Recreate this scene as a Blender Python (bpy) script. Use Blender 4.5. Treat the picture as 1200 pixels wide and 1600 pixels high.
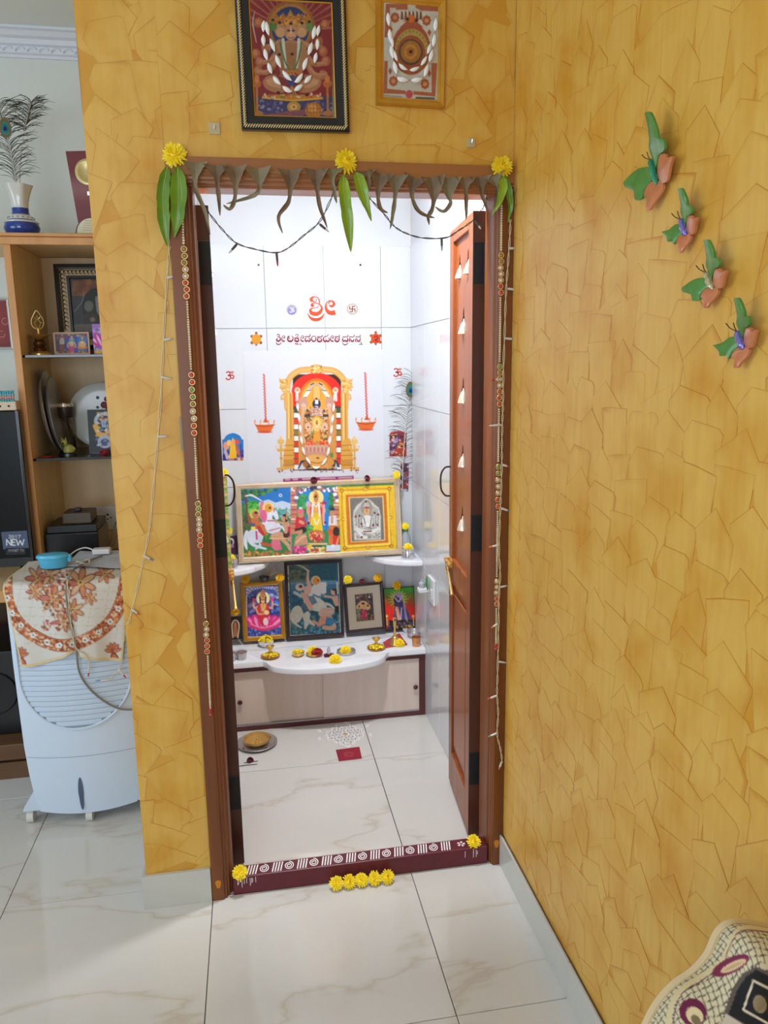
import bpy, bmesh, math, random
import numpy as np
from mathutils import Vector, Matrix
for o in list(bpy.data.objects): bpy.data.objects.remove(o)
SC = bpy.context.scene
COL = SC.collection
rnd = random.Random(7)
PI = math.pi

# ---------------------------------------------------------------- camera
CAM = np.array([-0.728, -2.092, 1.584]); YAW, PITCH, ROLL, FPX = 0.1698, 0.1933, -0.0142, 1183.8
def _basis():
    cy, sy, cp, sp = math.cos(YAW), math.sin(YAW), math.cos(PITCH), math.sin(PITCH)
    f = np.array([sy*cp, cy*cp, -sp]); r = np.array([cy, -sy, 0.]); u = np.cross(r, f)
    c, s = math.cos(ROLL), math.sin(ROLL)
    return c*r+s*u, -s*r+c*u, f
CR, CU, CF = _basis()
def _ray(x, y): return CF + CR*(x-600)/FPX - CU*(y-800)/FPX
def _hit(x, y, ax, v):
    d = _ray(x, y); t = (v-CAM[ax])/d[ax]; q = CAM+t*d
    return Vector((float(q[0]), float(q[1]), float(q[2])))
def atx(x, y, X=0.): return _hit(x, y, 0, X)
def aty(x, y, Y=0.): return _hit(x, y, 1, Y)
def atz(x, y, Z=0.): return _hit(x, y, 2, Z)
cd = bpy.data.cameras.new('camera'); cam = bpy.data.objects.new('camera', cd); COL.objects.link(cam)
cd.sensor_fit = 'VERTICAL'; cd.sensor_height = 36.; cd.lens = FPX/1600*36; cd.clip_start = .02
cam.matrix_world = Matrix(((CR[0], CU[0], -CF[0], CAM[0]), (CR[1], CU[1], -CF[1], CAM[1]), (CR[2], CU[2], -CF[2], CAM[2]), (0, 0, 0, 1)))
SC.camera = cam

# ---------------------------------------------------------------- world, lights, exposure
W = bpy.data.worlds.new('world'); SC.world = W; W.use_nodes = True
W.node_tree.nodes['Background'].inputs[0].default_value = (.75, .86, 1., 1); W.node_tree.nodes['Background'].inputs[1].default_value = 1.0
SC.cycles.diffuse_bounces = 6
SC.view_settings.view_transform = 'Standard'; SC.view_settings.look = 'None'
SC.view_settings.exposure = 0.0; SC.view_settings.gamma = 1.0; SC.view_settings.use_curve_mapping = False
def area(name, loc, rot, sx, sy, power, col):
    l = bpy.data.lights.new(name, 'AREA'); l.shape = 'RECTANGLE'; l.size = sx; l.size_y = sy; l.energy = power; l.color = col
    o = bpy.data.objects.new(name, l); COL.objects.link(o); o.location = loc; o.rotation_euler = rot; return o
L_WIN = area('window_daylight', (-3.38, -.85, 1.5), (0, math.radians(-90), 0), 1.3, 1.7, 26, (.74, .87, 1.))
L_WIN2 = area('window_daylight_rear', (-2.0, -3.58, 1.5), (math.radians(90), 0, 0), 1.7, 1.3, 37, (.74, .87, 1.))
L_CEIL = area('ceiling_lamp_light', (-1.75, -1.7, 2.80), (0, 0, 0), .5, .5, 1.5, (1., .97, .94))
L_SHR = area('shrine_lamp_light', (-.45, .165, 2.50), (math.radians(-3), 0, 0), .15, .10, 29.5, (.94, .97, 1.))

# ---------------------------------------------------------------- helpers
def lin(c):
    out = []
    for v in c[:3]:
        v = v/255.; out.append(v/12.92 if v <= .04045 else ((v+.055)/1.055)**2.4)
    return (*out, 1.)
MATS = {}
def mat(name, col, rough=.5, metal=0., spec=.5, coat=0., emit=0., noise=None, bump=None, trans=0., alpha=None, sheen=0.):
    """noise=(scale, colour2, contrast, detail, (sx,sy,sz) stretch); bump=(scale, strength)"""
    if name in MATS: return MATS[name]
    m = bpy.data.materials.new(name); m.use_nodes = True; nt = m.node_tree; b = nt.nodes['Principled BSDF']
    b.inputs['Base Color'].default_value = lin(col); b.inputs['Roughness'].default_value = rough
    b.inputs['Metallic'].default_value = metal; b.inputs['Specular IOR Level'].default_value = spec
    b.inputs['Coat Weight'].default_value = coat; b.inputs['Coat Roughness'].default_value = .08
    b.inputs['Transmission Weight'].default_value = trans; b.inputs['Sheen Weight'].default_value = sheen
    if emit: b.inputs['Emission Color'].default_value = lin(col); b.inputs['Emission Strength'].default_value = emit
    N = nt.nodes.new; Lk = nt.links.new
    if noise or bump:
        tc = N('ShaderNodeTexCoord'); oi = N('ShaderNodeObjectInfo'); ad = N('ShaderNodeVectorMath'); ad.operation = 'ADD'
        cx = N('ShaderNodeCombineXYZ')
        mu = N('ShaderNodeMath'); mu.operation = 'MULTIPLY'; mu.inputs[1].default_value = 17.3
        Lk(oi.outputs['Random'], mu.inputs[0]); Lk(mu.outputs[0], cx.inputs[0]); Lk(mu.outputs[0], cx.inputs[1])
        Lk(tc.outputs['Object'], ad.inputs[0]); Lk(cx.outputs[0], ad.inputs[1])
    if noise:
        sc, c2, con = noise[:3]; det = noise[3] if len(noise) > 3 else 4.
        vec = ad.outputs[0]
        if len(noise) > 4:
            mp = N('ShaderNodeMapping'); mp.inputs['Scale'].default_value = noise[4]; Lk(vec, mp.inputs[0]); vec = mp.outputs[0]
        nz = N('ShaderNodeTexNoise'); nz.inputs['Scale'].default_value = sc; nz.inputs['Detail'].default_value = det; Lk(vec, nz.inputs[0])
        rp = N('ShaderNodeValToRGB'); h = .5/max(con, .01)*.5
        rp.color_ramp.elements[0].position = max(0, .5-h); rp.color_ramp.elements[1].position = min(1, .5+h)
        rp.color_ramp.elements[0].color = lin(col); rp.color_ramp.elements[1].color = lin(c2)
        Lk(nz.outputs[0], rp.inputs[0]); Lk(rp.outputs[0], b.inputs['Base Color'])
    if bump:
        nb = N('ShaderNodeTexNoise'); nb.inputs['Scale'].default_value = bump[0]; nb.inputs['Detail'].default_value = 3; Lk(ad.outputs[0], nb.inputs[0])
        bp = N('ShaderNodeBump'); bp.inputs['Strength'].default_value = bump[1]; bp.inputs['Distance'].default_value = .005
        Lk(nb.outputs[0], bp.inputs['Height']); Lk(bp.outputs[0], b.inputs['Normal'])
    MATS[name] = m; return m
def glass_mat(name, tint=(255, 255, 255), rough=.02, mixc=.06):
    if name in MATS: return MATS[name]
    m = bpy.data.materials.new(name); m.use_nodes = True; nt = m.node_tree; nt.nodes.remove(nt.nodes['Principled BSDF'])
    N = nt.nodes.new; t = N('ShaderNodeBsdfTransparent'); t.inputs[0].default_value = lin(tint)
    g = N('ShaderNodeBsdfGlossy'); g.inputs['Roughness'].default_value = rough; f = N('ShaderNodeFresnel'); f.inputs[0].default_value = 1.35
    mx = N('ShaderNodeMixShader'); nt.links.new(f.outputs[0], mx.inputs[0]); nt.links.new(t.outputs[0], mx.inputs[1]); nt.links.new(g.outputs[0], mx.inputs[2])
    nt.links.new(mx.outputs[0], nt.nodes['Material Output'].inputs[0]); MATS[name] = m; return m
def attr_mat(name, rough=.4, spec=.5, coat=0.):
    """paint taken from the print's own colour layer"""
    if name in MATS: return MATS[name]
    m = mat(name, (255, 255, 255), rough, 0, spec, coat); nt = m.node_tree
    a = nt.nodes.new('ShaderNodeAttribute'); a.attribute_name = 'ink'
    nt.links.new(a.outputs['Color'], nt.nodes['Principled BSDF'].inputs['Base Color']); return m

class MB:
    """mesh collector"""
    def __init__(s): s.v = []; s.f = []; s.m = []
    def add(s, vs, fs):
        n = len(s.v); s.v += [tuple(v) for v in vs]; s.f += [tuple(i+n for i in f) for f in fs]; return s
    def box(s, a, b, bev=0.):
        x0, x1 = sorted((a[0], b[0])); y0, y1 = sorted((a[1], b[1])); z0, z1 = sorted((a[2], b[2]))
        e = min(bev, (x1-x0)*.45, (y1-y0)*.45, (z1-z0)*.45)
        if e <= 0:
            vs = [(x, y, z) for z in (z0, z1) for y in (y0, y1) for x in (x0, x1)]
            return s.add(vs, [(0, 2, 3, 1), (4, 5, 7, 6), (0, 1, 5, 4), (2, 6, 7, 3), (0, 4, 6, 2), (1, 3, 7, 5)])
        bm = bmesh.new(); bmesh.ops.create_cube(bm, size=1)
        bmesh.ops.transform(bm, matrix=Matrix.Translation(((x0+x1)/2, (y0+y1)/2, (z0+z1)/2)) @ Matrix.Diagonal((x1-x0, y1-y0, z1-z0, 1)), verts=bm.verts)
        bmesh.ops.bevel(bm, geom=list(bm.edges), offset=e, segments=2, profile=.5, affect='EDGES')
        bm.verts.index_update(); s.add([v.co[:] for v in bm.verts], [[v.index for v in f.verts] for f in bm.faces]); bm.free(); return s
    def grid(s, rows, closed_u=False, closed_v=False, cap0=False, cap1=False):
        nr, nc = len(rows), len(rows[0]); vs = [p for r in rows for p in r]; fs = []
        for i in range(nr if closed_v else nr-1):
            for j in range(nc if closed_u else nc-1):
                fs.append((i*nc+j, i*nc+(j+1) % nc, ((i+1) % nr)*nc+(j+1) % nc, ((i+1) % nr)*nc+j))
        if cap0: fs.append(tuple(reversed(range(nc))))
        if cap1: fs.append(tuple((nr-1)*nc+j for j in range(nc)))
        return s.add(vs, fs)
    def lathe(s, prof, c=(0, 0, 0), n=24, sx=1., sy=1.):
        rows = [[(c[0]+r*sx*math.cos(2*PI*j/n), c[1]+r*sy*math.sin(2*PI*j/n), c[2]+z) for j in range(n)] for r, z in prof]
        return s.grid(rows, closed_u=True, cap0=prof[0][0] > 1e-5, cap1=prof[-1][0] > 1e-5)
    def tube(s, pts, r, n=6, cap=True):
        pts = [Vector(p) for p in pts]; rows = []; N0 = None
        for i, p in enumerate(pts):
            t = (pts[min(i+1, len(pts)-1)]-pts[max(i-1, 0)]); t = t.normalized() if t.length > 1e-9 else Vector((0, 0, 1))
            if N0 is None: N0 = t.orthogonal().normalized()
            N0 = (N0-t*N0.dot(t)); N0 = N0.normalized() if N0.length > 1e-6 else t.orthogonal().normalized()
            B = t.cross(N0); rr = r[i] if isinstance(r, (list, tuple)) else r
            rows.append([p+(N0*math.cos(2*PI*j/n)+B*math.sin(2*PI*j/n))*rr for j in range(n)])
        return s.grid(rows, closed_u=True, cap0=cap, cap1=cap)
    def prism(s, poly, fn, d0, d1):
        """poly of 2D points, fn(u,v,d)->xyz, thickness d0..d1 (front d0)"""
        n = len(poly); vs = [fn(u, v, d0) for u, v in poly]+[fn(u, v, d1) for u, v in poly]
        fs = [tuple(range(n)), tuple(reversed(range(n, 2*n)))]+[(i, i+n, (i+1) % n+n, (i+1) % n) for i in range(n)]
        return s.add(vs, fs)
    def sphere(s, c, r, n=10, m=7, sz=1.):
        return s.lathe([(max(1e-6, math.sin(PI*i/m))*r, -math.cos(PI*i/m)*r*sz) for i in range(m+1)], c, n)
    def ribbon(s, pts, w, fn, d0, d1, closed=False):
        """flat stroke of width w (number or list) through 2D pts with round-ish ends, extruded"""
        n = len(pts); L = []; R_ = []
        for i in range(n):
            a = pts[(i-1) % n] if closed or i else pts[i]; b = pts[(i+1) % n] if closed or i < n-1 else pts[i]
            dx, dy = b[0]-a[0], b[1]-a[1]; l = math.hypot(dx, dy) or 1e-9; h = (w[i] if isinstance(w, (list, tuple)) else w)*.5
            L.append((pts[i][0]-dy/l*h, pts[i][1]+dx/l*h)); R_.append((pts[i][0]+dy/l*h, pts[i][1]-dx/l*h))
        rows = [[fn(*L[i], d0), fn(*R_[i], d0), fn(*R_[i], d1), fn(*L[i], d1)] for i in range(n)]
        return s.grid(rows, closed_u=True, closed_v=closed, cap0=not closed, cap1=not closed)
    def xf(s, M):
        s.v = [tuple(M @ Vector(v)) for v in s.v]; return s

WORLDP = {}
def link(o, parent=None):
    COL.objects.link(o)
    if parent is not None:
        o.parent = parent
        if parent.name in WORLDP: o.matrix_parent_inverse = WORLDP[parent.name].inverted()
    return o
def obj(name, mb, m, parent=None, smooth=False, fixn=True):
    me = bpy.data.meshes.new(name); me.from_pydata(mb.v, [], mb.f)
    if fixn:
        bm = bmesh.new(); bm.from_mesh(me); bmesh.ops.recalc_face_normals(bm, faces=bm.faces); bm.to_mesh(me); bm.free()
    if smooth: smooth_by_angle(me, smooth if not isinstance(smooth, bool) else 40)
    me.materials.append(m); return link(bpy.data.objects.new(name, me), parent)
def smooth_by_angle(me, deg):
    bm = bmesh.new(); bm.from_mesh(me); a = math.radians(deg)
    for f in bm.faces: f.smooth = True
    for e in bm.edges: e.smooth = len(e.link_faces) == 2 and e.calc_face_angle(0.) < a
    bm.to_mesh(me); bm.free()
def tag(o, label, cat, group=None, kind=None):
    o['label'] = label; o['category'] = cat
    if group: o['group'] = group
    if kind: o['kind'] = kind
    return o
def thing(name, label, cat, loc=(0, 0, 0), rot=(0, 0, 0), group=None, world=True):
    """Empty at the thing's base; world=True: the parts' meshes are given in world coordinates"""
    o = bpy.data.objects.new(name, None); COL.objects.link(o); o.location = loc; o.rotation_euler = rot; o.empty_display_size = .05
    tag(o, label, cat, group)
    if world: WORLDP[o.name] = Matrix.Translation(loc)
    return o
def struct(name, mb=None, m=None, loc=(0, 0, 0)):
    if mb is None:
        o = bpy.data.objects.new(name, None); COL.objects.link(o); o.location = loc; WORLDP[o.name] = Matrix.Translation(loc)
    else: o = obj(name, mb, m)
    o['kind'] = 'structure'; return o
def dup(o, parent=None, **kw):
    c = o.copy(); COL.objects.link(c); c.parent = parent
    for ch in o.children: dup(ch, c)
    return c
def PXY(yv): return lambda u, v, d: tuple(aty(u, v, yv)+Vector((0, -d, 0)))
def PXX(xv): return lambda u, v, d: tuple(atx(u, v, xv)+Vector((-d, 0, 0)))
def PXZ(zv): return lambda u, v, d: tuple(atz(u, v, zv)+Vector((0, 0, d)))
def crv(pts, n=8):
    """Catmull-Rom through points"""
    P = [Vector(p) for p in pts]; out = []
    for i in range(len(P)-1):
        a, b, c, d = P[max(i-1, 0)], P[i], P[i+1], P[min(i+2, len(P)-1)]
        for k in range(n):
            t = k/n; out.append(.5*((2*b)+(c-a)*t+(2*a-5*b+4*c-d)*t*t+(3*b-a-3*c+d)*t**3))
    return out+[P[-1]]
# ================================================================= SETTING
CEIL = 2.885; YB = 1.337; YA = 1.42          # ceiling height, shrine back wall, alcove back wall
m_white = mat('white_paint', (216, 218, 221), .6, noise=(3., (209, 211, 215), .6))
m_alc = mat('alcove_paint', (226, 231, 226), .6, noise=(2., (218, 224, 220), .6))
m_corn = mat('cornice_paint', (222, 228, 240), .5)
m_yel = mat('yellow_paint', (216, 166, 70), .42, noise=(5., (206, 144, 36), 1.), bump=(60, .15))
m_wood = mat('teak_wood', (138, 76, 24), .42, noise=(14., (104, 52, 12), 1.2, 5., (1.2, 1.2, .06)), coat=.08)
m_leafw = mat('door_wood', (160, 86, 36), .38, noise=(16., (130, 64, 22), 1.2, 5., (1.2, 1.2, .05)), coat=.1)
m_edgew = mat('door_edge_wood', (96, 52, 34), .4, noise=(16., (74, 38, 24), 1.2, 5., (1.2, 1.2, .05)))
m_black = mat('black_iron', (22, 22, 24), .5)
m_grout = mat('tile_joint', (120, 116, 112), .8)
m_wtile = mat('shrine_wall_tile', (218, 220, 224), .12, noise=(1.5, (212, 215, 220), .6), coat=.2)
m_base = mat('skirting_tile', (206, 204, 196), .22, noise=(3., (190, 190, 184), .9))

def marble(name, c1, c2, rough):
    m = mat(name, c1, rough); nt = m.node_tree; N = nt.nodes.new; L = nt.links.new
    tc = N('ShaderNodeTexCoord'); oi = N('ShaderNodeObjectInfo'); mu = N('ShaderNodeMath'); mu.operation = 'MULTIPLY'; mu.inputs[1].default_value = 23.
    cx = N('ShaderNodeCombineXYZ'); L(oi.outputs['Random'], mu.inputs[0]); L(mu.outputs[0], cx.inputs[0]); L(mu.outputs[0], cx.inputs[1])
    ad = N('ShaderNodeVectorMath'); ad.operation = 'ADD'; L(tc.outputs['Object'], ad.inputs[0]); L(cx.outputs[0], ad.inputs[1])
    mp = N('ShaderNodeMapping'); mp.inputs['Rotation'].default_value = (0, 0, math.radians(-38)); mp.inputs['Scale'].default_value = (1., 2.6, 1.); L(ad.outputs[0], mp.inputs[0])
    nz = N('ShaderNodeTexNoise'); nz.inputs['Scale'].default_value = .8; nz.inputs['Detail'].default_value = 5; nz.inputs['Roughness'].default_value = .55; nz.inputs['Distortion'].default_value = .35; L(mp.outputs[0], nz.inputs[0])
    s = N('ShaderNodeMath'); s.operation = 'SUBTRACT'; s.inputs[1].default_value = .5; L(nz.outputs[0], s.inputs[0])
    a = N('ShaderNodeMath'); a.operation = 'ABSOLUTE'; L(s.outputs[0], a.inputs[0])
    r = N('ShaderNodeValToRGB'); r.color_ramp.elements[0].position = .0; r.color_ramp.elements[1].position = .02
    r.color_ramp.elements[0].color = lin(c2); r.color_ramp.elements[1].color = lin(c1); e = r.color_ramp.elements.new(.006); e.color = lin([(p+q*1.6)/2.6 for p, q in zip(c2, c1)])
    L(a.outputs[0], r.inputs[0]); L(r.outputs[0], nt.nodes['Principled BSDF'].inputs['Base Color']); return m
m_ftile = marble('marble_floor_tile', (216, 213, 208), (203, 194, 181), .07)
m_marb = marble('white_marble', (236, 236, 240), (205, 206, 214), .15)

# floor: joint bed and single tiles
fl = struct('floor', MB().box((-3.4, -3.6, -.06), (0, YA, -.006)), m_grout)
TILE = {}
def floor_tile(x0, x1, y0, y1):
    k = (round(x1-x0, 3), round(y1-y0, 3)); g = .0012
    if k not in TILE:
        o = obj('tile', MB().box((-k[0]/2+g, -k[1]/2+g, -.006), (k[0]/2-g, k[1]/2-g, 0), .0012), m_ftile, fl); TILE[k] = o
    else: o = link(bpy.data.objects.new('tile', TILE[k].data), fl)
    o.location = ((x0+x1)/2, (y0+y1)/2, 0)
XS = [-3.365, -2.752, -2.138, -1.525, -.912, -.298, 0.]
YS = [-3.03, -2.408, -1.786, -1.165, -.544, .0]
for i in range(len(XS)-1):
    for j in range(len(YS)-1):
        if XS[i] < -1.2 and j == len(YS)-2: continue
        floor_tile(XS[i], XS[i+1], YS[j], YS[j+1])
for i in range(4):
    x1 = XS[i+1] if i < 3 else -1.10
    for y0, y1 in ((.077, .70), (.70, YA)): floor_tile(XS[i], x1, y0, y1)
    if i < 3: floor_tile(XS[i], XS[i+1], -.544, .077)
floor_tile(-1.525, -.912, -.544, .077)
fs = struct('floor_shrine', MB().box((-.91, 0, -.06), (0, YB, -.006)), m_grout); fl_keep = fl; fl = fs
for x0, x1 in ((-.91, -.299), (-.299, 0.)):
    for y0, y1 in ((0., .72), (.72, YB)): floor_tile(x0, x1, y0, y1)
fl = fl_keep

# walls
wb = struct('wall_back', MB().box((-1.10, 0, 0), (-.912, YB+.1, CEIL)).box((-.912, 0, 2.10), (0, .10, CEIL)), m_yel)
wr = struct('wall_right', MB().box((0, -3.6, 0), (.12, YB+.1, CEIL)), m_yel)
wsb = struct('wall_shrine_back', MB().box((-.91, YB+.008, 0), (0, YB+.1, CEIL)), m_white)
wsr = struct('wall_shrine_right', MB().box((-.0005, .10, 0), (-.0002, YB, CEIL)), m_white)
wsl = struct('wall_shrine_left', MB().box((-.9118, .10, 0), (-.9105, YB, CEIL)), m_white)
struct('wall_shrine_front', MB().box((-.91, .1003, 2.10), (0, .104, CEIL)), m_white)
struct('wall_alcove', MB().box((-3.4, YA, 0), (-1.10, YA+.1, CEIL)), m_alc)
# left wall with a window opening, wall behind the camera
struct('wall_left', MB().box((-3.52, -3.6, 0), (-3.4, YA, .85)).box((-3.52, -3.6, 2.15), (-3.4, YA, CEIL)).box((-3.52, -3.6, .85), (-3.4, -1.7, 2.15)).box((-3.52, 0., .85), (-3.4, YA, 2.15)), m_alc)
struct('wall_front', MB().box((-3.52, -3.72, 0), (.12, -3.6, .85)).box((-3.52, -3.72, 2.15), (.12, -3.6, CEIL)).box((-3.52, -3.72, .85), (-2.85, -3.6, 2.15)).box((-1.15, -3.72, .85), (.12, -3.6, 2.15)), m_alc)
w2 = struct('window_2', None, None, (-2.0, -3.66, .85))
struct('ceiling', MB().box((-3.52, -3.72, CEIL), (.12, YB+.1, CEIL+.1)), m_alc)
wf = struct('window_1', None, None, (-3.46, -.85, .85))
for a, b in (((-3.49, -1.7, .85), (-3.43, -1.65, 2.15)), ((-3.49, -.05, .85), (-3.43, 0, 2.15)), ((-3.49, -1.65, .85), (-3.43, -.05, .9)), ((-3.49, -1.65, 2.1), (-3.43, -.05, 2.15)), ((-3.485, -.875, .9), (-3.435, -.825, 2.1))):
    obj('window_frame', MB().box(a, b, .003), m_wood, wf)
for a, b in (((-2.85, -3.69, .85), (-2.8, -3.63, 2.15)), ((-1.2, -3.69, .85), (-1.15, -3.63, 2.15)), ((-2.8, -3.69, .85), (-1.2, -3.63, .9)), ((-2.8, -3.69, 2.1), (-1.2, -3.63, 2.15)), ((-2.025, -3.685, .9), (-1.975, -3.635, 2.1))):
    obj('window_frame', MB().box(a, b, .003), m_wood, w2)

# shrine wall tiles, one by one
def wall_tiles(us, vs, fn, parent, th=.008):
    g = .0009
    for a, b in zip(us[:-1], us[1:]):
        for c, d in zip(vs[:-1], vs[1:]):
            p, q = fn(a+g, c+g), fn(b-g, d-g)
            obj('tile', MB().box(p[0], q[1], .0012), m_wtile, parent, fixn=False)
VZ = [.0, .353, .700, 1.048, 1.395, 1.742, 2.089]
wall_tiles([-.906, -.648, -.392, -.140, -.004], VZ, lambda u, v: ((u, YB, v), (u, YB+.0079, v)), wsb)
YT = [.105, .30, .555, .81, 1.065, YB-.001]
wall_tiles(YT, VZ, lambda u, v: ((-.0062, u, v), (-.0006, u, v)), wsr)
wall_tiles(YT, VZ, lambda u, v: ((-.9104, u, v), (-.905, u, v)), wsl)

# cornice in the alcove
pf = [(0, -.085), (.010, -.085), (.012, -.076), (.024, -.072), (.030, -.05), (.044, -.046), (.050, -.030), (.070, -.026), (.084, -.012), (.10, -.010), (.10, 0), (0, 0)]
tc_ = struct('trim_2', MB().grid([[(x, YA-d, CEIL+z-.0005) for d, z in pf] for x in (-3.4, -1.1005)], closed_u=True, cap0=True, cap1=True), m_corn)
for i in range(40):                                   # moulded wave under the cornice
    x = -1.16-i*.045
    obj('scroll_relief', MB().tube([(x+.018*math.cos(t*.9), YA-.030, CEIL-.061+.007*math.sin(t*1.2)) for t in np.linspace(0, 4.2, 7)], .003, 5), m_corn, tc_)

# skirtings
struct('baseboard_back', MB().box((-1.112, -.012, 0), (-.914, 0, .108), .001).box((-1.1115, .0005, 0), (-1.1005, .6, .107), .001), m_base)
br = struct('baseboard_right', MB().box((-.006, -3.6, 0), (0, -.0005, .10)), m_grout)
for y0, y1 in ((-.001, -.545), (-.545, -1.166), (-1.166, -1.787), (-1.787, -2.4)):
    obj('skirting_tile', MB().box((-.012, y0-.0008, 0), (-.0055, y1+.0008, .105), .001), m_base, br)

# trowelled relief of the yellow paint (real overlapping strokes, proud at the top edge)
def relief_mat():
    m = mat('trowelled_paint', (212, 160, 58), .4, spec=.45); nt = m.node_tree; N = nt.nodes.new; L = nt.links.new; b = nt.nodes['Principled BSDF']
    at = N('ShaderNodeAttribute'); at.attribute_name = 'edge'
    tc = N('ShaderNodeTexCoord'); n1 = N('ShaderNodeTexNoise'); n1.inputs['Scale'].default_value = 7.; n1.inputs['Detail'].default_value = 3; L(tc.outputs['Object'], n1.inputs[0])
    r1 = N('ShaderNodeValToRGB'); r1.color_ramp.elements[0].position = .44; r1.color_ramp.elements[1].position = .78
    r1.color_ramp.elements[0].color = lin((220, 174, 82)); r1.color_ramp.elements[1].color = lin((206, 142, 30)); L(n1.outputs[0], r1.inputs[0])
    mp = N('ShaderNodeMapping'); mp.inputs['Scale'].default_value = (60, 60, 6); L(tc.outputs['Object'], mp.inputs[0])
    n2 = N('ShaderNodeTexNoise'); n2.inputs['Scale'].default_value = 1.; n2.inputs['Detail'].default_value = 2; L(mp.outputs[0], n2.inputs[0])
    mx0 = N('ShaderNodeMix'); mx0.data_type = 'RGBA'; mx0.blend_type = 'OVERLAY'; mx0.inputs['Factor'].default_value = .16
    L(r1.outputs[0], mx0.inputs['A']); L(n2.outputs[0], mx0.inputs['B'])
    mx = N('ShaderNodeMix'); mx.data_type = 'RGBA'; L(at.outputs['Fac'], mx.inputs['Factor']); L(mx0.outputs['Result'], mx.inputs['A']); mx.inputs['B'].default_value = lin((188, 112, 22))
    L(mx.outputs['Result'], b.inputs['Base Color']); return m
m_rel = relief_mat()
def relief(name, parent, u0, u1, v0, v1, fn, rot, seed, w=.108, rowh=.068, skip=None):
    R = random.Random(seed); mb = MB(); ed = []
    rows = int((v1-v0+.16)/rowh)
    for r in range(rows):
        vt = v1+.02-r*rowh; u = u0-R.random()*w
        while u < u1+w:
            ww = w*R.uniform(.78, 1.28); h = R.uniform(.12, .16); a = R.gauss(0, rot); du = ww/2
            k = R.random(); t = R.uniform(-.3, .3)
            if k < .42: top = [(-du, -R.uniform(.03, .055)), (t*du, .004), (du, -R.uniform(.022, .05))]
            elif k < .8: sl = R.uniform(-.014, .014); top = [(-du, sl), (-du*.3, sl*.3+.002), (du, -sl)]
            else: top = [(-du, -.03), (-du*.5, .0), (du*.8, -.012), (du, -.022)]
            bot = [(du*R.uniform(.45, .95), -h), (-du*R.uniform(.45, .95), -h)]
            P = top+bot; vv = vt+R.uniform(-.024, .024); uu = u+du
            cA, sA = math.cos(a), math.sin(a); P = [(x*cA-y*sA, x*sA+y*cA) for x, y in P]
            cx = sum(p[0] for p in P)/len(P); cy = sum(p[1] for p in P)/len(P)
            nt_ = len(top); base = R.uniform(0, .0003); e_in = R.uniform(.0016, .0034); out = []; inn = []; mid = []
            st = R.random()
            for i, (x, y) in enumerate(P):
                d = .0008+base if i < nt_ else .0002+base*.2
                X = min(max(uu+x, u0), u1); Y = min(max(vv+y, v0), v1); out.append((X, Y, d))
                l = math.hypot(cx-x, cy-y) or 1
                def inset(e): return (min(max(uu+x+(cx-x)/l*e, u0), u1), min(max(vv+y+(cy-y)/l*e, v0), v1))
                mid.append((*inset(e_in), d)); inn.append((*inset(e_in+.012), d))
            n = len(P)
            if skip and skip(uu+cx, vv+cy): u += ww*.9; continue
            b0 = len(mb.v)
            for q in out+mid+inn+[(q[0], q[1], 0.) for q in out]: mb.v.append(fn(*q))
            strong = R.uniform(.5, 1.)
            ed += [strong*(1 if i < nt_ else .5) for i in range(n)]+[.14*st+(.5*st if R.random() < .13 else 0) for i in range(n)]+[0.]*n+[.9*strong]*n
            for i in range(n):
                j = (i+1) % n
                mb.f += [(b0+i, b0+j, b0+n+j, b0+n+i), (b0+n+i, b0+n+j, b0+2*n+j, b0+2*n+i), (b0+3*n+i, b0+3*n+j, b0+j, b0+i)]
            mb.f.append(tuple(b0+2*n+i for i in range(n)))
            u += ww*.9
    o = obj(name, mb, m_rel, parent); o['kind'] = 'stuff'
    a = o.data.attributes.new('edge', 'FLOAT', 'POINT'); a.data.foreach_set('value', np.array(ed, dtype=np.float32))
    return o
relief('paint_relief', wr, .0, 2.3, .104, CEIL, lambda u, v, d: (-d, -u, v), .09, 3)
relief('paint_relief', wb, -1.10, -.914, .108, CEIL, lambda u, v, d: (u, -d, v), .5, 11, .125, .085)
relief('paint_relief', wb, -.914, -.0025, 2.102, CEIL, lambda u, v, d: (u, -d, v), .45, 5, .125, .085)

# ---------------------------------------------------------------- door frame and leaves
tf = struct('trim_1', None, None, (-.456, 0, 0))
jl = [(-.9115, -.012), (-.877, -.012), (-.875, -.006), (-.869, -.005), (-.867, .004), (-.862, .005), (-.859, .018), (-.853, .020), (-.851, .026), (-.851, .0995), (-.9095, .0995), (-.9095, 0), (-.9115, 0)]
jr = [(-.0005, -.012), (-.034, -.012), (-.0355, -.006), (-.038, -.005), (-.039, .004), (-.0415, .005), (-.0425, .018), (-.046, .020), (-.047, .026), (-.047, .0995), (-.0015, .0995), (-.0015, 0), (-.0005, 0)]
for P in (jl, jr):
    obj('jamb', MB().grid([[(x, y, z) for x, y in P] for z in (0.0005, 2.034)], closed_u=True, cap0=True, cap1=True), m_wood, tf)
hp = [(2.0995, -.012), (2.056, -.012), (2.054, -.006), (2.048, -.005), (2.046, .004), (2.041, .005), (2.039, .018), (2.036, .020), (2.034, .026), (2.034, .0995), (2.0995, .0995)]
m_headw = mat('teak_wood_head', (172, 112, 62), .35, noise=(14., (146, 88, 46), 1.2, 5., (.06, 1.2, 1.2)), coat=.2)
for x, z in ((-.893, .055), (-.022, .075)): obj('turmeric_mark', MB().prism([(x+.008*math.cos(a)*(1+.2*math.sin(3*a)), z+.016*math.sin(a)*(1+.15*math.cos(2*a))) for a in np.linspace(0, 2*PI, 15)[:-1]], lambda u, v, d: (u, -.012-d, v), .0006, -.0002), mat('turmeric_smear', (206, 130, 24), .8), tf)
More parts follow.
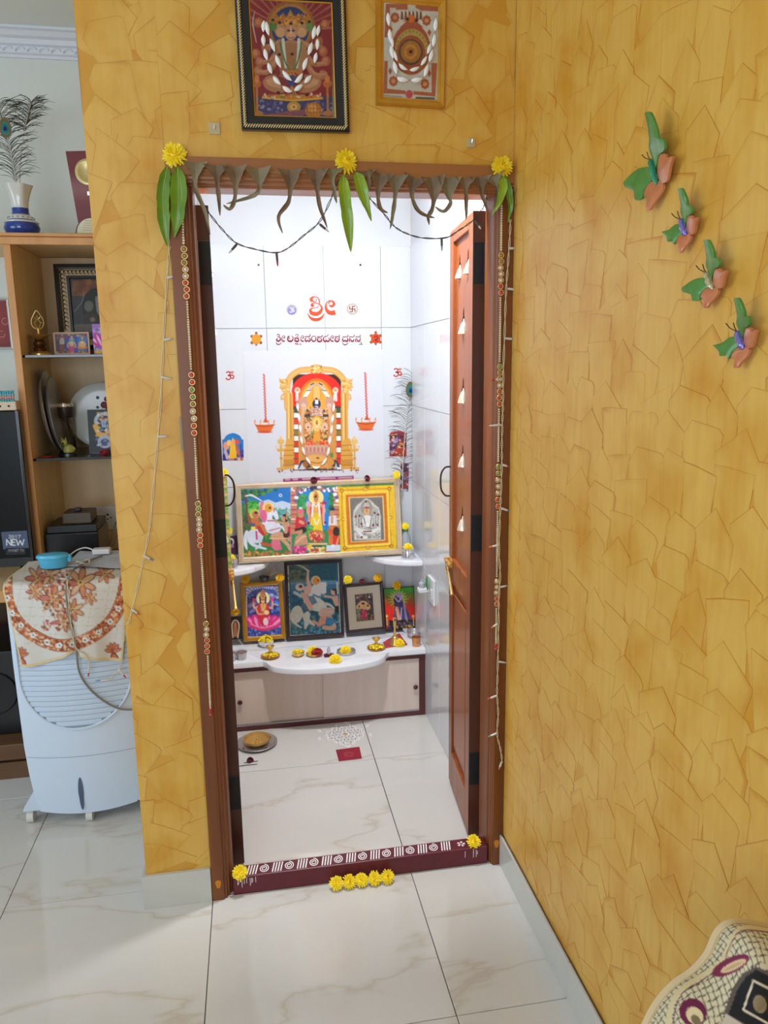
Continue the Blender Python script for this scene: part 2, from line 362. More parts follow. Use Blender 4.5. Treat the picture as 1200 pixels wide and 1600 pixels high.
obj('head', MB().grid([[(x, y, z) for z, y in hp] for x in (-.9115, -.0005)], closed_u=True, cap0=True, cap1=True), m_headw, tf)

def bell_shape(cx, cz, s):
    half = [(0, .062), (.004, .044), (.0035, .036), (.008, .026), (.011, .008), (.016, -.004), (.016, -.008), (.006, -.012), (.006, -.018), (0, -.024)]
    return [(cx+x*s*2.5, cz+z*s) for x, z in half]+[(cx-x*s*2.5, cz+z*s) for x, z in reversed(half[1:-1])]
def panel_with_holes(name, y0, y1, z0, z1, holes, x0, x1, m, parent):
    cu = bpy.data.curves.new(name, 'CURVE'); cu.dimensions = '2D'; cu.fill_mode = 'BOTH'; cu.extrude = abs(x1-x0)/2
    for poly in [[(y0, z0), (y1, z0), (y1, z1), (y0, z1)]]+holes:
        sp = cu.splines.new('POLY'); sp.points.add(len(poly)-1); sp.use_cyclic_u = True
        for p, q in zip(sp.points, poly): p.co = (q[0], q[1], 0, 1)
    tmp = bpy.data.objects.new('tmp', cu); COL.objects.link(tmp); dg = bpy.context.evaluated_depsgraph_get()
    me = bpy.data.meshes.new_from_object(tmp.evaluated_get(dg)); bpy.data.objects.remove(tmp)
    xm = (x0+x1)/2
    for v in me.vertices: v.co = (xm+v.co.z, v.co.x, v.co.y)
    me.name = name; me.materials.clear(); me.materials.append(m); return link(bpy.data.objects.new(name, me), parent)
zz = lambda y: atx(715, y, -.06).z
LEN = .365
m_brass = mat('brass', (236, 198, 124), .28, .75, noise=(20, (220, 176, 96), .8))
m_iron = mat('dark_handle', (70, 48, 44), .35, .6)
def door_leaf(name, sgn, loc, rz, hz):
    """face at local x=0 looking towards sgn*x; leaf runs along +y"""
    d = struct(name, None, None, loc); WORLDP.pop(d.name); d.rotation_euler = (0, 0, rz)
    T = -sgn*.037; zt = 2.012; zl, zm0, zm1, zp = .09, zz(925), zz(885), zz(372)
    bx = lambda nm, x0, x1, y0, y1, z0, z1, m, p=d, b=.002: obj(nm, MB().box((x0, y0, z0), (x1, y1, z1), b), m, p)
    bx('stile', 0, T, 0, .06, .014, zt, m_leafw); bx('stile', 0, T, LEN-.055, LEN, .014, zt, m_leafw)
    bx('hinge_edge', 0, T, -.002, 0, .014, zt, m_edgew, b=0.)
    for z0, z1 in ((.014, zl+.06), (zm0, zm1), (zp, zt)): bx('rail', 0, T, .0605, LEN-.0555, z0, z1, m_leafw)
    holes = []
    ly = LEN/2
    for dy, py, s in ((-.066, 425, .95), (.066, 425, .95), (0, 513, 1.05), (0, 620, 1.05), (0, 720, .95), (0, 818, 1.05)):
        holes.append(bell_shape(ly+dy, zz(py), s))
    panel_with_holes('panel', .0606, LEN-.0556, zm1, zp, holes, T*.3, T*.75, m_leafw, d)
    bx('panel', T*.3, T*.75, .0606, LEN-.0556, zl+.06, zm0, m_leafw, b=0.)
    for dy, py, s in ((-.066, 425, .95), (.066, 425, .95), (0, 513, 1.05), (0, 620, 1.05), (0, 720, .95), (0, 818, 1.05)):
        zc_ = zz(py)-.004*s; bl = obj('bell', MB().lathe([(.0185*s, -.014*s), (.0185*s, -.011*s), (.013*s, .006*s), (.009*s, .017*s), (.0035*s, .023*s), (.0025*s, .03*s), (.0001, .032*s)], c=(T*.34, ly+dy, zc_), n=16), mat('silvery_bell', (236, 226, 206), .3, .6), d, True)
        obj('clapper', MB().sphere((T*.34, ly+dy, zc_-.018*s), .004*s, 8, 6), m_brass, bl, True)
    obj('raised_field', MB().box((T*.28, .085, zl+.1), (T*.1, LEN-.08, zm0-.035), .006), m_leafw, d)
    for i, z in enumerate(hz):
        h = obj('hinge', MB().box((T*.02, -.0045, z-.058), (T*.98, -.0021, z+.058), .0008), m_black, d)
        obj('knuckle', MB().tube([(T*1.02, -.006, z-.058), (T*1.02, -.006, z+.058)], .005, 8), m_black, h, True)
    zh = zz(762); hy = LEN-.02
    obj('pull_handle', MB().tube(crv([(sgn*.001, hy, zh+.052), (sgn*.018, hy, zh+.05), (sgn*.032, hy, zh+.03), (sgn*.035, hy, zh), (sgn*.032, hy, zh-.03), (sgn*.018, hy, zh-.05), (sgn*.001, hy, zh-.052)], 4), .0032, 8), m_iron, d, True)
    zb = zz(893)
    lb = obj('aldrop_latch', MB().box((sgn*.0005, LEN-.075, zb-.016), (sgn*.003, LEN-.01, zb+.018), .001), m_brass, d)
    obj('latch_rod', MB().tube([(sgn*.011, LEN-.09, zb), (sgn*.011, LEN+.012, zb)], .0065, 10), m_brass, lb, True)
    obj('latch_staple', MB().box((sgn*.001, LEN-.065, zb-.012), (sgn*.019, LEN-.055, zb+.012), .002).box((sgn*.001, LEN-.02, zb-.012), (sgn*.019, LEN-.01, zb+.012), .002), m_brass, lb)
    obj('latch_ring', MB().tube([(sgn*.008, LEN-.003+.016*math.cos(t), zb-.036+.014*math.sin(t)) for t in np.linspace(0, 2*PI, 13)], .0035, 6), m_brass, lb, True)
    obj('latch_arm', MB().tube([(sgn*.012, LEN-.03, zb-.01), (sgn*.016, LEN-.13, zb-.075), (sgn*.016, LEN-.145, zb-.09)], [.004, .005, .007], 8), m_brass, lb, True)
    return d
door_leaf('door_1', -1, (-.0735, .135, 0), math.radians(-4.3), [atx(742, y, -.05).z for y in (415, 829, 1198)])
door_leaf('door_2', 1, (-.8185, .135, 0), math.radians(2.4), [aty(330, y, .13).z for y in (411, 842, 1243)])

# threshold
th = thing('door_threshold', 'maroon painted threshold with white spirals and stripes across the doorway', 'threshold', (-.456, .028, 0))
m_mar = mat('maroon_paint', (104, 26, 40), .38, noise=(12, (88, 20, 34), .8))
m_chalk = mat('white_chalk_paint', (248, 246, 246), .8)
obj('sill', MB().box((-.8505, .0, 0.0005), (-.0475, .055, .061), .003), m_mar, th)
fz = lambda u, v, d: (u, v, .061+d)
for i in range(9):
    x = -.808+i*.0765
    for k in range(4):
        xx = x+k*.0085
        obj('stripe_mark', MB().ribbon([(xx, .006), (xx+.008, .049)], .0038, fz, .0008, -.0005), m_chalk, th)
    if i < 8:
        c = x+.0515
        obj('spiral_mark', MB().ribbon([(c+(.002+.0135*t/14)*math.cos(t), .0275+(.003+.0165*t/14)*math.sin(t)) for t in np.linspace(.4, 14, 44)], .0028, fz, .0008, -.0005), m_chalk, th)
for k in range(5):
    a = 2*PI*k/5; obj('petal_mark', MB().ribbon([(-.128+.004*math.cos(a), .028+.004*math.sin(a)), (-.128+.0125*math.cos(a), .028+.0125*math.sin(a))], [.003, .0075], fz, .0008, -.0005), m_chalk, th)
for k in range(18):
    x = -.84+rnd.random()*.07 if k < 13 else -.13+rnd.random()*.06; z = .058-rnd.random()*.012
    obj('paint_drip', MB().box((x, -.0006, z), (x+.0014, .0, z-.008-rnd.random()*.018)), m_chalk, th)

# shrine tube lamp on the wall above the door (behind the lintel)
tl = thing('wall_lamp', 'white down-facing lamp above the inner side of the doorway', 'lamp', (-.45, .105, 2.52))
obj('bracket', MB().box((-.48, .104, 2.50), (-.42, .125, 2.58), .004).box((-.46, .125, 2.53), (-.44, .17, 2.55), .003), m_white, tl)
obj('lamp_head', MB().box((-.53, .11, 2.506), (-.37, .22, 2.528), .004), m_white, tl)
obj('diffuser', MB().box((-.525, .115, 2.5035), (-.375, .215, 2.5058)), mat('lamp_glow', (255, 250, 245), .4, emit=6.), tl)
cl = thing('ceiling_lamp', 'square white ceiling lamp in the outer room', 'lamp', (-1.75, -1.7, CEIL))
obj('housing', MB().box((-2.02, -1.97, CEIL-.05), (-1.48, -1.43, CEIL-.0005), .008), m_white, cl)
obj('diffuser', MB().box((-2.0, -1.95, CEIL-.062), (-1.5, -1.45, CEIL-.051), .004), mat('diffuser_glow', (255, 246, 232), .4, emit=3.), cl)
# ================================================================= PRINTS: painter working on a fine colour layer
def project(P):
    d = P-CAM; z = d @ CF
    return 600+FPX*(d @ CR)/z, 800-FPX*(d @ CU)/z
class Rect:
    """rectangle in the world fitted to four picture corners (TL,TR,BR,BL) on a plane y = y0 + k*(z-z0) (or x for side walls)"""
    def __init__(s, c, y0, z0=0., k=0., side=None):
        P = []
        for (x, y) in c:
            d = _ray(x, y)
            if side is None: t = (y0+k*(CAM[2]-z0)-CAM[1])/(d[1]-k*d[2])
            else: t = (side-CAM[0])/d[0]
            P.append(CAM+t*d)
        tl, tr, br, bl = P; s.c = sum(P)/4
        U = (tr-tl+br-bl)/2; V = (tl-bl+tr-br)/2; s.a = np.linalg.norm(U)/2; s.u = U/np.linalg.norm(U)
        V = V-s.u*(V @ s.u); s.b = np.linalg.norm(V)/2; s.v = V/np.linalg.norm(V); s.n = np.cross(s.u, s.v)
        if s.n @ (CAM-s.c) < 0: s.n = -s.n
    def pt(s, x, y, h=0.): return tuple(s.c+s.u*x+s.v*y+s.n*h)
    def inset(s, i, j=None):
        q = Rect.__new__(Rect); q.__dict__.update(s.__dict__); q.a = s.a-i; q.b = s.b-(i if j is None else j); return q
class Ink:
    def __init__(s, rect, nx, ny, bg, gain=1.):
        s.r = rect; s.nx, s.ny, s.gain = nx, ny, gain
        u = np.linspace(-rect.a, rect.a, nx); v = np.linspace(rect.b, -rect.b, ny); U, V = np.meshgrid(u, v)
        s.P = rect.c+U.ravel()[:, None]*rect.u+V.ravel()[:, None]*rect.v
        s.gx, s.gy = project(s.P); s.C = np.tile(np.array(bg, float), (nx*ny, 1)); s.view(0, 0, 1)
        s.rng = np.random.RandomState(5)
    def view(s, x0, y0, k): s.X = (s.gx-x0)*k; s.Y = (s.gy-y0)*k; s.k = k; return s
    def _mix(s, idx, cov, col, a): w = (np.clip(cov, 0, 1)*a)[:, None]; s.C[idx] = s.C[idx]*(1-w)+np.array(col, float)*w
    def _box(s, x0, x1, y0, y1):
        m = s.k*1.2; return np.nonzero((s.X > x0-m) & (s.X < x1+m) & (s.Y > y0-m) & (s.Y < y1+m))[0]
    def E(s, cx, cy, rx, ry, col, rot=0., a=1., soft=None):
        R = max(rx, ry); i = s._box(cx-R, cx+R, cy-R, cy+R)
        if len(i) == 0: return s
        dx, dy = s.X[i]-cx, s.Y[i]-cy; c, q = math.cos(math.radians(rot)), math.sin(math.radians(rot))
        x, y = dx*c+dy*q, -dx*q+dy*c; d = np.sqrt((x/rx)**2+(y/ry)**2)
        if soft: s._mix(i, (1-d)/soft, col, a)
        else: s._mix(i, .5-(d-1)*min(rx, ry)/(s.k), col, a)
        return s
    def P_(s, pts, col, a=1.):
        p = np.array(pts, float); i = s._box(p[:, 0].min(), p[:, 0].max(), p[:, 1].min(), p[:, 1].max())
        if len(i) == 0: return s
        x, y = s.X[i], s.Y[i]; ins = np.zeros(len(i), bool); dm = np.full(len(i), 1e9)
        for (ax, ay), (bx, by) in zip(p, np.roll(p, -1, 0)):
            cnd = ((ay > y) != (by > y)); xin = (bx-ax)*(y-ay)/((by-ay) or 1e-9)+ax; ins ^= cnd & (x < xin)
            t = np.clip(((x-ax)*(bx-ax)+(y-ay)*(by-ay))/((bx-ax)**2+(by-ay)**2+1e-9), 0, 1)
            dm = np.minimum(dm, np.hypot(x-ax-t*(bx-ax), y-ay-t*(by-ay)))
        s._mix(i, .5+np.where(ins, dm, -dm)/s.k, col, a); return s
    def S(s, pts, w, col, a=1., smooth=True, closed=False):
        pts = [tuple(p) for p in pts]
        if closed: pts = pts+[pts[0]]
        if smooth and len(pts) > 2: pts = [(p[0], p[1]) for p in crv([(x, y, 0) for x, y in pts], 5)]
        p = np.array(pts, float); W_ = w if isinstance(w, (int, float)) else max(w)
        i = s._box(p[:, 0].min()-W_, p[:, 0].max()+W_, p[:, 1].min()-W_, p[:, 1].max()+W_)
        if len(i) == 0: return s
        x, y = s.X[i], s.Y[i]; sd = np.full(len(i), 1e9); n = len(p)-1
        for q in range(n):
            (ax, ay), (bx, by) = p[q], p[q+1]; t = np.clip(((x-ax)*(bx-ax)+(y-ay)*(by-ay))/((bx-ax)**2+(by-ay)**2+1e-9), 0, 1)
            hw = w/2 if isinstance(w, (int, float)) else np.interp((q+t)/n, np.linspace(0, 1, len(w)), w)/2
            sd = np.minimum(sd, np.hypot(x-ax-t*(bx-ax), y-ay-t*(by-ay))-hw)
        s._mix(i, .5-sd/s.k, col, a); return s
    def B(s, x0, y0, x1, y1, col, a=1.): return s.P_([(x0, y0), (x1, y0), (x1, y1), (x0, y1)], col, a)
    def grad(s, pts, c0, c1, y0, y1):
        p = np.array(pts, float); old = s.C.copy(); t = np.clip((s.Y-y0)/(y1-y0), 0, 1)[:, None]
        new = np.array(c0, float)*(1-t)+np.array(c1, float)*t; keep = s.C; s.C = np.zeros_like(keep); s.P_(pts, (1, 1, 1)); w = s.C[:, :1]; s.C = old*(1-w)+new*w; return s
    def dots(s, x0, y0, x1, y1, n, r, cols, a=1., seed=1, ok=None):
        R = random.Random(seed)
        for _ in range(n):
            x, y = R.uniform(x0, x1), R.uniform(y0, y1)
            if ok and not ok(x, y): continue
            s.E(x, y, r*R.uniform(.6, 1.4), r*R.uniform(.6, 1.4), R.choice(cols), 0, a)
        return s
    def mottle(s, amt=8, sc=3.):
        """uneven print: low value noise"""
        n = s.rng.normal(0, 1, (s.ny//int(sc)+3, s.nx//int(sc)+3)); yi = np.linspace(0, n.shape[0]-1.01, s.ny); xi = np.linspace(0, n.shape[1]-1.01, s.nx)
        y0, x0 = yi.astype(int), xi.astype(int); fy, fx = (yi-y0)[:, None], (xi-x0)[None]
        g = n[y0][:, x0]*(1-fy)*(1-fx)+n[y0+1][:, x0]*fy*(1-fx)+n[y0][:, x0+1]*(1-fy)*fx+n[y0+1][:, x0+1]*fy*fx
        s.C += g.ravel()[:, None]*amt; return s
    def build(s, name, m, parent=None, h=0., hole=None):
        me = bpy.data.meshes.new(name); nx, ny = s.nx, s.ny; P = s.P+s.r.n*h
        i = np.arange(nx*ny).reshape(ny, nx); q = np.stack([i[:-1, :-1], i[1:, :-1], i[1:, 1:], i[:-1, 1:]], -1).reshape(-1, 4)
        if hole is not None:
            vis = hole(s); q = q[vis[q].all(1)]
        me.vertices.add(len(P)); me.vertices.foreach_set('co', P.astype(np.float32).ravel())
        me.loops.add(q.size); me.loops.foreach_set('vertex_index', q.ravel().astype(np.int32))
        me.polygons.add(len(q)); me.polygons.foreach_set('loop_start', np.arange(0, q.size, 4, dtype=np.int32))
        try: me.polygons.foreach_set('loop_total', np.full(len(q), 4, dtype=np.int32))
        except Exception: pass
        me.update(calc_edges=True); me.validate()
        c = np.clip(s.C, 0, 255)/255.; c = np.where(c <= .04045, c/12.92, ((c+.055)/1.055)**2.4)*s.gain; c = np.clip(c, 0, 1)
        a = me.attributes.new('ink', 'FLOAT_COLOR', 'POINT'); a.data.foreach_set('color', np.hstack([c, np.ones((len(c), 1))]).astype(np.float32).ravel())
        me.materials.append(m); return link(bpy.data.objects.new(name, me), parent)
def moulding(name, r, prof, m, parent, smooth=False):
    """mitred frame: prof of (inset, height) points"""
    mb = MB().grid([[r.pt(sx*(r.a-i), sy*(r.b-i), h) for sx, sy in ((-1, -1), (1, -1), (1, 1), (-1, 1))] for i, h in prof], closed_u=True, closed_v=True)
    return obj(name, mb, m, parent, smooth)
def backing(name, r, d0, d1, m, parent):
    return obj(name, MB().add([r.pt(sx*r.a, sy*r.b, d) for d in (d0, d1) for sx, sy in ((-1, -1), (1, -1), (1, 1), (-1, 1))], [(0, 1, 2, 3), (7, 6, 5, 4), (0, 4, 5, 1), (1, 5, 6, 2), (2, 6, 7, 3), (3, 7, 4, 0)]), m, parent)
def pane(r, h, parent):
    return obj('glass_pane', MB().add([r.pt(sx*r.a, sy*r.b, h) for sx, sy in ((-1, -1), (1, -1), (1, 1), (-1, 1))], [(0, 1, 2, 3)]), glass_mat('picture_glass'), parent)
m_ink = attr_mat('printed_paper', .45)
m_sticker = attr_mat('glossy_sticker', .3)
m_back = mat('hardboard', (92, 70, 52), .8)
m_gold = mat('gilt_frame', (216, 162, 62), .3, .55, noise=(25, (196, 138, 40), .8))
m_champ = mat('champagne_frame', (236, 218, 192), .25, .55, noise=(3, (216, 190, 156), .7, 2., (8, 8, 8)))
m_dkfr = mat('dark_mahogany_frame', (48, 30, 34), .3, coat=.3)
m_blk = mat('black_lacquer', (16, 14, 18), .28, coat=.3)
SK = (214, 160, 122); SK2 = (176, 112, 76); GO = (232, 176, 60); GO2 = (176, 116, 30); RE = (196, 30, 36); WH = (244, 242, 240)
def figure(k, cx, cy, s, cloth, skin=SK, crown=GO, arms=True, seated=False, halo=None, shawl=None):
    """small front-facing crowned figure, cy = face centre, s = face half height"""
    if halo: k.E(cx, cy-.4*s, 2.3*s, 2.6*s, halo)
    if seated:
        k.E(cx, cy+6.6*s, 4.6*s, 1.5*s, cloth); k.P_([(cx-2.2*s, cy+1.4*s), (cx+2.2*s, cy+1.4*s), (cx+2.6*s, cy+6.4*s), (cx-2.6*s, cy+6.4*s)], skin)
    else: k.P_([(cx-2*s, cy+1.4*s), (cx+2*s, cy+1.4*s), (cx+1.7*s, cy+5*s), (cx+2.3*s, cy+11*s), (cx-2.3*s, cy+11*s), (cx-1.7*s, cy+5*s)], cloth); k.P_([(cx-1.9*s, cy+1.3*s), (cx+1.9*s, cy+1.3*s), (cx+1.5*s, cy+4.6*s), (cx-1.5*s, cy+4.6*s)], skin)
    if shawl: k.S([(cx-1.8*s, cy+1.4*s), (cx-2*s, cy+4*s), (cx-2.6*s, cy+8*s)], .9*s, shawl); k.S([(cx+1.8*s, cy+1.4*s), (cx+2*s, cy+4*s), (cx+2.6*s, cy+8*s)], .9*s, shawl)
    if arms: k.S([(cx-1.7*s, cy+1.8*s), (cx-2.9*s, cy+3.6*s), (cx-2.4*s, cy+5.4*s)], .9*s, skin); k.S([(cx+1.7*s, cy+1.8*s), (cx+2.9*s, cy+3.6*s), (cx+2.4*s, cy+5.4*s)], .9*s, skin)
    k.S([(cx-1.1*s, cy+1.6*s), (cx, cy+3.8*s), (cx+1.1*s, cy+1.6*s)], .45*s, GO); k.S([(cx-.7*s, cy+1.5*s), (cx, cy+2.6*s), (cx+.7*s, cy+1.5*s)], .4*s, WH)
    k.E(cx, cy, .85*s, 1.1*s, skin)
    if crown: k.P_([(cx-1*s, cy-.5*s), (cx-.75*s, cy-2*s), (cx, cy-3*s), (cx+.75*s, cy-2*s), (cx+1*s, cy-.5*s)], crown); k.E(cx, cy-1.2*s, .4*s, .4*s, RE)
    else: k.E(cx, cy-.7*s, .9*s, .7*s, (40, 28, 26))
    for e in (-.35, .35): k.E(cx+e*s, cy-.05*s, .2*s, .13*s, (40, 24, 20))
    k.E(cx, cy+.55*s, .28*s, .12*s, (170, 50, 50)); return k

# ---------------------------------------------------------------- large black-framed print above the door
def pic_large():
    r = Rect([(369, -27), (541, -18), (544, 208), (374, 203)], -.012)
    t = thing('framed_print', 'large black and gold rope framed print of a many-armed seated deity above the door', 'picture', r.pt(0, -r.b), group=None)
    backing('backing_board', r.inset(.004), -.008, -.001, m_back, t)
    moulding('frame', r, [(0, -.008), (0, .006), (.004, .009), (.014, .009), (.016, .007), (.032, .006), (.034, .002), (.034, -.008)], m_blk, t)
    mb = MB(); q = r.inset(.009)
    for (ax, ay, bx, by) in ((-1, -1, 1, -1), (1, -1, 1, 1), (1, 1, -1, 1), (-1, 1, -1, -1)):
        L = 2*(q.a if ax != bx else q.b); n = int(L/.0062)
        for i in range(n):
            f = (i+.5)/n; x = q.a*(ax+(bx-ax)*f); y = q.b*(ay+(by-ay)*f); s = .0046
            mb.tube([q.pt(x-s*.8, y-s, .0098), q.pt(x, y, .0125), q.pt(x+s*.8, y+s, .0098)], [.0008, .0019, .0008], 5)
    obj('rope_moulding', mb, mat('rope_gilt', (240, 222, 170), .3, .4), t, True)
    moulding('gold_slip', r.inset(.0335), [(0, .001), (0, .0035), (.003, .002), (.003, .001)], m_gold, t)
    q = r.inset(.036)
    k = Ink(q, 150, 200, (150, 26, 34), .95).view(365, 0, 6.486)
    for a in range(-170, -5, 9): k.P_([(580, 330), (580+900*math.cos(math.radians(a)), 330+900*math.sin(math.radians(a))), (580+900*math.cos(math.radians(a+3)), 330+900*math.sin(math.radians(a+3)))], (206, 150, 128), .55)
    k.E(575, 265, 250, 255, (168, 104, 40)); k.E(575, 270, 222, 226, (196, 128, 52)); k.E(575, 290, 190, 220, (30, 58, 120)); k.P_([(330, 430), (820, 430), (780, 560), (380, 560)], (60, 50, 60))
    k.B(120, 980, 1060, 1260, (66, 56, 110)); k.dots(150, 1030, 1020, 1190, 90, 16, [(96, 84, 140), (130, 120, 170), (50, 44, 96), (180, 180, 200)], .7, 3)
    k.S([(215, 115), (195, 240), (230, 430)], [4, 14, 10], (206, 196, 190))
    for x, y in ((255, 230), (225, 545), (265, 630), (245, 720), (925, 250), (905, 520), (935, 620), (905, 760), (330, 500), (860, 420)):
        k.E(x, y, 46, 52, (186, 108, 62)); k.E(x-6, y-8, 26, 30, (214, 136, 84))
    for a, b in (((480, 470), (260, 620)), ((480, 520), (240, 720)), ((470, 430), (300, 470)), ((680, 470), (930, 640)), ((690, 540), (930, 750)), ((680, 430), (880, 470))):
        k.S([a, ((a[0]+b[0])/2, max(a[1], b[1])), b], [66, 56, 44], (196, 132, 90)); k.S([a, ((a[0]+b[0])/2, max(a[1], b[1])-14), b], [20, 18, 14], (222, 164, 122), .7)
    k.P_([(440, 440), (580, 400), (720, 440), (760, 560), (690, 760), (480, 760), (420, 560)], (190, 134, 88)); k.P_([(480, 440), (680, 440), (650, 740), (510, 740)], (178, 120, 74))
    for x in (475, 690): k.E(x, 300, 62, 84, (206, 146, 92)); k.E(x, 330, 44, 50, (222, 170, 120))
    k.E(402, 262, 40, 50, (92, 138, 52)); k.E(768, 270, 36, 50, (110, 150, 70))
    for x, h in ((430, 150), (500, 140), (660, 140), (730, 150)): k.P_([(x-46, 240), (x-36, 175), (x, h-10), (x+36, 175), (x+46, 240)], (196, 128, 40))
    k.P_([(490, 270), (500, 180), (545, 160), (575, 95), (610, 160), (655, 180), (665, 270)], (202, 134, 44)); k.E(578, 225, 70, 34, (226, 166, 72)); k.dots(420, 150, 740, 250, 60, 7, [(240, 200, 110), (150, 86, 20), (196, 40, 36)], .9, 8)
    k.E(580, 325, 66, 84, (206, 146, 104)); k.E(580, 365, 44, 40, (224, 170, 130)); k.E(556, 312, 15, 9, (60, 30, 24)); k.E(606, 312, 15, 9, (60, 30, 24)); k.S([(552, 378), (580, 388), (608, 378)], 7, (150, 60, 46)); k.S([(580, 270), (580, 340)], 8, (240, 226, 210))
    k.S([(500, 400), (515, 560), (530, 680)], 30, (222, 222, 210)); k.S([(660, 400), (655, 560), (640, 680)], 30, (222, 222, 210)); k.S([(470, 430), (520, 620), (590, 720), (650, 620), (690, 430)], 16, (96, 130, 60))
    k.E(595, 745, 80, 34, (208, 130, 44)); k.dots(530, 720, 660, 775, 14, 8, [(240, 200, 110), (180, 60, 40)], 1, 2)
    k.E(440, 850, 145, 92, (196, 132, 88), 8); k.E(740, 850, 150, 92, (196, 132, 88), -8); k.E(430, 840, 100, 50, (220, 164, 118), 8); k.E(760, 840, 100, 50, (220, 164, 118), -8)
    k.P_([(420, 740), (520, 800), (590, 860), (660, 800), (700, 720), (720, 800), (600, 900), (480, 860)], (150, 44, 36)); k.E(590, 820, 46, 60, (80, 80, 140))
    for x in (545, 575, 605, 635): k.S([(590, 880), (x, 960)], 16, (206, 146, 106))
    k.P_([(300, 960), (880, 960), (910, 1010), (600, 1030), (280, 1000)], (214, 132, 34)); k.S([(300, 990), (600, 1018), (900, 995)], 12, (240, 196, 60)); k.dots(310, 950, 880, 990, 30, 12, [(230, 190, 60), (190, 60, 40), (120, 140, 60), (232, 220, 200)], .9, 5)
    for x in (235, 950):
        k.S([(x, 860), (x+5, 1130)], 24, (196, 128, 56)); k.E(x, 850, 46, 40, (206, 112, 44)); k.E(x, 800, 26, 40, (224, 140, 60)); k.E(x+8, 1150, 56, 28, (196, 128, 56))
    k.E(610, 1085, 68, 56, (206, 160, 60)); k.E(610, 1085, 34, 28, (232, 200, 110)); k.E(610, 1085, 12, 12, RE)
    k.S([(320, 1172), (560, 1150), (740, 1135)], [16, 44, 56], (150, 82, 96)); k.E(810, 1120, 86, 82, (206, 130, 44)); k.E(800, 1100, 46, 42, (232, 170, 80))
    for i in range(5): k.S([(740+i*34, 1050), (750+i*32, 1190)], 6, (168, 92, 24))
    k.S([(735, 1100), (890, 1100)], 6, (168, 92, 24)); k.S([(735, 1140), (890, 1140)], 6, (168, 92, 24))
    for x, y in ((398, 205), (466, 232), (580, 240), (692, 234), (765, 222), (464, 553), (592, 550), (452, 940), (742, 962)): k.E(x, y, 17, 15, (56, 14, 14))
    k.B(1000, 20, 1060, 1240, (150, 146, 116)); k.mottle(5)  # right strip: the frame's lit inner bevel, painted into the print colours
    k.build('print', m_ink, t, .001); pane(q, .0025, t); return t
pic_large()

# ---------------------------------------------------------------- small gilt-framed diagram print
def pic_small():
    r = Rect([(590, -9), (698, -2), (693, 171), (585, 162)], -.010)
    t = thing('framed_print', 'small gilt framed diagram print with red disc, right of the large print', 'picture', r.pt(0, -r.b))
    backing('backing_board', r.inset(.003), -.008, -.001, m_back, t)
    moulding('frame', r, [(0, -.008), (0, .004), (.003, .008), (.012, .006), (.014, .003), (.019, .002), (.020, 0), (.020, -.008)], m_gold, t)
    q = r.inset(.0195); k = Ink(q, 100, 170, (196, 190, 176), .95).view(350, 0, 3.243)
    for p in ([(820, 20), (930, 20), (930, 50), (870, 50), (870, 40), (840, 40), (840, 190), (812, 190)], [(970, 25), (1085, 25), (1085, 60), (1000, 55), (970, 40)], [(812, 310), (830, 310), (826, 450), (920, 460), (920, 478), (808, 474)], [(1080, 320), (1050, 320), (1052, 470), (960, 462), (960, 480), (1070, 490)]): k.P_(p, (172, 92, 60))
    k.P_([(870, 60), (1010, 60), (1060, 110), (1056, 300), (1000, 380), (900, 380), (850, 300), (850, 110)], (206, 198, 184))
    k.P_([(905, 110), (950, 76), (990, 110)], (200, 110, 50)); k.E(948, 250, 98, 130, (164, 78, 48)); k.P_([(890, 140), (948, 86), (1010, 140)], (164, 78, 48))
    k.E(950, 255, 84, 108, (178, 150, 72)); k.E(948, 268, 72, 88, (160, 74, 46)); k.E(946, 265, 60, 66, (70, 56, 44)); k.E(946, 263, 52, 56, (164, 104, 40)); k.E(945, 263, 34, 38, (190, 130, 50)); k.E(945, 263, 22, 24, (166, 96, 36)); k.E(946, 263, 9, 9, (40, 16, 10))
    for i in range(26): a = 2*PI*i/26; k.E(950+76*math.cos(a), 257+98*math.sin(a), 4, 6, (110, 110, 40), 0, .8)
    for x, y in ((866, 90), (1026, 105), (858, 412), (1018, 426)):
        for i in range(8): k.E(x+15*math.cos(i*PI/4), y+18*math.sin(i*PI/4), 8, 9, (166, 84, 52))
        k.E(x, y, 10, 11, (206, 140, 90))
    for x, y in ((845, 150), (1040, 165), (842, 360), (1040, 372)): k.P_([(x-10, y), (x, y-18), (x+10, y), (x, y+20)], (166, 84, 52))
    for i in range(6): k.P_([(894+i*19, 100), (898+i*19, 55), (906+i*19, 62), (910+i*19, 100)], (120, 70, 50))
    k.E(948, 96, 20, 20, (206, 104, 40)); k.E(930, 98, 8, 8, (50, 16, 14)); k.E(975, 104, 8, 8, (50, 16, 14)); k.E(938, 478, 18, 20, (190, 40, 60)); k.B(920, 462, 958, 494, (206, 130, 140), .35)
    k.S([(808, 484), (900, 492)], 7, (120, 120, 120), .7); k.S([(975, 497), (1062, 500)], 11, (60, 56, 60), .8); k.mottle(4)
    k.build('print', m_ink, t, .001); pane(q, .002, t)
pic_small()

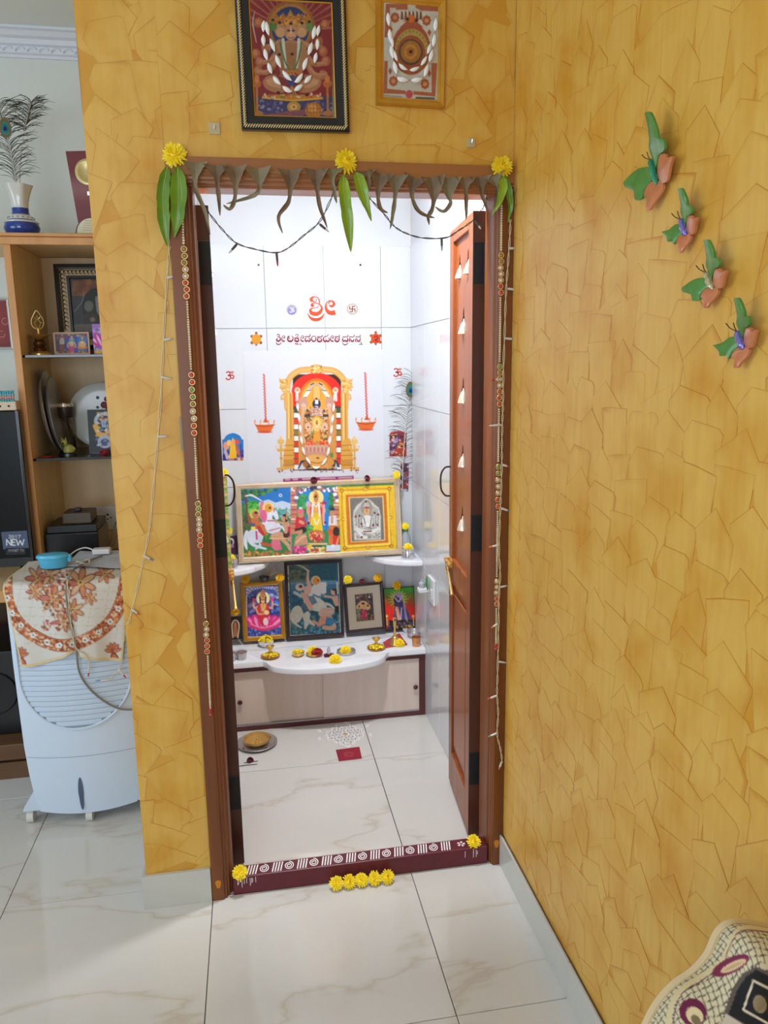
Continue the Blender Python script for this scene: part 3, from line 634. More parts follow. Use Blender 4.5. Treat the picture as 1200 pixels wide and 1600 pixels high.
# ---------------------------------------------------------------- wall poster behind the altar
def poster():
    r = Rect([(384.5, 548), (597, 546.5), (601, 790), (388, 800)], YB)
    t = thing('wall_poster', 'white glossy poster of a garlanded standing deity under a gold arch on the tiles', 'poster', r.pt(0, -r.b, .001))
    k = Ink(r, 225, 260, (222, 223, 231), .94).view(420, 560, 8)
    # hanging lamps at both sides
    for x, y0, y1 in ((-60, 205, 790), (1205, 185, 760)):
        for i in range(32): k.E(x+(8 if i % 2 else -8)*.4+i*.7, y0+(y1-y0)*i/32, 11, 11, (196, 50, 40)); k.E(x+i*.7, y0+(y1-y0)*i/32, 4, 4, (240, 220, 214))
        k.P_([(x+20-32, y1+10), (x+20+32, y1+10), (x+20, y1-60)], (206, 80, 40)); k.P_([(x-110, y1+40), (x+130, y1+34), (x+90, y1+120), (x-70, y1+122)], (224, 110, 50)); k.E(x+10, y1+130, 90, 14, (206, 80, 50)); k.S([(x-100, y1+44), (x+10, y1+60), (x+125, y1+40)], 12, (176, 60, 30))
        for e in (-110, -40, 60, 130): k.S([(x+e, y1+40), (x+e-4, y1+5), (x+e, y1-20)], [12, 20, 6], (226, 130, 70)); k.E(x+e, y1+16, 5, 12, (250, 220, 190))
    # arch
    k.P_([(300, 200), (900, 200), (930, 1400), (300, 1400)], (60, 40, 40))
    k.P_([(290, 430)]+[(595+310*math.cos(a), 420-240*math.sin(a)) for a in np.linspace(PI, 0, 24)]+[(905, 600), (300, 620)], (238, 44, 34))
    k.E(595, 560, 230, 310, (246, 120, 40)); k.E(595, 575, 205, 290, (250, 170, 60)); k.P_([(300, 640), (900, 620), (910, 1380), (315, 1380)], (214, 150, 78))
    arch = [(235, 620), (225, 420), (260, 250), (370, 160), (500, 140), (595, 150), (700, 140), (830, 165), (930, 260), (960, 420), (955, 620)]
    k.S(arch, 76, (206, 146, 62)); k.S(arch, 60, (232, 180, 98)); k.S(arch, 30, (214, 156, 74)); k.S(arch, 10, (250, 214, 150))
    for x0, x1, sg in ((215, 300, -1), (900, 985, 1)):
        k.P_([(x0, 430), (x1, 430), (x1+15, 1330), (x0+10, 1330)], (226, 172, 88)); xm = (x0+x1)/2; k.S([(xm-12, 440), (xm-4, 1320)], 14, (250, 212, 140)); k.S([(xm+14, 440), (xm+24, 1320)], 10, (190, 126, 50))
        for i in range(18): k.S([(x0+4, 640+i*22), (x0+14, 644+i*22)], 5, (180, 118, 44))
        bx = 190 if sg < 0 else 905
        k.P_([(bx+30, 1010), (bx+110, 1000), (bx+140, 1150), (bx+150, 1380), (bx-20, 1390), (bx, 1150)], (222, 164, 76))
        for i in range(5): k.S([(bx+2-i*3, 1090+i*62), (bx+140+i*2, 1084+i*62)], 9, (176, 116, 38))
        for i in range(9): k.S([(bx+12+i*15, 1290), (bx+12+i*15, 1340)], 7, (176, 116, 38))
        ex = 195 if sg < 0 else 985
        k.E(ex+sg*-10, 340, 66, 86, (226, 176, 96)); k.E(ex+sg*20, 300, 34, 44, (238, 196, 120)); k.P_([(ex-30+sg*30, 300), (ex+sg*66, 245), (ex+30+sg*10, 330)], (214, 160, 80)); k.dots(ex-60, 270, ex+60, 420, 22, 9, [(190, 130, 50), (250, 220, 160)], .9, 3+sg)
        k.S([(ex+sg*-10, 440), (ex+sg*30, 460), (ex+sg*36, 510), (ex+sg*6, 500)], 20, (222, 170, 90))
        lx = 152 if sg < 0 else 1068
        k.S([(lx, 1050), (lx+6, 1370)], 24, (222, 170, 86)); k.E(lx, 1040, 44, 40, (232, 186, 104)); k.E(lx, 1000, 18, 26, (240, 200, 130)); k.P_([(lx-60, 1130), (lx+60, 1126), (lx+36, 1165), (lx-36, 1168)], (226, 172, 90)); k.P_([(lx-56, 1370), (lx+60, 1360), (lx+62, 1395), (lx-50, 1400)], (222, 170, 86)); k.E(lx+3, 1250, 20, 14, (200, 146, 62))
        for e in (-58, -22, 26, 58): k.E(lx+e, 1105, 7, 18, (240, 190, 120))
    k.E(595, 130, 80, 56, (226, 176, 92)); k.B(525, 88, 665, 110, (206, 150, 66)); k.E(595, 120, 36, 34, (244, 206, 132)); k.dots(530, 95, 660, 185, 36, 8, [(176, 116, 38), (252, 226, 160)], .9, 4)
    # side garland columns
    for x in (340, 870):
        for i, c in enumerate([(70, 90, 70), WH, (226, 60, 44), WH, (150, 120, 60), WH, (226, 60, 44), WH, (226, 60, 44), (226, 60, 44), WH]): k.B(x-26+i*.6, 606+i*72, x+26+i*.6, 606+i*72+64, c); k.S([(x-28, 604+i*72), (x+28, 604+i*72)], 9, (44, 60, 56))
    # deity
    k.P_([(545, 320), (650, 320), (665, 500), (700, 520), (500, 520), (530, 500)], (226, 160, 76)); k.P_([(565, 345), (632, 345), (640, 500), (556, 500)], (244, 190, 110)); k.P_([(540, 310), (655, 310), (640, 350), (556, 350)], (206, 170, 130))
    for sg in (-1, 1):
        k.S([(595+sg*50, 320), (595+sg*150, 480), (595+sg*170, 520)], 44, (214, 180, 160)); k.S([(595+sg*92, 400), (595+sg*142, 476)], 40, (246, 244, 240)); k.S([(595+sg*74, 395), (595+sg*116, 405)], 12, (50, 70, 70)); k.S([(595+sg*130, 485), (595+sg*168, 497)], 12, (50, 70, 70)); k.S([(595+sg*36, 312), (595+sg*70, 330)], 14, (60, 70, 60))
        k.E(595+sg*165, 560, 58, 80, (206, 156, 136)); k.E(595+sg*160, 590, 30, 30, (226, 190, 170))
        k.E(595+sg*238, 400, 36, 40, (246, 214, 190)); k.E(595+sg*238, 396, 18, 18, (240, 150, 80)); k.S([(595+sg*240, 430), (595+sg*244, 520)], 36, (246, 228, 222))
    k.E(597, 570, 52, 60, (36, 46, 92)); k.B(578, 516, 618, 572, WH); k.E(597, 600, 26, 8, (226, 200, 200)); k.E(594, 505, 12, 12, (60, 16, 20))
    k.P_([(470, 640), (720, 640), (760, 800), (750, 1100), (440, 1100), (430, 800)], (206, 140, 70)); k.dots(460, 620, 735, 1040, 260, 12, [(232, 184, 110), (150, 84, 40), (244, 214, 160), (176, 60, 46), (110, 110, 60), (70, 60, 50), (226, 190, 176)], .9, 6); k.P_([(520, 620), (680, 620), (660, 720), (540, 720)], (206, 170, 150)); k.dots(520, 640, 680, 720, 60, 7, [(244, 226, 210), (160, 90, 70), (220, 150, 110)], 1, 9)
    for sg in (-1, 1): k.B(595+sg*115-36, 700, 595+sg*115+36, 730, (60, 62, 50)); k.S([(595+sg*160, 620), (595+sg*190, 900), (595+sg*150, 1040)], 40, (224, 176, 140)); k.E(595+sg*105, 850, 40, 50, (230, 190, 160)); k.E(595+sg*104, 860, 10, 10, (120, 10, 30))
    k.E(600, 800, 66, 80, (240, 180, 70)); k.E(600, 800, 46, 54, (252, 214, 140)); figure(k, 600, 815, 20, (236, 160, 60), (246, 206, 140)); k.S([(560, 900), (540, 960)], 14, (90, 150, 80)); k.S([(640, 900), (660, 950)], 14, (206, 70, 44)); k.E(600, 812, 10, 9, (150, 20, 30)); k.E(545, 985, 10, 10, (60, 20, 30)); k.E(725, 905, 12, 9, (150, 10, 40))
    for x in (520, 690): k.E(x, 1065, 55, 36, (232, 88, 56)); k.dots(x-44, 1035, x+44, 1095, 24, 8, [(206, 50, 36), (246, 150, 90)], .9, x)
    k.P_([(445, 1080), (750, 1080), (720, 1220), (690, 1360), (510, 1360), (470, 1220)], (206, 150, 130))
    for i in range(6): k.E(475+i*48, 1130, 28, 50, (222, 172, 150)); k.E(475+i*48, 1140, 14, 36, (190, 128, 106))
    k.E(595, 1250, 125, 50, (232, 176, 96)); k.E(595, 1330, 150, 46, (226, 168, 90)); k.S([(480, 1280), (600, 1310), (720, 1280)], 12, (176, 110, 40)); k.E(612, 1245, 18, 9, (120, 40, 30))
    k.P_([(400, 1280), (450, 1270), (530, 1360), (360, 1380)], (40, 44, 60)); k.P_([(800, 1270), (850, 1270), (890, 1360), (790, 1350)], (40, 44, 60)); k.P_([(370, 1390), (420, 1300), (470, 1390)], (214, 214, 220)); k.P_([(820, 1370), (840, 1290), (860, 1370)], (190, 196, 206)); k.E(785, 1210, 20, 34, (90, 150, 60)); k.E(770, 1300, 50, 40, (222, 150, 70)); k.E(460, 1320, 36, 40, (176, 110, 60))
    k.dots(110, 1370, 1120, 1430, 46, 8, [(90, 40, 60), (60, 60, 80), (176, 30, 60), (200, 190, 200)], 1, 12)
    # ribbon with lettering
    k.P_([(180, 1505), (1060, 1465), (1060, 1520), (180, 1545)], (150, 50, 124))
    R = random.Random(2)
    for wx0, wx1 in ((205, 250), (300, 350), (420, 540), (640, 830), (870, 1030)):
        x = wx0
        while x < wx1:
            y = 1533-(x-180)*.031; k.S([(x, y-14), (x+8, y-26-R.random()*6), (x+16, y-14), (x+8, y-8), (x, y-14)], 6, (250, 226, 200)); x += 22
    k.S([(388, 548), (388, 548)], 1, WH); k.build('print', m_sticker, t, .0012)
    backing('sheet', r, .0003, .001, mat('poster_paper', (218, 218, 225), .3), t)
poster()
# ---------------------------------------------------------------- wide three-panel print standing on the corner shelves
def triptych():
    r = Rect([(368, 757), (625, 745), (627.5, 866), (372, 880)], 1.215, .72, .22)
    t = thing('framed_print', 'wide champagne framed print of three devotional panels standing on the corner shelves', 'picture', r.pt(0, -r.b))
    backing('backing_board', r.inset(.004), -.010, -.002, m_back, t)
    moulding('frame', r, [(0, -.012), (0, .004), (.003, .008), (.010, .009), (.012, .006), (.018, .006), (.024, .001), (.026, 0), (.026, -.012)], m_champ, t)
    q = r.inset(.025); k = Ink(q, 250, 112, (60, 120, 60), .98).view(370, 740, 7.0588)
    # left panel: riders on a white horse
    k.B(0, 100, 612, 1000, (54, 128, 74)); k.B(0, 100, 600, 330, (20, 118, 196)); k.dots(60, 180, 440, 290, 160, 17, [(30, 100, 60), (50, 128, 50), (24, 84, 84), (90, 150, 60)], 1, 2, lambda x, y: y < 300-.32*(x-60))
    k.P_([(200, 330), (350, 285), (430, 320), (500, 300), (600, 330), (600, 420), (200, 420)], (200, 214, 236)); k.B(430, 395, 600, 480, (80, 160, 196)); k.dots(430, 380, 600, 490, 60, 10, [(60, 140, 80), (110, 180, 130), (190, 220, 220)], .9, 4); k.E(170, 370, 80, 76, (60, 170, 60)); k.dots(120, 310, 240, 420, 50, 12, [(40, 130, 50), (110, 200, 80)], .9, 5)
    k.S([(90, 230), (110, 400), (80, 600), (110, 700)], [30, 24, 30, 36], (106, 74, 66)); k.dots(60, 460, 150, 640, 50, 10, [(70, 90, 50), (120, 100, 60), (40, 80, 50)], .9, 6); k.E(482, 240, 18, 18, WH); k.E(482, 240, 9, 9, (60, 60, 120))
    k.S([(90, 250), (160, 238), (230, 275), (280, 305)], [10, 22, 16, 10], (226, 226, 232)); k.S([(90, 260), (100, 300), (130, 310)], 12, (110, 60, 90))
    k.B(60, 780, 612, 930, (50, 128, 66)); k.dots(70, 860, 600, 925, 150, 13, [(220, 120, 60), (230, 170, 60), (60, 120, 60), (200, 70, 60), (90, 160, 70)], .9, 7); k.dots(280, 690, 380, 790, 40, 14, [(60, 150, 60), (40, 110, 60)], .9, 8)
    k.S([(110, 640), (90, 740), (110, 830)], [30, 50, 20], (220, 226, 244)); k.E(200, 690, 92, 80, (216, 222, 238)); k.S([(140, 740), (190, 790), (320, 830)], [44, 36, 20], (214, 220, 236)); k.S([(250, 700), (260, 780), (210, 830)], [50, 34, 20], (206, 212, 230)); k.E(380, 580, 110, 80, (222, 228, 242), 20); k.S([(340, 560), (350, 460), (400, 420), (430, 470)], [110, 90, 60, 36], (230, 234, 246)); k.S([(420, 600), (500, 590), (540, 660)], [50, 30, 18], (222, 228, 242)); k.S([(430, 440), (440, 490)], 40, (230, 234, 246)); k.E(410, 400, 10, 24, (206, 120, 150)); k.S([(340, 520), (420, 520)], 14, (206, 90, 120)); k.S([(360, 630), (470, 600)], 14, (206, 120, 150)); k.S([(215, 640), (220, 720)], 20, (206, 60, 130))
    k.S([(280, 320), (265, 400), (270, 480)], 36, (226, 120, 150)); k.E(345, 375, 62, 56, (250, 214, 130)); k.E(350, 380, 42, 46, (232, 160, 60)); k.E(365, 378, 12, 12, (90, 20, 30)); k.E(300, 470, 34, 70, (226, 100, 150))
    k.E(195, 445, 56, 56, (190, 206, 80)); k.E(205, 450, 36, 40, (206, 120, 90)); k.E(212, 432, 18, 14, (60, 30, 30)); k.P_([(150, 490), (240, 490), (270, 600), (180, 610)], (206, 110, 60)); k.P_([(220, 580), (300, 560), (330, 650), (290, 690), (240, 640)], (206, 40, 44)); k.S([(260, 550), (300, 620), (330, 670)], 34, (190, 130, 70)); k.E(180, 600, 24, 22, (250, 220, 40)); k.E(178, 566, 26, 18, (70, 80, 170)); k.S([(130, 450), (140, 540)], 18, (196, 60, 50))
    k.P_([(490, 540), (570, 520), (600, 610), (600, 760), (560, 740), (540, 640)], (206, 150, 120)); k.E(525, 490, 38, 40, (206, 150, 120)); k.S([(520, 460), (548, 470), (545, 520)], 28, (40, 24, 26)); k.S([(500, 545), (430, 530)], 22, (214, 160, 126)); k.S([(555, 420), (550, 500)], 16, (214, 150, 110)); k.S([(580, 600), (590, 680)], 36, (200, 40, 44))
    k.E(450, 690, 80, 46, (214, 160, 130), -10); k.E(545, 670, 34, 46, (60, 36, 40)); k.E(540, 640, 22, 22, (214, 160, 130)); k.P_([(390, 730), (470, 730), (500, 840), (420, 850), (380, 800)], (226, 110, 140)); k.S([(500, 720), (560, 780), (590, 830)], [50, 40, 40], (206, 160, 130)); k.S([(280, 770), (370, 790)], 34, (200, 80, 50)); k.S([(360, 715), (560, 715)], 14, (230, 190, 120))
    k.B(592, 100, 622, 1000, (206, 130, 130))
    # centre panel: standing deity with attendants
    k.B(605, 100, 1120, 1000, (40, 140, 90)); k.P_([(680, 180), (1080, 150), (1090, 620), (690, 620)], (10, 130, 210)); k.dots(680, 240, 760, 480, 120, 15, [(40, 150, 80), (20, 110, 70), (70, 170, 90)], 1, 11); k.dots(1020, 220, 1090, 480, 90, 14, [(40, 150, 80), (20, 110, 70)], 1, 12)
    for x in (632, 1098): k.S([(x, 170), (x, 640)], 60, (206, 130, 96)); [k.S([(x-28, 190+i*52), (x+28, 190+i*52)], 12, c) for i, c in enumerate([(240, 232, 230), (120, 70, 110), (176, 84, 50)]*3)]
    for i in range(14): a = PI*i/13; k.E(880-230*math.cos(a), 300-150*math.sin(a), 24, 20, (240, 240, 244) if i % 2 else (110, 90, 150))
    k.dots(610, 160, 1120, 190, 40, 14, [(110, 80, 140), (206, 120, 90), (240, 240, 240)], 1, 13)
    k.E(875, 265, 82, 84, (250, 226, 140)); figure(k, 873, 285, 32, (236, 200, 40), (228, 160, 110), (206, 150, 60), shawl=(220, 60, 60)); k.P_([(820, 480), (930, 480), (950, 640), (810, 640)], (238, 206, 40)); k.S([(850, 500), (880, 560), (910, 500)], 14, (240, 240, 240)); k.E(868, 258, 12, 12, (50, 20, 20)); k.S([(840, 330), (830, 470)], 18, (250, 246, 246)); k.S([(905, 330), (915, 470)], 18, (250, 246, 246))
    k.E(785, 340, 26, 36, (196, 180, 220)); k.E(965, 325, 20, 22, (190, 20, 80)); k.S([(790, 360), (800, 500), (780, 545)], 26, (226, 150, 130)); k.S([(960, 350), (955, 500), (965, 560)], 26, (230, 170, 160)); k.E(788, 545, 14, 14, (60, 16, 40)); k.E(975, 540, 12, 12, (60, 16, 40))
    k.P_([(650, 480), (740, 470), (790, 620), (640, 640)], (206, 40, 50)); k.E(705, 450, 34, 40, (206, 140, 110)); k.E(702, 415, 44, 28, (222, 110, 120)); k.S([(700, 530), (730, 545)], 36, (222, 160, 130)); k.E(705, 380, 20, 14, (220, 226, 226))
    k.E(1050, 440, 28, 36, (206, 140, 110)); k.E(1052, 390, 26, 18, (40, 40, 90)); k.P_([(1015, 470), (1095, 460), (1110, 570), (1010, 580)], (228, 220, 226)); k.P_([(1020, 570), (1090, 570), (1080, 780), (1010, 780)], (216, 120, 50)); k.S([(1050, 480), (1050, 540)], 24, (206, 150, 120)); k.E(1095, 640, 36, 54, (50, 26, 28)); k.P_([(1060, 680), (1130, 690), (1135, 790), (1060, 780)], (214, 40, 40)); k.E(1030, 640, 30, 34, (214, 90, 50)); k.S([(1115, 720), (1100, 790)], 20, (224, 150, 120))
    k.dots(760, 580, 830, 660, 60, 12, [(60, 150, 70), (120, 190, 80)], 1, 14); k.E(730, 620, 40, 34, (30, 24, 26)); k.P_([(650, 690), (760, 660), (790, 780), (630, 800)], (206, 150, 116)); k.E(690, 640, 36, 40, (206, 150, 116)); k.S([(650, 620), (700, 610)], 26, (36, 28, 30)); k.S([(660, 760), (720, 700), (760, 690)], 24, (226, 174, 140)); k.P_([(620, 800), (780, 800), (760, 890), (620, 890)], (206, 50, 120)); k.dots(640, 810, 760, 880, 16, 14, [(240, 130, 180), (160, 30, 90)], .9, 15)
    k.P_([(770, 790), (830, 780), (840, 840), (780, 840)], (236, 196, 40)); k.E(880, 690, 92, 70, (206, 120, 60)); k.E(880, 710, 56, 44, (230, 170, 130)); k.dots(810, 650, 950, 760, 40, 13, [(206, 40, 44), (240, 200, 120), (150, 80, 40), (250, 230, 220)], 1, 16); k.E(882, 720, 26, 22, (190, 40, 50)); k.S([(800, 775), (990, 775)], 22, (226, 190, 130)); k.S([(830, 800), (940, 800)], 10, (60, 30, 30)); k.E(890, 840, 50, 30, (230, 206, 60)); k.dots(790, 820, 980, 890, 70, 14, [(60, 130, 70), (206, 60, 50), (236, 200, 80), (230, 230, 220)], .9, 17)
    k.P_([(990, 790), (1140, 785), (1145, 850), (985, 860)], (214, 224, 236)); k.S([(985, 868), (1070, 868)], 20, (200, 40, 40)); k.E(1060, 800, 20, 20, (240, 240, 244))
    # right panel: engraved silver relief in yellow mount
    k.view(500, 740, 7.5); k.P_([(212, 160), (880, 130), (900, 930), (244, 940)], (236, 190, 24)); k.dots(220, 150, 880, 930, 200, 20, [(240, 200, 40), (226, 176, 20)], .5, 18)
    for a, b in (((250, 195), (810, 175)), ((290, 880), (830, 845)), ((255, 200), (290, 870)), ((812, 180), (838, 850))):
        mx, my = (a[0]+b[0])/2, (a[1]+b[1])/2; k.S([a, (mx+(12 if a[0] != b[0] and abs(a[0]-b[0]) < 90 else 0)*-1, my), b], 9, (190, 128, 16)); k.E(mx, my, 26, 24, (206, 140, 30)); k.E(mx, my, 12, 12, (240, 200, 90))
        for c in (a, b): k.E(*c, 22, 22, (176, 116, 16)); k.E(*c, 10, 10, (236, 190, 60))
    k.P_([(272, 215), (800, 200), (826, 830), (300, 860)], (250, 214, 90)); k.P_([(284, 228), (788, 212), (812, 818), (312, 846)], (242, 196, 50)); k.P_([(300, 250), (775, 230), (800, 810), (325, 835)], (206, 116, 20)); k.P_([(335, 276), (742, 262), (765, 784), (362, 806)], (240, 200, 130)); k.P_([(350, 286), (730, 274), (752, 774), (372, 796)], (124, 120, 112))
    k.P_([(540, 285), (600, 320), (640, 360), (690, 400), (712, 500), (712, 770), (405, 780), (385, 540), (392, 440), (430, 375), (470, 340)], (206, 204, 196)); k.P_([(540, 320), (610, 370), (680, 420), (690, 760), (425, 765), (405, 460), (470, 380)], (176, 174, 166)); k.dots(400, 480, 700, 760, 150, 9, [(120, 118, 112), (226, 224, 218), (150, 148, 140)], .8, 19)
    k.E(545, 400, 66, 92, (150, 146, 134)); k.P_([(505, 390), (545, 300), (585, 390)], (190, 186, 176)); k.E(548, 440, 36, 48, (214, 170, 120)); k.B(525, 390, 572, 410, (176, 60, 50)); k.S([(548, 420), (548, 450)], 6, (120, 70, 40)); k.E(555, 560, 60, 76, (226, 224, 218)); k.S([(515, 520), (540, 620), (585, 620), (600, 520)], 9, (80, 78, 74)); k.E(556, 600, 24, 26, (240, 238, 234)); k.S([(430, 645), (500, 670), (600, 680), (690, 645)], 40, (222, 220, 214)); k.S([(510, 680), (600, 675)], 14, (110, 50, 40)); k.S([(440, 660), (500, 740), (540, 745)], 34, (230, 228, 224))
    for x in (440, 470, 640, 670): k.S([(x, 500), (x+4, 620)], 18, (200, 198, 190)); k.S([(x+10, 500), (x+13, 620)], 5, (100, 98, 94))
    for x, y in ((540, 328), (418, 505), (462, 495), (640, 460), (682, 478), (485, 590), (625, 605), (672, 600), (488, 745)): k.E(x, y, 12, 12, (110, 20, 30))
    k.mottle(4); k.build('print', m_ink, t, .001); pane(q, .002, t)
triptych()

# ---------------------------------------------------------------- framed prints on the altar slab
SL = .326   # slab top
def low_lotus():
    r = Rect([(377, 911), (442, 906), (446, 997), (379, 1003)], 1.262, SL, .13)
    t = thing('framed_print', 'gold beaded framed print of a goddess on a pink lotus on the slab', 'picture', r.pt(0, -r.b))
    backing('backing_board', r.inset(.003), -.010, -.001, m_back, t)
    moulding('frame', r, [(0, -.010), (0, .004), (.003, .007), (.016, .006), (.020, .002), (.020, -.010)], m_gold, t)
    mb = MB(); q = r.inset(.0095)
    for (ax, ay, bx, by) in ((-1, -1, 1, -1), (1, -1, 1, 1), (1, 1, -1, 1), (-1, 1, -1, -1)):
        n = int(2*(q.a if ax != bx else q.b)/.0055)
        for i in range(n):
            f = (i+.5)/n; x, y = q.a*(ax+(bx-ax)*f), q.b*(ay+(by-ay)*f); dx, dy = (0, .0055) if ax != bx else (.0055, 0)
            mb.tube([q.pt(x-dx, y-dy, .006), q.pt(x, y, .0085), q.pt(x+dx, y+dy, .006)], .0013, 4)
    obj('ribbed_moulding', mb, m_gold, t, True)
    q = r.inset(.0195); k = Ink(q, 66, 92, (40, 46, 120), 1.3).view(350, 890, 10)
    k.B(340, 260, 880, 1070, (206, 200, 214)); k.P_([(365, 1040), (365, 420), (440, 330), (600, 290), (780, 310), (860, 420), (890, 1030)], (40, 40, 110))
    for i in range(15): a = math.radians(-170+i*11.5); k.S([(610, 430), (610+320*math.cos(a), 430+300*math.sin(a))], [10, 26], (90, 120, 206), .8)
    k.P_([(365, 700), (880, 690), (892, 1035), (370, 1045)], (50, 66, 150)); k.dots(380, 880, 880, 1030, 40, 18, [(70, 110, 190), (40, 44, 120), (130, 160, 216)], .8, 2)
    k.dots(390, 380, 500, 660, 30, 24, [(60, 90, 180), (140, 130, 180), (80, 70, 120)], .8, 3); k.dots(720, 380, 850, 660, 30, 24, [(60, 120, 206), (150, 140, 190), (200, 190, 210)], .8, 4)
    k.E(610, 450, 105, 110, (250, 226, 170))
    for x, ro in ((430, -50), (500, -20), (590, 0), (680, 10), (760, 25), (820, 50)): k.E(x, 800+abs(x-610)*.1, 62, 118, (214, 36, 120), ro); k.E(x+8, 820, 26, 90, (240, 140, 190), ro)
    k.S([(400, 870), (610, 930), (840, 870)], 60, (206, 40, 110)); k.S([(420, 850), (610, 910), (820, 850)], 14, (244, 170, 200))
    for sg in (-1, 1): k.S([(610+sg*60, 560), (610+sg*130, 600), (610+sg*150, 520), (610+sg*140, 480)], 34, (214, 160, 140)); k.E(610+sg*140, 470, 30, 26, (226, 60, 130))
    k.P_([(540, 520), (690, 520), (720, 680), (600, 900), (500, 680)], (190, 40, 60)); k.P_([(560, 510), (670, 510), (650, 660), (580, 660)], (206, 140, 100)); k.S([(590, 540), (610, 640), (640, 540)], 14, (240, 200, 90)); k.E(665, 670, 40, 36, (244, 206, 140)); k.S([(560, 700), (600, 760), (680, 780)], 40, (200, 30, 60)); k.E(650, 810, 40, 60, (226, 200, 206)); k.S([(500, 610), (540, 690), (620, 690)], 30, (214, 150, 120))
    k.E(607, 440, 44, 56, (206, 140, 100)); k.P_([(556, 420), (575, 340), (607, 300), (640, 340), (660, 420), (607, 390)], (176, 110, 60)); k.S([(560, 430), (570, 520)], 22, (40, 24, 24)); k.S([(652, 430), (646, 520)], 22, (40, 24, 24)); k.E(607, 418, 9, 9, (50, 10, 20)); k.S([(590, 470), (622, 470)], 6, (150, 40, 40)); k.mottle(4)
    k.build('print', m_ink, t, .001); pane(q, .002, t)
low_lotus()
def low_rider():
    r = Rect([(444.5, 879), (533, 874), (538.5, 993), (448, 998.5)], 1.262, SL, .13)
    t = thing('framed_print', 'dark framed faded blue print of a rider on a white horse on the slab', 'picture', r.pt(0, -r.b))
    backing('backing_board', r.inset(.003), -.010, -.001, m_back, t)
    moulding('frame', r, [(0, -.010), (0, .006), (.003, .009), (.011, .007), (.014, .002), (.014, -.010)], m_dkfr, t)
    q = r.inset(.0135); k = Ink(q, 90, 120, (40, 96, 116), 1.7).view(440, 870, 8.425)
    k.P_([(70, 50), (750, 50), (790, 1010), (110, 1050)], (206, 206, 196)); k.P_([(90, 70), (738, 66), (772, 996), (122, 1030)], (24, 88, 108)); k.B(120, 310, 740, 420, (90, 140, 170)); k.B(120, 360, 760, 560, (56, 112, 142), .8); k.dots(100, 90, 340, 330, 90, 22, [(60, 84, 76), (90, 104, 86), (40, 70, 70), (110, 110, 90)], .8, 2); k.B(115, 820, 770, 1020, (44, 100, 120)); k.dots(120, 740, 770, 1010, 130, 18, [(70, 130, 150), (40, 84, 96), (110, 140, 130), (96, 160, 186)], .8, 3); k.dots(110, 470, 250, 680, 40, 22, [(40, 110, 150), (30, 80, 110)], .8, 4)
    PA = (196, 196, 186); PK = (214, 166, 150)
    k.S([(90, 100), (200, 104), (290, 140), (350, 190)], [8, 22, 20, 30], (176, 180, 170)); k.S([(350, 180), (345, 300), (370, 400)], [26, 36, 60], PK); k.E(195, 760, 80, 120, PA, 15); k.S([(140, 820), (180, 880), (260, 930)], [40, 30, 18], PA); k.S([(320, 760), (330, 860), (310, 940)], [110, 70, 30], PA); k.S([(350, 840), (430, 900)], [60, 24], PA); k.E(440, 620, 160, 90, PA, 20); k.S([(430, 520), (470, 420), (560, 370)], [170, 140, 70], (206, 208, 206)); k.P_([(520, 340), (585, 330), (590, 470), (545, 510), (500, 430)], (210, 212, 212)); k.S([(480, 680), (600, 620), (690, 680)], [80, 40, 20], PA); k.S([(420, 500), (500, 530), (570, 490)], 22, (90, 130, 150)); k.P_([(250, 620), (320, 600), (360, 700), (290, 750)], (70, 104, 126)); k.P_([(340, 520), (420, 510), (470, 600), (400, 640)], (100, 130, 150))
    k.E(450, 310, 62, 62, (196, 180, 140)); k.E(455, 315, 44, 46, (226, 140, 60)); k.E(480, 310, 10, 10, (50, 20, 20)); k.E(240, 400, 60, 50, (200, 190, 180)); k.E(250, 390, 24, 20, (80, 30, 30)); k.P_([(250, 460), (320, 480), (420, 680), (370, 720), (280, 560)], PK); k.E(340, 440, 50, 60, (214, 170, 156)); k.S([(170, 470), (260, 520)], 40, (176, 186, 180)); k.E(690, 460, 44, 44, PK); k.S([(680, 430), (715, 440), (715, 480)], 30, (40, 44, 56)); k.P_([(650, 520), (740, 510), (750, 660), (700, 640)], (206, 166, 146)); k.S([(660, 530), (570, 520)], 30, (206, 166, 146)); k.S([(730, 340), (740, 480)], 24, (190, 190, 180)); k.E(590, 730, 110, 62, (196, 170, 156), -12); k.E(735, 690, 30, 44, (40, 44, 56)); k.P_([(510, 790), (600, 770), (580, 880), (460, 930)], (200, 150, 130)); k.S([(640, 800), (690, 930), (560, 930)], 56, (196, 160, 140)); k.E(640, 850, 60, 50, (60, 130, 170)); k.S([(420, 850), (470, 880)], 40, (206, 150, 130)); k.S([(760, 560), (770, 900)], 20, (160, 170, 160))
    k.mottle(5); k.build('print', m_ink, t, .001); pane(q, .002, t)
low_rider()
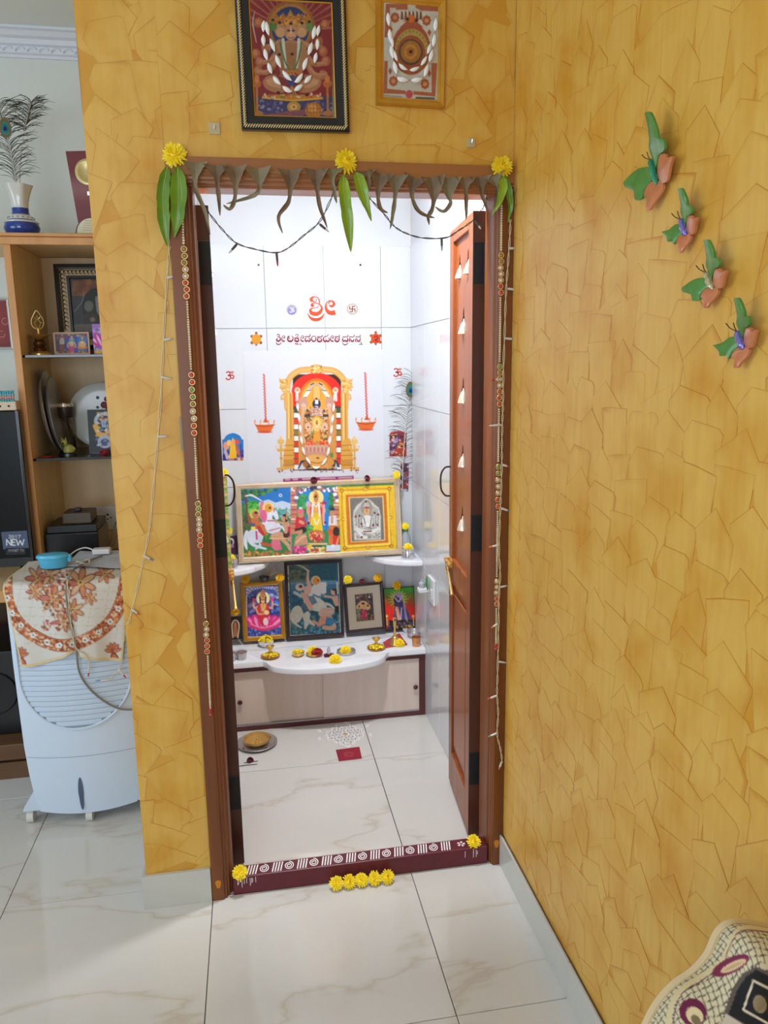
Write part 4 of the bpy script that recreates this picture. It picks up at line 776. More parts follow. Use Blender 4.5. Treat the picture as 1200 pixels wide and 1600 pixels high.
def low_mount():
    r = Rect([(537, 913.5), (597.5, 908.5), (602, 983), (541, 990)], 1.262, SL, .13)
    t = thing('framed_print', 'dark framed small print in a wide cream mount on the slab', 'picture', r.pt(0, -r.b))
    backing('backing_board', r.inset(.003), -.010, -.001, m_back, t)
    moulding('frame', r, [(0, -.010), (0, .006), (.003, .009), (.011, .007), (.014, .002), (.014, -.010)], m_dkfr, t)
    q = r.inset(.0135); m_mount = mat('cream_mount', (240, 228, 208), .7)
    rp = Rect([(554.5, 929), (582, 926.5), (583, 970), (556, 972.5)], 1.262, SL, .13)
    moulding('mount', q, [(0, -.001), (0, .001), (.031, .001), (.033, .004), (.037, .0035), (.037, -.001)], m_mount, t)
    k = Ink(rp.inset(-.002), 34, 52, (96, 76, 80), 1.4).view(530, 890, 8)
    k.B(195, 300, 420, 660, (84, 66, 76)); k.dots(200, 310, 415, 420, 50, 12, [(120, 80, 70), (60, 54, 84), (150, 120, 100)], .9, 2); k.B(195, 600, 420, 660, (130, 96, 66)); k.E(300, 440, 62, 50, (226, 196, 150)); k.E(246, 470, 36, 40, (232, 190, 130)); k.E(355, 466, 36, 40, (232, 190, 130)); k.P_([(275, 500), (345, 500), (352, 610), (268, 610)], (206, 50, 100)); k.E(310, 470, 24, 34, (214, 170, 120)); k.E(298, 424, 22, 12, (90, 10, 20)); k.E(250, 462, 10, 14, (90, 10, 20)); k.E(357, 450, 12, 14, (90, 10, 20)); k.P_([(225, 500), (260, 500), (262, 620), (215, 620)], (120, 140, 130)); k.P_([(360, 500), (395, 500), (405, 630), (362, 630)], (70, 66, 60)); k.dots(210, 490, 410, 640, 40, 9, [(200, 150, 100), (110, 50, 60), (70, 90, 70)], .8, 4); k.E(225, 350, 10, 12, WH); k.E(375, 342, 12, 12, WH); k.E(318, 606, 12, 10, (170, 10, 50))
    k.build('print', m_ink, t, .001); pane(q, .005, t)
low_mount()
def low_green():
    r = Rect([(599, 920), (646.5, 916), (650.5, 981), (603, 986)], 1.275, SL, .12)
    t = thing('canvas_print', 'unframed green and red print of a dark lion-faced deity on the slab', 'picture', r.pt(0, -r.b))
    backing('board', r, -.010, -.0005, m_blk, t)
    q = r.inset(.003); k = Ink(q, 52, 70, (150, 40, 24), 1.3).view(530, 890, 8)
    k.grad([(540, 200), (980, 200), (980, 800), (540, 800)], (50, 140, 40), (206, 40, 20), 250, 480); k.E(740, 370, 120, 120, (130, 150, 40), 0, .8, .6)
    for i in range(18): a = 2*PI*i/18; k.S([(735+70*math.cos(a), 370+74*math.sin(a)), (735+125*math.cos(a), 370+125*math.sin(a))], [16, 4], (170, 190, 60))
    k.E(735, 350, 62, 60, (150, 130, 160)); k.E(745, 430, 60, 62, (60, 50, 100)); k.E(720, 380, 40, 34, (44, 34, 70)); k.S([(690, 330), (740, 400), (790, 330)], 20, (176, 160, 190)); k.E(706, 338, 12, 12, (90, 10, 20)); k.P_([(690, 470), (830, 460), (900, 620), (890, 680), (680, 690)], (70, 60, 110)); k.S([(720, 480), (735, 560), (750, 640)], 40, (206, 150, 110)); k.S([(810, 420), (830, 560), (850, 660)], 24, (150, 140, 170)); k.S([(780, 480), (770, 620)], 14, (190, 180, 200)); k.P_([(640, 640), (960, 620), (965, 760), (585, 770)], (30, 24, 30)); k.dots(600, 640, 950, 750, 60, 14, [(60, 60, 100), (20, 16, 20), (90, 84, 110), (190, 150, 60)], .8, 4)
    for x in (595, 925): k.S([(x, 590), (x+8, 700)], 12, (226, 170, 90)); k.E(x, 580, 16, 14, (240, 200, 120))
    k.mottle(5); k.build('print', m_ink, t, .0)
low_green()
def tiny_prints():
    # small prints at the left: on the slab and on the left corner shelf
    r = Rect([(358, 964), (378, 963), (379, 998), (359, 1000)], 1.25, SL, .1)
    t = tag(backing('standing_photo', r, -.006, -.0005, m_blk, None), 'tiny black standing print of an arched idol, left of the gold frame', 'picture')
    k = Ink(r.inset(.001), 24, 38, (34, 26, 26)).view(350, 890, 10); k.S([(140, 1060), (125, 860), (180, 790), (235, 860), (215, 1060)], 22, (206, 190, 150)); k.P_([(150, 870), (205, 870), (210, 1050), (150, 1050)], (176, 104, 60)); k.E(178, 850, 24, 30, (190, 110, 70)); k.build('print', m_ink, t)
    r = Rect([(354, 838), (371, 837), (372, 866), (355, 868)], 1.27, .72, .1)
    t = tag(backing('standing_photo', r, -.006, -.0005, m_blk, None), 'tiny purple standing print of a white-haloed idol on the left corner shelf', 'picture')
    k = Ink(r.inset(.0005), 20, 32, (70, 30, 70)).view(340, 730, 3.333); k.E(70, 388, 16, 20, (226, 220, 226)); k.E(70, 392, 9, 13, (60, 40, 60)); k.E(70, 412, 16, 8, (180, 120, 160)); k.build('print', m_ink, t)
tiny_prints()
# ================================================================= SHRINE FURNITURE
m_lam = mat('cream_laminate', (226, 208, 196), .4, noise=(30, (216, 196, 184), .9, 3., (1., 1., .05)))
m_marf = mat('maroon_lipping', (92, 44, 44), .4)
m_alu = mat('aluminium_track', (176, 176, 180), .35, .8)
m_knob = mat('dark_red_knob', (84, 22, 30), .25, coat=.4)
m_steel = mat('stainless_steel', (224, 224, 228), .22, .9)
m_dsteel = mat('worn_steel', (212, 210, 212), .3, .75, noise=(30, (186, 183, 185), .8))
m_copper = mat('copper', (232, 172, 122), .25, .75, noise=(20, (214, 150, 100), .8))
CY = 1.067
cab = thing('altar_cabinet', 'low cream altar cabinet with two sliding doors and maroon edging under the marble slab', 'cabinet', (-.456, CY+.13, 0))
obj('carcass', MB().box((-.904, CY+.03, .0005), (-.0075, YB-.0005, .296)), m_lam, cab)
for a, b in (((-.904, CY, .0005), (-.0075, CY+.03, .022)), ((-.904, CY, .276), (-.0075, CY+.03, .298)), ((-.034, CY, .0221), (-.0075, CY+.03, .2759)), ((-.904, CY, .0221), (-.88, CY+.03, .2759))):
    obj('edging', MB().box(a, b, .0015), m_marf, cab)
for x0, x1, dy, kx, ky in ((-.8795, -.468, .013, 375, 1096), (-.4725, -.0345, .005, 648.5, 1072)):
    d = obj('sliding_door', MB().box((x0, CY+dy, .0275), (x1, CY+dy+.007, .2755), .0008), m_lam, cab)
    p = aty(kx, ky, CY+dy)
    obj('knob', MB().lathe([(.001, 0), (.005, .001), (.004, .006), (.010, .010), (.011, .014), (.006, .018), (.0001, .019)], n=14).xf(Matrix.Translation(p) @ Matrix.Rotation(PI/2, 4, 'X')), m_knob, d, True)
obj('track', MB().box((-.8795, CY+.002, .0222), (-.0345, CY+.026, .0272)), m_alu, cab)
# marble slab with bowed front
fr = [(-.9045, 1.052), (-.73, 1.052)]+[(-.4525+.262*math.cos(a), 1.052-.133*math.sin(a)**.8) for a in np.linspace(PI*.97, PI*.03, 26)]+[(-.175, 1.052), (-.0075, 1.052), (-.0075, YB-.0005), (-.9045, YB-.0005)]
def slab_mesh(out, z0, z1, e=.005):
    c = (sum(p[0] for p in out)/len(out), max(p[1] for p in out)); mb = MB(); n = len(out)
    def off(d): return [(x, min(y+d, c[1])) for x, y in out]
    rows = [[(x, y, z) for x, y in off(d)] for d, z in ((e, z0), (0, z0+e), (0, z1-e), (e*.4, z1-e*.3), (e, z1))]
    return mb.grid(rows, closed_u=True, cap0=True, cap1=True)
tag(obj('altar_slab', slab_mesh(fr, .2985, SL), m_marb, None, 30), 'white marble altar slab with a bowed front, on the low cabinet', 'slab')
for x0, sg, nm in ((-.0075, -1, 'right'), (-.9045, 1, 'left')):
    out = [(x0+sg*.232*math.sin(a), YB-.0005-.232*math.cos(a)) for a in np.linspace(0, PI/2, 18)]+[(x0, YB-.0005)]
    c = Vector((x0+sg*.1, YB-.1, 0)); mb = MB(); rows = []
    for d, z in ((.004, .694), (0, .699), (0, .713), (.0015, .7165), (.004, .718)):
        rows.append([(x0+sg*(.232-d)*math.sin(a), YB-.0005-(.232-d)*math.cos(a), z) for a in np.linspace(0, PI/2, 18)]+[(x0, YB-.0005, z)])
    mb.grid(rows, closed_u=True, cap0=True, cap1=True)
    tag(obj('corner_shelf', mb, m_marb, None, 30), 'quarter-round white marble corner shelf at the shrine\'s %s side wall' % nm, 'shelf', 'marble corner shelves')

# ---------------------------------------------------------------- chrysanthemums
def mum_mesh(seed, col, layers=((16, 1., -14), (17, 1., 8), (16, 1., 26), (14, .98, 42), (11, .95, 57), (8, .92, 71), (4, .9, 84))):
    R = random.Random(seed); mb = MB()
    for n, L, el in layers:
        ph = R.random()
        for i in range(n):
            a = 2*PI*(i+ph+R.uniform(-.2, .2))/n; e = math.radians(el+R.uniform(-9, 9)); l = L*R.uniform(.86, 1.08); w = .115
            u = Vector((math.cos(a), math.sin(a), 0)); v = Vector((-math.sin(a), math.cos(a), 0)); z = Vector((0, 0, 1))
            def pp(t, s, up=0.): return u*(math.cos(e)*l*t)+z*(math.sin(e)*l*t*.82+.05+up-.06*t*t*math.cos(e))+v*(s*w)
            mb.add([pp(.1, -.5), pp(.1, .5), pp(.62, 1., .05), pp(.62, -1., .05), pp(.95, .65, .06), pp(.95, -.65, .06), pp(1.02, 0, .05)], [(0, 1, 2, 3), (3, 2, 4, 5), (5, 4, 6)])
    mb.lathe([(.0001, -.25), (.25, -.2), (.45, .05), (.4, .4), (.0001, .55)], n=9)
    me = bpy.data.meshes.new('chrysanthemum'); me.from_pydata(mb.v, [], mb.f); me.materials.append(col); return me
m_mum = mat('yellow_petals', (255, 238, 60), .6, noise=(9, (255, 226, 30), .8))
m_mumo = mat('amber_petals', (252, 210, 44), .6, noise=(9, (246, 190, 20), .8))
m_rose = mat('dark_red_petals', (134, 12, 36), .5, sheen=.3)
MUM = [mum_mesh(s, m_mum) for s in (1, 2, 3)]; MUMO = [mum_mesh(s, m_mumo) for s in (4, 5)]
def flower(pos, r, label, group=None, out=False, orange=False, seed=0, tilt=0.):
    me = (MUMO if orange else MUM)[seed % (2 if orange else 3)]
    o = bpy.data.objects.new('chrysanthemum', me); COL.objects.link(o); o.location = pos; o.scale = (r, r, r)
    o.rotation_euler = (math.radians(78)+tilt if out else tilt, .15*math.sin(seed*2.1), seed*1.7 if not out else .3*math.sin(seed))
    if not out: o.rotation_mode = 'ZYX'
    tag(o, label, 'flower', group); return o
def rose(pos, r, label, rot=(0, 0, 0)):
    mb = MB()
    for k, (rad, h, n) in enumerate(((1., .55, 6), (.72, .8, 5), (.45, .95, 4))):
        for i in range(n):
            a0 = 2*PI*(i+.37*k)/n; rows = []
            for t in (0, .35, .7, 1.):
                rows.append([(math.cos(a0+s*.75)*rad*(.3+.7*math.sin(t*PI/2))*(1-.1*s*s), math.sin(a0+s*.75)*rad*(.3+.7*math.sin(t*PI/2))*(1-.1*s*s), h*t-.12*s*s*t) for s in (-1, -.4, .4, 1)])
            mb.grid(rows)
    mb.sphere((0, 0, .4), .34, 8, 6)
    o = obj('rose', mb, m_rose, None, True, fixn=False); o.location = pos; o.scale = (r, r, r); o.rotation_euler = rot; return tag(o, label, 'flower')

# on the frames, shelves and pictures
flower(aty(618, 741, 1.27)+Vector((0, -.018, .0)), .019, 'yellow chrysanthemum on the top right corner of the wide three-panel frame', out=True, seed=1)
flower(aty(350, 739, 1.10), .019, 'yellow chrysanthemum on the green stem behind the left door leaf', out=True, seed=2)
flower(aty(357, 830, 1.262), .019, 'yellow chrysanthemum on top of the tiny purple standing print', out=True, seed=3)
for (x, y, o_, s, lb) in ((384, 905, 1, 4, 'amber chrysanthemum on the left top corner of the gold beaded frame'), (437.5, 903, 1, 5, 'amber chrysanthemum on the right top corner of the gold beaded frame'), (543.5, 906, 0, 6, 'yellow chrysanthemum on the left top corner of the cream-mounted frame'), (590, 903, 1, 7, 'amber chrysanthemum on the right top corner of the cream-mounted frame'), (620, 915, 1, 8, 'amber chrysanthemum on top of the green and red print'), (367.5, 956, 1, 9, 'amber chrysanthemum on the tiny black standing print')):
    flower(aty(x, y, 1.262), .0215, lb, out=True, orange=bool(o_), seed=s, tilt=-.25)
rose(aty(490, 748, 1.265)+Vector((0, -.004, -.008)), .017, 'dark red rose on the frame top in front of the poster ribbon', (1.3, 0, 0))
rose(aty(572, 745, 1.27)+Vector((0, -.004, -.008)), .016, 'dark red rose on the frame top right of the poster ribbon', (1.3, .2, .4))
rose(aty(565.5, 910, 1.272), .015, 'dark red rose on top of the cream-mounted frame', (.8, 0, 0))

# right corner shelf: steel pot, bottle; left corner shelf: steel pot
def steel_pot(pos, r, h, label):
    t = thing('steel_pot', label, 'pot', pos, world=False)
    obj('body', MB().lathe([(.0001, 0), (r*.94, 0), (r, .002), (r, h*.8), (r*.985, h*.82), (r*1.0, h*.84), (r, h), (r*.93, h), (r*.9, h*.9), (.0001, h*.86)], n=28), m_steel, t, 30)
    for a in (-1.9, -1.4, -1.0): obj('kumkum_dot', MB().lathe([(.0001, .0009), (.0022, .0009), (.0024, 0)], n=8).xf(Matrix.Translation((r*math.cos(a)*1.0, r*math.sin(a), h*.55)) @ Matrix.Rotation(a, 4, 'Z') @ Matrix.Rotation(PI/2, 4, 'Y')), m_rose, t)
    return t
p1 = Vector((-.062, 1.17, .7182)); steel_pot(p1, .031, .047, 'small steel pot with red dots on the right corner shelf')
flower(p1+Vector((0, -.004, .049)), .023, 'yellow chrysanthemum in the steel pot on the right corner shelf', seed=4, tilt=.5)
p2 = aty(362, 884, 1.17); p2.z = .7182; steel_pot(p2, .026, .045, 'small steel pot with red dots on the left corner shelf')
flower(p2+Vector((0, -.004, .047)), .019, 'yellow chrysanthemum in the steel pot on the left corner shelf', seed=5, tilt=.5)
bt = thing('bottle', 'clear plastic bottle with green cap behind the steel pot on the right shelf', 'bottle', (-.055, 1.255, .7182), world=False)
obj('body', MB().lathe([(.0001, 0), (.022, 0), (.024, .004), (.024, .07), (.02, .085), (.013, .098), (.012, .112)], n=20), mat('clear_plastic', (214, 218, 226), .12, trans=.5), bt, True)
obj('cap', MB().lathe([(.0145, .106), (.0145, .124), (.013, .126), (.0001, .126)], n=16), mat('green_cap', (60, 130, 60), .4), bt, 40)
flower(Vector((-.057, 1.250, .7182+.130)), .019, 'yellow chrysanthemum on the bottle cap on the right corner shelf', seed=6, tilt=.9)

# ---------------------------------------------------------------- feathers
def feather(name, label, base, bend, L, width, eye_t, seed, fr_=.15, nb=46, facing=Vector((0, -1, 0)), parts_mat=None, tipdrop=0.):
    R = random.Random(seed); t = thing(name, label, 'feather', base); up = Vector((0, 0, 1)); side = facing.cross(up).normalized()
    def q(s): return Vector(base)+up*(L*s)+side*(bend*s*s*L)+facing*(.0)
    m_q = mat('feather_quill', (206, 196, 176), .5); m_b = mat('feather_barb', (54, 50, 44), .6, noise=(30, (84, 76, 62), .8)); 
    obj('quill', MB().tube([q(i/14) for i in range(15)], [.0022-.0014*i/14 for i in range(15)], 6), m_q, t, True)
    mb = MB()
    for i in range(nb):
        s = fr_+(1.02-fr_)*i/nb; o = q(s)
        for sg in (-1, 1):
            l = width*R.uniform(.6, 1.15)*(1.0 if s < .86 else 1.25-.6*(s-.86)/.14); a = math.radians(R.uniform(18, 48)); dr = R.uniform(.25, .7)*l
            pts = []
            for k in range(7):
                f = k/6; pts.append(o+side*(sg*l*math.sin(a+.5*f)*f)+up*(l*math.cos(a)*f-dr*f**2.2)+facing*(R.uniform(-.2, .2)*l*f*f))
            mb.tube(pts, [.0009]*4+[.0012, .001, .0004], 3)
    b = obj('barbs', mb, m_b, t); b['kind'] = 'stuff'
    c = q(max(eye_t, 0)); fs = facing
    for nm, rx, rz, col, d in () if eye_t < 0 else (('eye_rim', .021, .034, (110, 92, 50), .003), ('eye_ring', .0155, .024, (60, 120, 96), .0045), ('eye_blue', .0105, .0145, (20, 96, 140), .006), ('eye_centre', .0055, .008, (16, 18, 62), .0075)):
        mb = MB(); n = 18; vs = [c+fs*d]+[c+fs*(d*.8)+side*(rx*math.cos(2*PI*i/n))+up*(rz*math.sin(2*PI*i/n)*(1.25 if math.sin(2*PI*i/n) > 0 else .8)) for i in range(n)]+[c+fs*(d-.0015)]
        mb.add(vs, [(0, i+1, (i+1) % n+1) for i in range(n)]+[(n+1, (i+1) % n+1, i+1) for i in range(n)])
        obj(nm, mb, mat(nm, col, .35, .3), t, True)
    return t
feather('peacock_feather', 'peacock feather with a blue eye standing in the shrine\'s right back corner', aty(629, 768, YB-.022), -.10, .53, .085, .87, 4, .06)

# ---------------------------------------------------------------- wall stickers and lettering
F1 = PXY(YB)
def vw(x0, y0, k, Yp=YB): return lambda u, v, d: tuple(aty(x0+u/k, y0+v/k, Yp)+Vector((0, -d, 0)))
def sm(pts, n=5): return [(p[0], p[1]) for p in crv([(x, y, 0) for x, y in pts], n)]
def stroke(mb, pts, w, fn, n=5):
    q = sm(pts, n)
    if not isinstance(w, (int, float)): w = list(np.interp(np.linspace(0, 1, len(q)), np.linspace(0, 1, len(w)), w))
    return mb.ribbon(q, w, fn, .0009, .0002)
fn = vw(420, 450, 6.3158)
m_or = mat('orange_vinyl', (204, 66, 6), .35); m_mag = mat('crimson_vinyl', (128, 2, 30), .35); m_redv = mat('red_vinyl', (186, 48, 32), .35)
t = thing('wall_lettering', 'large orange single-syllable lettering on the shrine back wall', 'lettering', aty(503, 500, YB))
fb_ = vw(475, 455, 17.)
def letter(strokes, fn_, m):
    mb = MB()
    for pts, w in strokes: stroke(mb, pts, w, fn_, 5)
    obj('letter', mb, m, t)
letter([([(320, 190), (330, 235), (300, 275), (250, 280)], [14, 18, 22, 30]), ([(250, 265), (205, 255), (190, 215), (215, 175), (280, 150), (350, 165), (400, 225), (412, 330)], [50, 70, 84, 60, 26, 24, 28, 32]), ([(268, 385), (225, 385), (205, 360), (240, 325), (320, 315), (400, 345), (462, 410), (478, 490)], [40, 74, 60, 30, 22, 26, 44, 56]), ([(395, 385), (345, 430), (250, 452), (185, 470), (160, 520)], [18, 20, 20, 40, 60]), ([(160, 505), (200, 575), (270, 600), (345, 602), (420, 560), (472, 480)], [56, 96, 106, 106, 90, 58])], fb_, m_or)
letter([([(95, 580), (150, 685), (230, 742), (320, 758), (410, 738), (490, 675), (535, 588)], [8, 48, 78, 86, 76, 50, 8])], fb_, m_or)
letter([([(655, 345), (670, 285), (720, 260), (775, 285), (795, 340), (765, 390), (715, 400), (670, 375)], [26, 36, 34, 56, 74, 66, 56, 40]), ([(740, 246), (660, 255), (600, 310), (580, 400), (600, 490), (660, 560), (745, 580), (830, 560)], [10, 18, 30, 46, 74, 104, 118, 128])], fb_, m_or)
t = thing('wall_lettering', 'crimson one-line lettering on the tiles under the large orange letters', 'lettering', aty(498, 540, YB))
f1_, f2_ = vw(428, 518, 12.865), vw(496, 518, 12.865)
II = lambda x: ([(x, 120), (x+12, 136), (x+28, 112), (x+10, 86), (x-18, 98), (x-32, 145), (x-20, 186), (x+26, 196)], [16, 18, 14, 12, 12, 15, 24, 30])
letter([([(64, 82), (74, 58), (102, 58), (114, 82), (92, 104)], [16, 14, 14, 14, 12]), ([(66, 112), (98, 106), (126, 128), (130, 164), (104, 190), (72, 188), (52, 168), (64, 146), (84, 148)], [12, 14, 20, 26, 32, 32, 24, 16, 10]), ([(40, 212), (58, 248), (95, 262), (132, 246), (150, 212)], [6, 16, 22, 16, 6]), II(192)], f1_, m_mag)
letter([([(316, 132), (300, 138), (294, 112), (312, 94), (286, 98), (272, 138), (288, 182), (326, 196), (364, 186), (384, 150), (378, 106), (350, 88)], [18, 20, 13, 12, 12, 18, 30, 36, 30, 18, 13, 9])], f1_, m_mag)
letter([([(432, 84), (450, 58), (482, 62), (490, 88), (456, 110)], [14, 12, 12, 12, 10]), ([(405, 130), (506, 130)], 16), ([(452, 134), (424, 156), (424, 184), (448, 198), (480, 196), (498, 176), (486, 150), (456, 144)], [12, 20, 28, 34, 34, 26, 16, 10]), ([(420, 252), (438, 238), (454, 260), (474, 240), (488, 270)], 14), ([(518, 244), (534, 266), (548, 244)], 13), II(572)], f1_, m_mag)
letter([([(622, 102), (726, 102)], 16), ([(700, 98), (736, 76), (712, 50)], 13), ([(652, 122), (628, 150), (632, 184), (656, 198), (680, 176), (704, 198), (728, 178), (722, 146), (690, 126)], [12, 20, 28, 30, 18, 30, 28, 18, 10])], f1_, m_mag)
letter([([(800+44*math.cos(a), 145+54*math.sin(a)) for a in np.linspace(-1.5, 4.9, 13)], [12, 16, 22, 28, 22, 16, 12])], f1_, m_mag)
letter([([(-10, 106), (84, 106), (92, 70)], 17), ([(36, 110), (6, 142), (2, 180), (22, 200), (60, 200), (86, 178), (74, 150), (36, 142)], [12, 20, 28, 32, 32, 26, 15, 10])], f2_, m_mag)
letter([([(132, 108), (120, 150), (132, 190), (160, 200), (180, 174), (202, 200), (230, 188), (238, 150), (222, 126)], [16, 22, 28, 30, 18, 30, 28, 18, 12]), ([(134, 100), (192, 96), (216, 54)], 14), II(296)], f2_, m_mag)
letter([([(350, 102), (434, 102), (440, 66)], 16), ([(378, 106), (356, 148), (358, 182), (382, 200), (414, 196), (434, 168), (440, 112)], [14, 20, 28, 32, 30, 22, 16]), ([(384, 150), (416, 146)], 13)], f2_, m_mag)
letter([([(505, 106), (600, 106), (612, 66)], 16), ([(516, 126), (506, 168), (526, 196), (552, 178), (584, 198), (608, 178), (606, 130)], [14, 24, 32, 20, 32, 26, 16]), ([(495, 214), (520, 254), (560, 268), (600, 248), (616, 214)], [6, 15, 21, 15, 6])], f2_, m_mag)
letter([([(635, 106), (725, 106), (738, 66)], 16), ([(652, 126), (640, 184), (656, 204)], [14, 24, 18]), ([(664, 148), (688, 196), (720, 190), (738, 150)], [12, 28, 28, 12])], f2_, m_mag)
letter([([(765, 106), (850, 102), (858, 66)], 16), ([(782, 130), (766, 188), (782, 206)], [14, 24, 18]), ([(794, 148), (814, 196), (844, 190), (860, 150), (858, 112)], [12, 28, 28, 16, 12]), ([(834, 250), (860, 264), (880, 240), (870, 206)], 12), ([(884, 240), (902, 276)], 12)], f2_, m_mag)
def om_sign(parent, fn, cx, cy, s, m, w=.22):
    P = lambda q: [(cx+x*s, cy+y*s) for x, y in q]; mb = MB()
    stroke(mb, P([(-.9, -.7), (-.4, -1), (.05, -.75), (-.05, -.2), (-.5, -.05)]), w*s, fn); stroke(mb, P([(-.5, -.05), (.1, .1), (.15, .7), (-.4, 1.), (-1., .6)]), w*s, fn)
    stroke(mb, P([(.05, .1), (.6, -.2), (1., .2), (.8, .7), (.4, .5)]), w*s, fn); stroke(mb, P([(.2, -.95), (.6, -.7), (1., -1.)]), w*s*.8, fn); mb.ribbon(P([(.58, -1.15), (.66, -1.05)]), w*s, fn, .0009, .0002)
    return obj('om_sign', mb, m, parent)
def disc(mb, fn, cx, cy, r, d1, n=24, d0=.0002, wob=0., k=0, ry=None):
    return mb.prism([(cx+(r+wob*math.cos(k*2*PI*i/n))*math.cos(2*PI*i/n), cy+((ry or r)+wob*math.cos(k*2*PI*i/n))*math.sin(2*PI*i/n)) for i in range(n)], fn, d1, d0)
for x, y, wh in ((359, 587, 'left'), (621, 582, 'right')):
    o = om_sign(None, F1, x, y, 6.2, m_redv, .3); o.name = 'om_sticker'; tag(o, 'red om sticker on the tiles, %s of the poster' % wh, 'sticker')
m_silv = mat('silver_foil', (176, 168, 160), .35, .6); m_vio = mat('violet_foil', (130, 120, 206), .3)
t = thing('medallion_sticker', 'violet and silver om medallion sticker left of the orange letters', 'sticker', aty(456, 484, YB))
obj('rim', disc(MB(), F1, 456, 484, 8.4, .0008, 48, wob=.6, k=16), m_silv, t); obj('field', disc(MB(), F1, 456, 485, 6.6, .0012), m_vio, t); om_sign(t, lambda u, v, d: tuple(Vector(F1(u, v, d))+Vector((0, -.001, 0))), 456, 484.5, 3.6, mat('white_vinyl', (240, 240, 248), .4), .3)
t = thing('medallion_sticker', 'silver medallion sticker with a red auspicious cross sign right of the orange letters', 'sticker', aty(550.5, 483, YB))
obj('rim', disc(MB(), F1, 550.5, 483, 8.8, .0008, 48, wob=.5, k=16), m_silv, t); obj('field', disc(MB(), F1, 550.5, 483, 7.2, .0012), mat('pale_foil', (206, 194, 184), .4, .3), t)
mb = MB(); c_ = (550.5, 483); a_ = 4.2
for q in ([(0, -a_), (0, a_)], [(-a_, 0), (a_, 0)], [(0, -a_), (a_, -a_)], [(a_, 0), (a_, a_)], [(0, a_), (-a_, a_)], [(-a_, 0), (-a_, -a_)]): mb.ribbon([(c_[0]+x, c_[1]+y) for x, y in q], 1.3, F1, .0016, .0012)
obj('sign', mb, m_mag, t)
def turtle(cx, cy, label, red):
    t = thing('turtle_sticker', label, 'sticker', aty(cx, cy, YB)); s = 1.
    obj('shell', disc(MB(), F1, cx, cy, 7.2, .0022, 20, ry=7.8), m_or if red else mat('ochre_vinyl', (206, 140, 36), .3), t)
    m2 = mat('brown_vinyl', (150, 84, 40), .35)
    for dx, dy, r in ((0, -9.6, 2.2), (-7, -4.5, 2.4), (7, -4.5, 2.4), (-7, 5.5, 2.4), (7, 5.5, 2.4), (0, 9, 1.5)): obj('limb', disc(MB(), F1, cx+dx, cy+dy, r, .0014, 12), m2, t)
    if red: mb = MB(); stroke(mb, [(cx-3, cy-2), (cx+1, cy-4), (cx+3, cy), (cx-1, cy+2), (cx+3, cy+5)], 1.6, lambda u, v, d: tuple(Vector(F1(u, v, d))+Vector((0, -.0018, 0)))); obj('sign', mb, m_mag, t)
turtle(400.5, 530, 'yellow turtle sticker left of the crimson lettering', False); turtle(587, 529, 'orange turtle sticker with a red mark right of the crimson lettering', True)
for x, y, wh in ((404, 414, 'left'), (563, 414, 'right')): tag(obj('kumkum_spot', disc(MB(), F1, x, y, 1.8, .002, 10), m_knob), 'small dark red dot on the upper tiles, %s of the big letters' % wh, 'dot')
def cut_print(rect, nx, ny, bg, label, paint, hole):
    k = Ink(rect, nx, ny, bg); paint(k); o = k.build('sticker_print', m_sticker, None, .0008, hole); return tag(o, label, 'sticker')
def p_blue(k):
    k.view(340, 560, 3.333); k.B(20, 380, 140, 545, (36, 120, 190)); k.B(20, 500, 140, 545, (40, 40, 120)); k.dots(25, 480, 138, 538, 40, 9, [(70, 60, 140), (150, 130, 180), (230, 220, 230), (200, 120, 60)], .9, 2); k.E(45, 455, 16, 22, (226, 150, 120)); k.E(60, 440, 12, 16, (240, 190, 110)); k.E(95, 435, 22, 14, (206, 80, 90)); k.P_([(66, 445), (92, 445), (100, 520), (60, 520)], (232, 180, 40)); k.E(80, 437, 12, 13, (226, 160, 110)); k.P_([(72, 428), (80, 412), (89, 428)], (230, 190, 70)); k.S([(100, 460), (112, 500)], 12, (206, 90, 60)); k.S([(120, 450), (124, 520)], 6, (60, 60, 120)); k.S([(40, 480), (50, 520)], 14, (190, 170, 190))
def h_blue(k):
    X, Y = k.X, k.Y; return ((Y > 420) & (X > 24) & (X < 136) & (Y < 534)) | (((X-80)/48)**2+((Y-428)/40)**2 < 1)
cut_print(Rect([(346, 675), (381.5, 675), (381, 722), (349, 722)], YB), 46, 58, (36, 120, 190), 'blue cut-out sticker of a deity in yellow on the left tiles', p_blue, h_blue)
def p_red(k):
    k.view(340, 560, 3.333); k.B(880, 370, 1000, 520, (150, 36, 40)); k.P_([(895, 400), (940, 380), (985, 400), (985, 505), (895, 505)], (130, 60, 80)); k.E(925, 425, 16, 20, (160, 140, 190)); k.P_([(905, 445), (945, 445), (950, 500), (900, 500)], (110, 90, 150)); k.E(955, 455, 16, 18, (226, 140, 70)); k.P_([(930, 470), (985, 465), (985, 505), (900, 505)], (206, 60, 50)); k.dots(895, 395, 985, 505, 40, 6, [(206, 160, 60), (90, 30, 60), (226, 190, 180)], .9, 3); k.S([(895, 395), (940, 378), (985, 395)], 8, (190, 40, 40))
def h_red(k): X, Y = k.X, k.Y; return (X > 893) & (X < 986) & (Y < 512) & ((Y > 395) | (((X-940)/46)**2+((Y-395)/18)**2 < 1))
cut_print(Rect([(607, 672), (636.5, 672), (637, 714), (607, 715)], YB), 40, 54, (150, 36, 40), 'red cut-out sticker of seated deities behind the peacock feather', p_red, h_red)
def p_nar(k): k.view(340, 560, 3.333); k.B(940, 540, 1000, 700, (120, 104, 130)); k.dots(945, 545, 995, 690, 60, 9, [(70, 50, 80), (170, 150, 180), (150, 60, 70), (206, 200, 214)], .9, 3); k.E(970, 665, 18, 14, (150, 60, 50))
